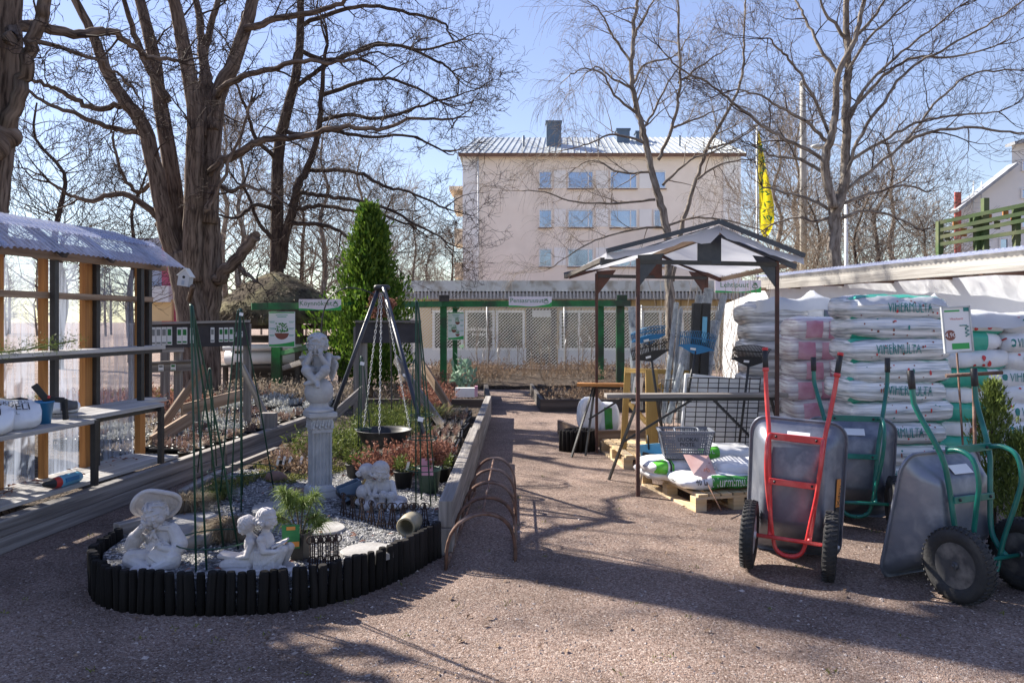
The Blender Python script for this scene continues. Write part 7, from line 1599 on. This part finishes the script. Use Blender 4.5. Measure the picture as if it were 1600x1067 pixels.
def decoD(b, L_, c_):
    r = rb
    if c_ == 0:
        if L_ % 2 == 0: b.patch('teal_end', -b.a*.96, b.a*.55, -1.2, .75, 'teal_print')
        else: b.patch('teal_edge', -b.a*.9, b.a*.9, -1.25, -.45, 'teal_print'); b.spots([(r.uniform(-.2,.5)*b.a, r.uniform(-.3,.5), r.uniform(.012,.02), r.choice(['ink_red','ink_brown'])) for k in range(4)])
    else:
        x = r.uniform(-.12,.06); b.text('VIHERMULTA', x+.04, .02, .048, 'ink_teal'); b.spots([(x-.20,.05,.022,'ink_teal'), (x+.10,.55,.012,'ink_red'), (x+.26,.3,.020,'ink_orange'), (x+.30,-.3,.014,'ink_red'), (x-.25,.4,.013,'ink_red'), (x+.02,.5,.008,'ink_brown')]); b.patch('teal_edge', b.a*.2, b.a*.92, .95, 1.3, 'teal_print')
def decoB(b, L_, c_): b.patch('pink_block', -b.a*.72, -b.a*.18, -.55, .45, 'pink_print'); b.patch('pink_block', b.a*.02, b.a*.78, -.55, .45, 'pink_print')
def decoA(b, L_, c_):
    if c_ == 1:
        if L_ == 8: b.patch('purple_print', -b.a*.45, b.a*.5, -.8, .7, 'purple_print'); b.text('Kuorikate', .05, -.25, .06, 'paper'); b.patch('dark_end', b.a*.52, b.a*.6, -.6, .6, 'dark_print')
        else: b.patch('dark_print', -b.a*.75, -b.a*.25, -.8, .5, 'dark_print'); b.text('60 L', -b.a*.62, -.1, .03, 'paper')
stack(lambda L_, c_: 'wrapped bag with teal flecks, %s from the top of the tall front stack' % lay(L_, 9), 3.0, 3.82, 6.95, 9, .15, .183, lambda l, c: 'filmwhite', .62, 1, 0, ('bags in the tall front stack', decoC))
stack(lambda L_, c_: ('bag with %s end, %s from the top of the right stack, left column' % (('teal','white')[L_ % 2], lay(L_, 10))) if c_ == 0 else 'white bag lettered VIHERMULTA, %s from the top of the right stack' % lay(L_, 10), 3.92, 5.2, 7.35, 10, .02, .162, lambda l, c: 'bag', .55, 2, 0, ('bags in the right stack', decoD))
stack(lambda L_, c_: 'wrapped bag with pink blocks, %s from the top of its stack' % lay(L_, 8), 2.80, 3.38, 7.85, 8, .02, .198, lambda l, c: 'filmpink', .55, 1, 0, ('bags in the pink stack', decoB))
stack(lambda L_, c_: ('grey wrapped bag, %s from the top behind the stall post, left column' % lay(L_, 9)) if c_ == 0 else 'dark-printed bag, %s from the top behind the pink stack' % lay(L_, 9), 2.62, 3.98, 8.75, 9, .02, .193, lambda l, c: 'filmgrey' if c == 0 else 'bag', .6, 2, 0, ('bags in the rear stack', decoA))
def cover(label, x0, x1, y0, y1, z, peaks, seed, drop=.12):
    n1, n2 = 34, 18; vs = []; fs = []
    for i in range(n1+1):
        for j in range(n2+1):
            u, v = i/n1, j/n2; x, y = x0+(x1-x0)*u, y0+(y1-y0)*v; e = min(u, 1-u, v*1.0, 1-v); q = V((x*3, y*3, seed)); zz = z+.03*NZ.noise(q)+.02*abs(NZ.noise(q*2.3))+.015*NZ.noise(q*4)
            for (px, py, ph, pw) in peaks: zz += ph*math.exp(-(((x-px)/pw)**2+((y-py)/pw)**2)**.6)
            if e < .06: zz -= drop*(1-e/.06)
            vs.append((x+.015*NZ.noise(q*3), y, zz))
    for i in range(n1):
        for j in range(n2): fs.append((i*(n2+1)+j, (i+1)*(n2+1)+j, (i+1)*(n2+1)+j+1, i*(n2+1)+j+1))
    m = MB(); m.add(vs, fs, None, True); return tag(m.build('plastic_cover', mm['cover']), label, 'plastic cover', 'plastic covers on the stacks')
cover('crumpled white plastic over the rear stack, with two pointed peaks', 2.66, 3.98, 8.72, 9.4, 1.80, [(2.95,8.9,.06,.15),(3.38,8.95,.14,.13)], 1.5)
cover('crumpled white plastic over the tall front stack', 3.02, 3.82, 6.95, 7.55, 1.79, [(3.3,7.2,.03,.15)], 4.2, .07)
cover('crumpled white plastic over the right stack with one pointed peak behind the price sign', 3.78, 5.2, 7.32, 7.95, 1.64, [(4.02,7.6,.22,.13),(4.5,7.6,.04,.2)], 8.2)
p2_ = dup(p1_, (2.93,6.97,0), 0, 'pallet under the tall front stack of wrapped bags')
# ================================================================ low shed with white cloth wall at right
ls = thing('storage_shed', 'low lean-to with flaking white fascia, corrugated roof and white cloth wall behind the bags', 'shed', V((4.9,10,0)))
def wallpt(px, Y): return V((X_(px,Y), Y, 0))
fa, fb = V((X_(1188,12.9),12.9,0)), V((X_(1660,7.2),7.2,0)); fa.z = Z_(437,12.9); fb.z = 2.24
m = MB(); m.beam(fa+V((0,0,-.07)), fb+V((0,0,-.07)), .05, .20); m.build('fascia', mm['timber_grey_white'], ls, bev=.003)
dw = (fb-fa); dw.z = 0; dw.normalize(); nw = V((-dw.y, dw.x, 0)); nw = nw if nw.x > 0 else -nw
LS = (fb-fa).length; n = int(LS/.076*8); vs = []; fs = []
for i in range(n+1):
    p = fa.lerp(fb, i/n)+V((0,0,.055+.010*math.sin(2*math.pi*i/8))); vs += [p-nw*.10, p+nw*2.6+V((0,0,-.02))]
for i in range(n): fs.append((2*i, 2*i+2, 2*i+3, 2*i+1))
m = MB(); m.add(vs, fs, None, True); m.build('roof', mm['polyroof'], ls)
for k in range(1, 6):
    m = MB(); m.beam(fa+nw*.45*k+V((0,0,-.06)), fb+nw*.45*k+V((0,0,-.06)), .05, .09); m.build('purlin', mm['purlin'], ls)
for k in range(7):
    p = fa.lerp(fb, k/6); m = MB(); m.beam(p-nw*.02+V((0,0,-.13)), p+nw*2.5+V((0,0,-.13)), .05, .10); m.build('rafter', mm['purlin'], ls)
for k in (0, 2, 4, 6):
    p = fa.lerp(fb, k/6)+nw*.62; m = MB(); m.beam((p.x,p.y,0), (p.x,p.y,p.z-.1), .09, .09, up=(0,1,0)); m.build('post', mm['timber_brown'], ls)
m = MB(); n1, n2 = 60, 14; vs = []; fs = []; wa, wb_ = V((X_(1131,14.2),14.2,0)), V((fb+nw*.55).to_tuple())
for i in range(n1+1):
    for j in range(n2+1):
        p = wa.lerp(wb_, i/n1); p.z = (fa.z+(fb.z-fa.z)*max(0,(i/n1-.12)/.88)-.16)*j/n2*(1-.10*max(0,1-i/n1*6)); w = .05*NZ.noise(V((p.x*2, p.y*2, p.z*.6)))+.02*NZ.noise(V((p.x*7, p.y*7, p.z))); vs.append(p+nw*w)
for i in range(n1):
    for j in range(n2): fs.append((i*(n2+1)+j, (i+1)*(n2+1)+j, (i+1)*(n2+1)+j+1, i*(n2+1)+j+1))
m.add(vs, fs, None, True); m.build('cloth_wall', mm['clothwall'], ls)
m = MB(); a = P(1118,452,12.5); m.beam(a, P(1200,452,12.7), .05, .05); m.build('sign_batten', mm['timber_brown'], ls)
# brush between stall and cloth wall
r = random.Random(95); m = MB(); tp = TP(.25,.2,(15,40),(.5,.8),{2:3,1:3},0,.004)
for i in range(34): twig(m, V((r.uniform(2.5,3.9), r.uniform(11.5,13), 0)), (V((0,0,1))+rvec(r)*.12).normalized(), r.uniform(.9,1.9), .010, 1, r, tp)
tag(m.build('bare_shrub', mm['twig_pale']), 'bare upright shrub stems behind the stall, left of the white cloth wall', 'shrub')
# cultivator and price sign behind the right wheelbarrow, small spruce
t = thing('cultivator', 'rusty T-handled cultivator standing behind the right wheelbarrow', 'garden tool', V((X_(1525,5.75),5.75,0))); Y = 5.75
m = MB(); m.tube([P(1478,587,Y), P(1566,582,Y)], .014, 10); m.tube([P(1521,586,Y), (X_(1526,Y),Y,.06)], .012, 8); m.build('t_handle', mm['rust'], t); m = MB(); m.tube(sm([P(1490,716,Y), P(1500,704,Y), P(1515,712,Y), P(1530,704,Y)], 4), .012, 6); m.tube([(X_(1518,Y),Y,.10),(X_(1518,Y),Y,-.02)], .012, 6); m.tube([(X_(1534,Y),Y,.10),(X_(1534,Y),Y,-.02)], .012, 6); m.tube([(X_(1516,Y),Y,.09),(X_(1536,Y),Y,.09)], .012, 6); m.build('tines', mm['rustdark'], t)
Y = 6.1; t = thing('price_sign', 'framed white price sign with round brown 4,90 on a rusty stake at right', 'sign', V((X_(1510,Y),Y,0))); c = P(1495,515,Y); T = MX.Translation(c) @ MX.Rotation(R(-3), 4, 'Y') @ MX.Rotation(R(-4), 4, 'X'); w, h = 43*Y/F, 70*Y/F
m = MB(); m.T = T; m.box((0,0,0), (w,.012,h)); m.build('sheet', mm['paper'], t); m = MB(); m.T = T
for a in ((-w/2,0,.012,h+.012), (w/2,0,.012,h+.012), (0,-h/2,w,.012), (0,h/2,w,.012)): m.box((a[0],-.003,a[1]), (a[2],.022,a[3]))
m.build('frame', mm['fascia'], t); m = MB(); m.T = T; m.box((-.03,-.008,h*.42), (w*.55,.003,.012)); m.box((.015,-.008,-h*.37), (w*.62,.003,.045)); m.build('green_print', mm['sign_green'], t)
m = MB(); m.T = T; m.box((w*.38,-.008,h*.44), (w*.2,.003,.03)); m.tube([(0.02,-.009,.03),(.075,-.009,.03)], .004, 5)
for k in range(3): m.tube([(.06,-.009,.03-.03*k),(.088,-.009,.02-.03*k),(.06,-.009,.005-.03*k)], .005, 5)
m.build('printed_tool', mm['ink_teal'], t); m = MB(); m.T = T; m.cyl((-w*.27,-.006,-h*.12), (-w*.27,-.010,-h*.12), .040, 20); m.build('price_disc', mm['ink_brown'], t)
m = MB(); text_on(m, '4,90', .034, T @ MX.Translation((-w*.27,-.011,-h*.12))); m.build('price', mm['paper'], t); m = MB(); text_on(m, 'Viherkasvit', .016, T @ MX.Translation((0,-.008,h*.24))); m.build('lettering', mm['ink_red'], t)
m = MB(); m.tube([P(1495,548,Y+.01), (X_(1513,Y),Y,0)], .008, 8); m.build('stake', mm['rust'], t)
conifer('spruce_tree', 'small green spruce behind the right wheelbarrow, in front of the bags', V((X_(1552,6.2),6.2,0)), 1.12, .27, mm['spruce'], 5200, .010, .045, 37, cone=1.2, cat='spruce')
conifer('spruce_tree', 'low bushy spruce cut by the right edge behind the wheelbarrow wheel', V((X_(1600,6.0),6.0,0)), .72, .34, mm['spruce'], 5200, .010, .045, 38, cone=1.0, cat='spruce')
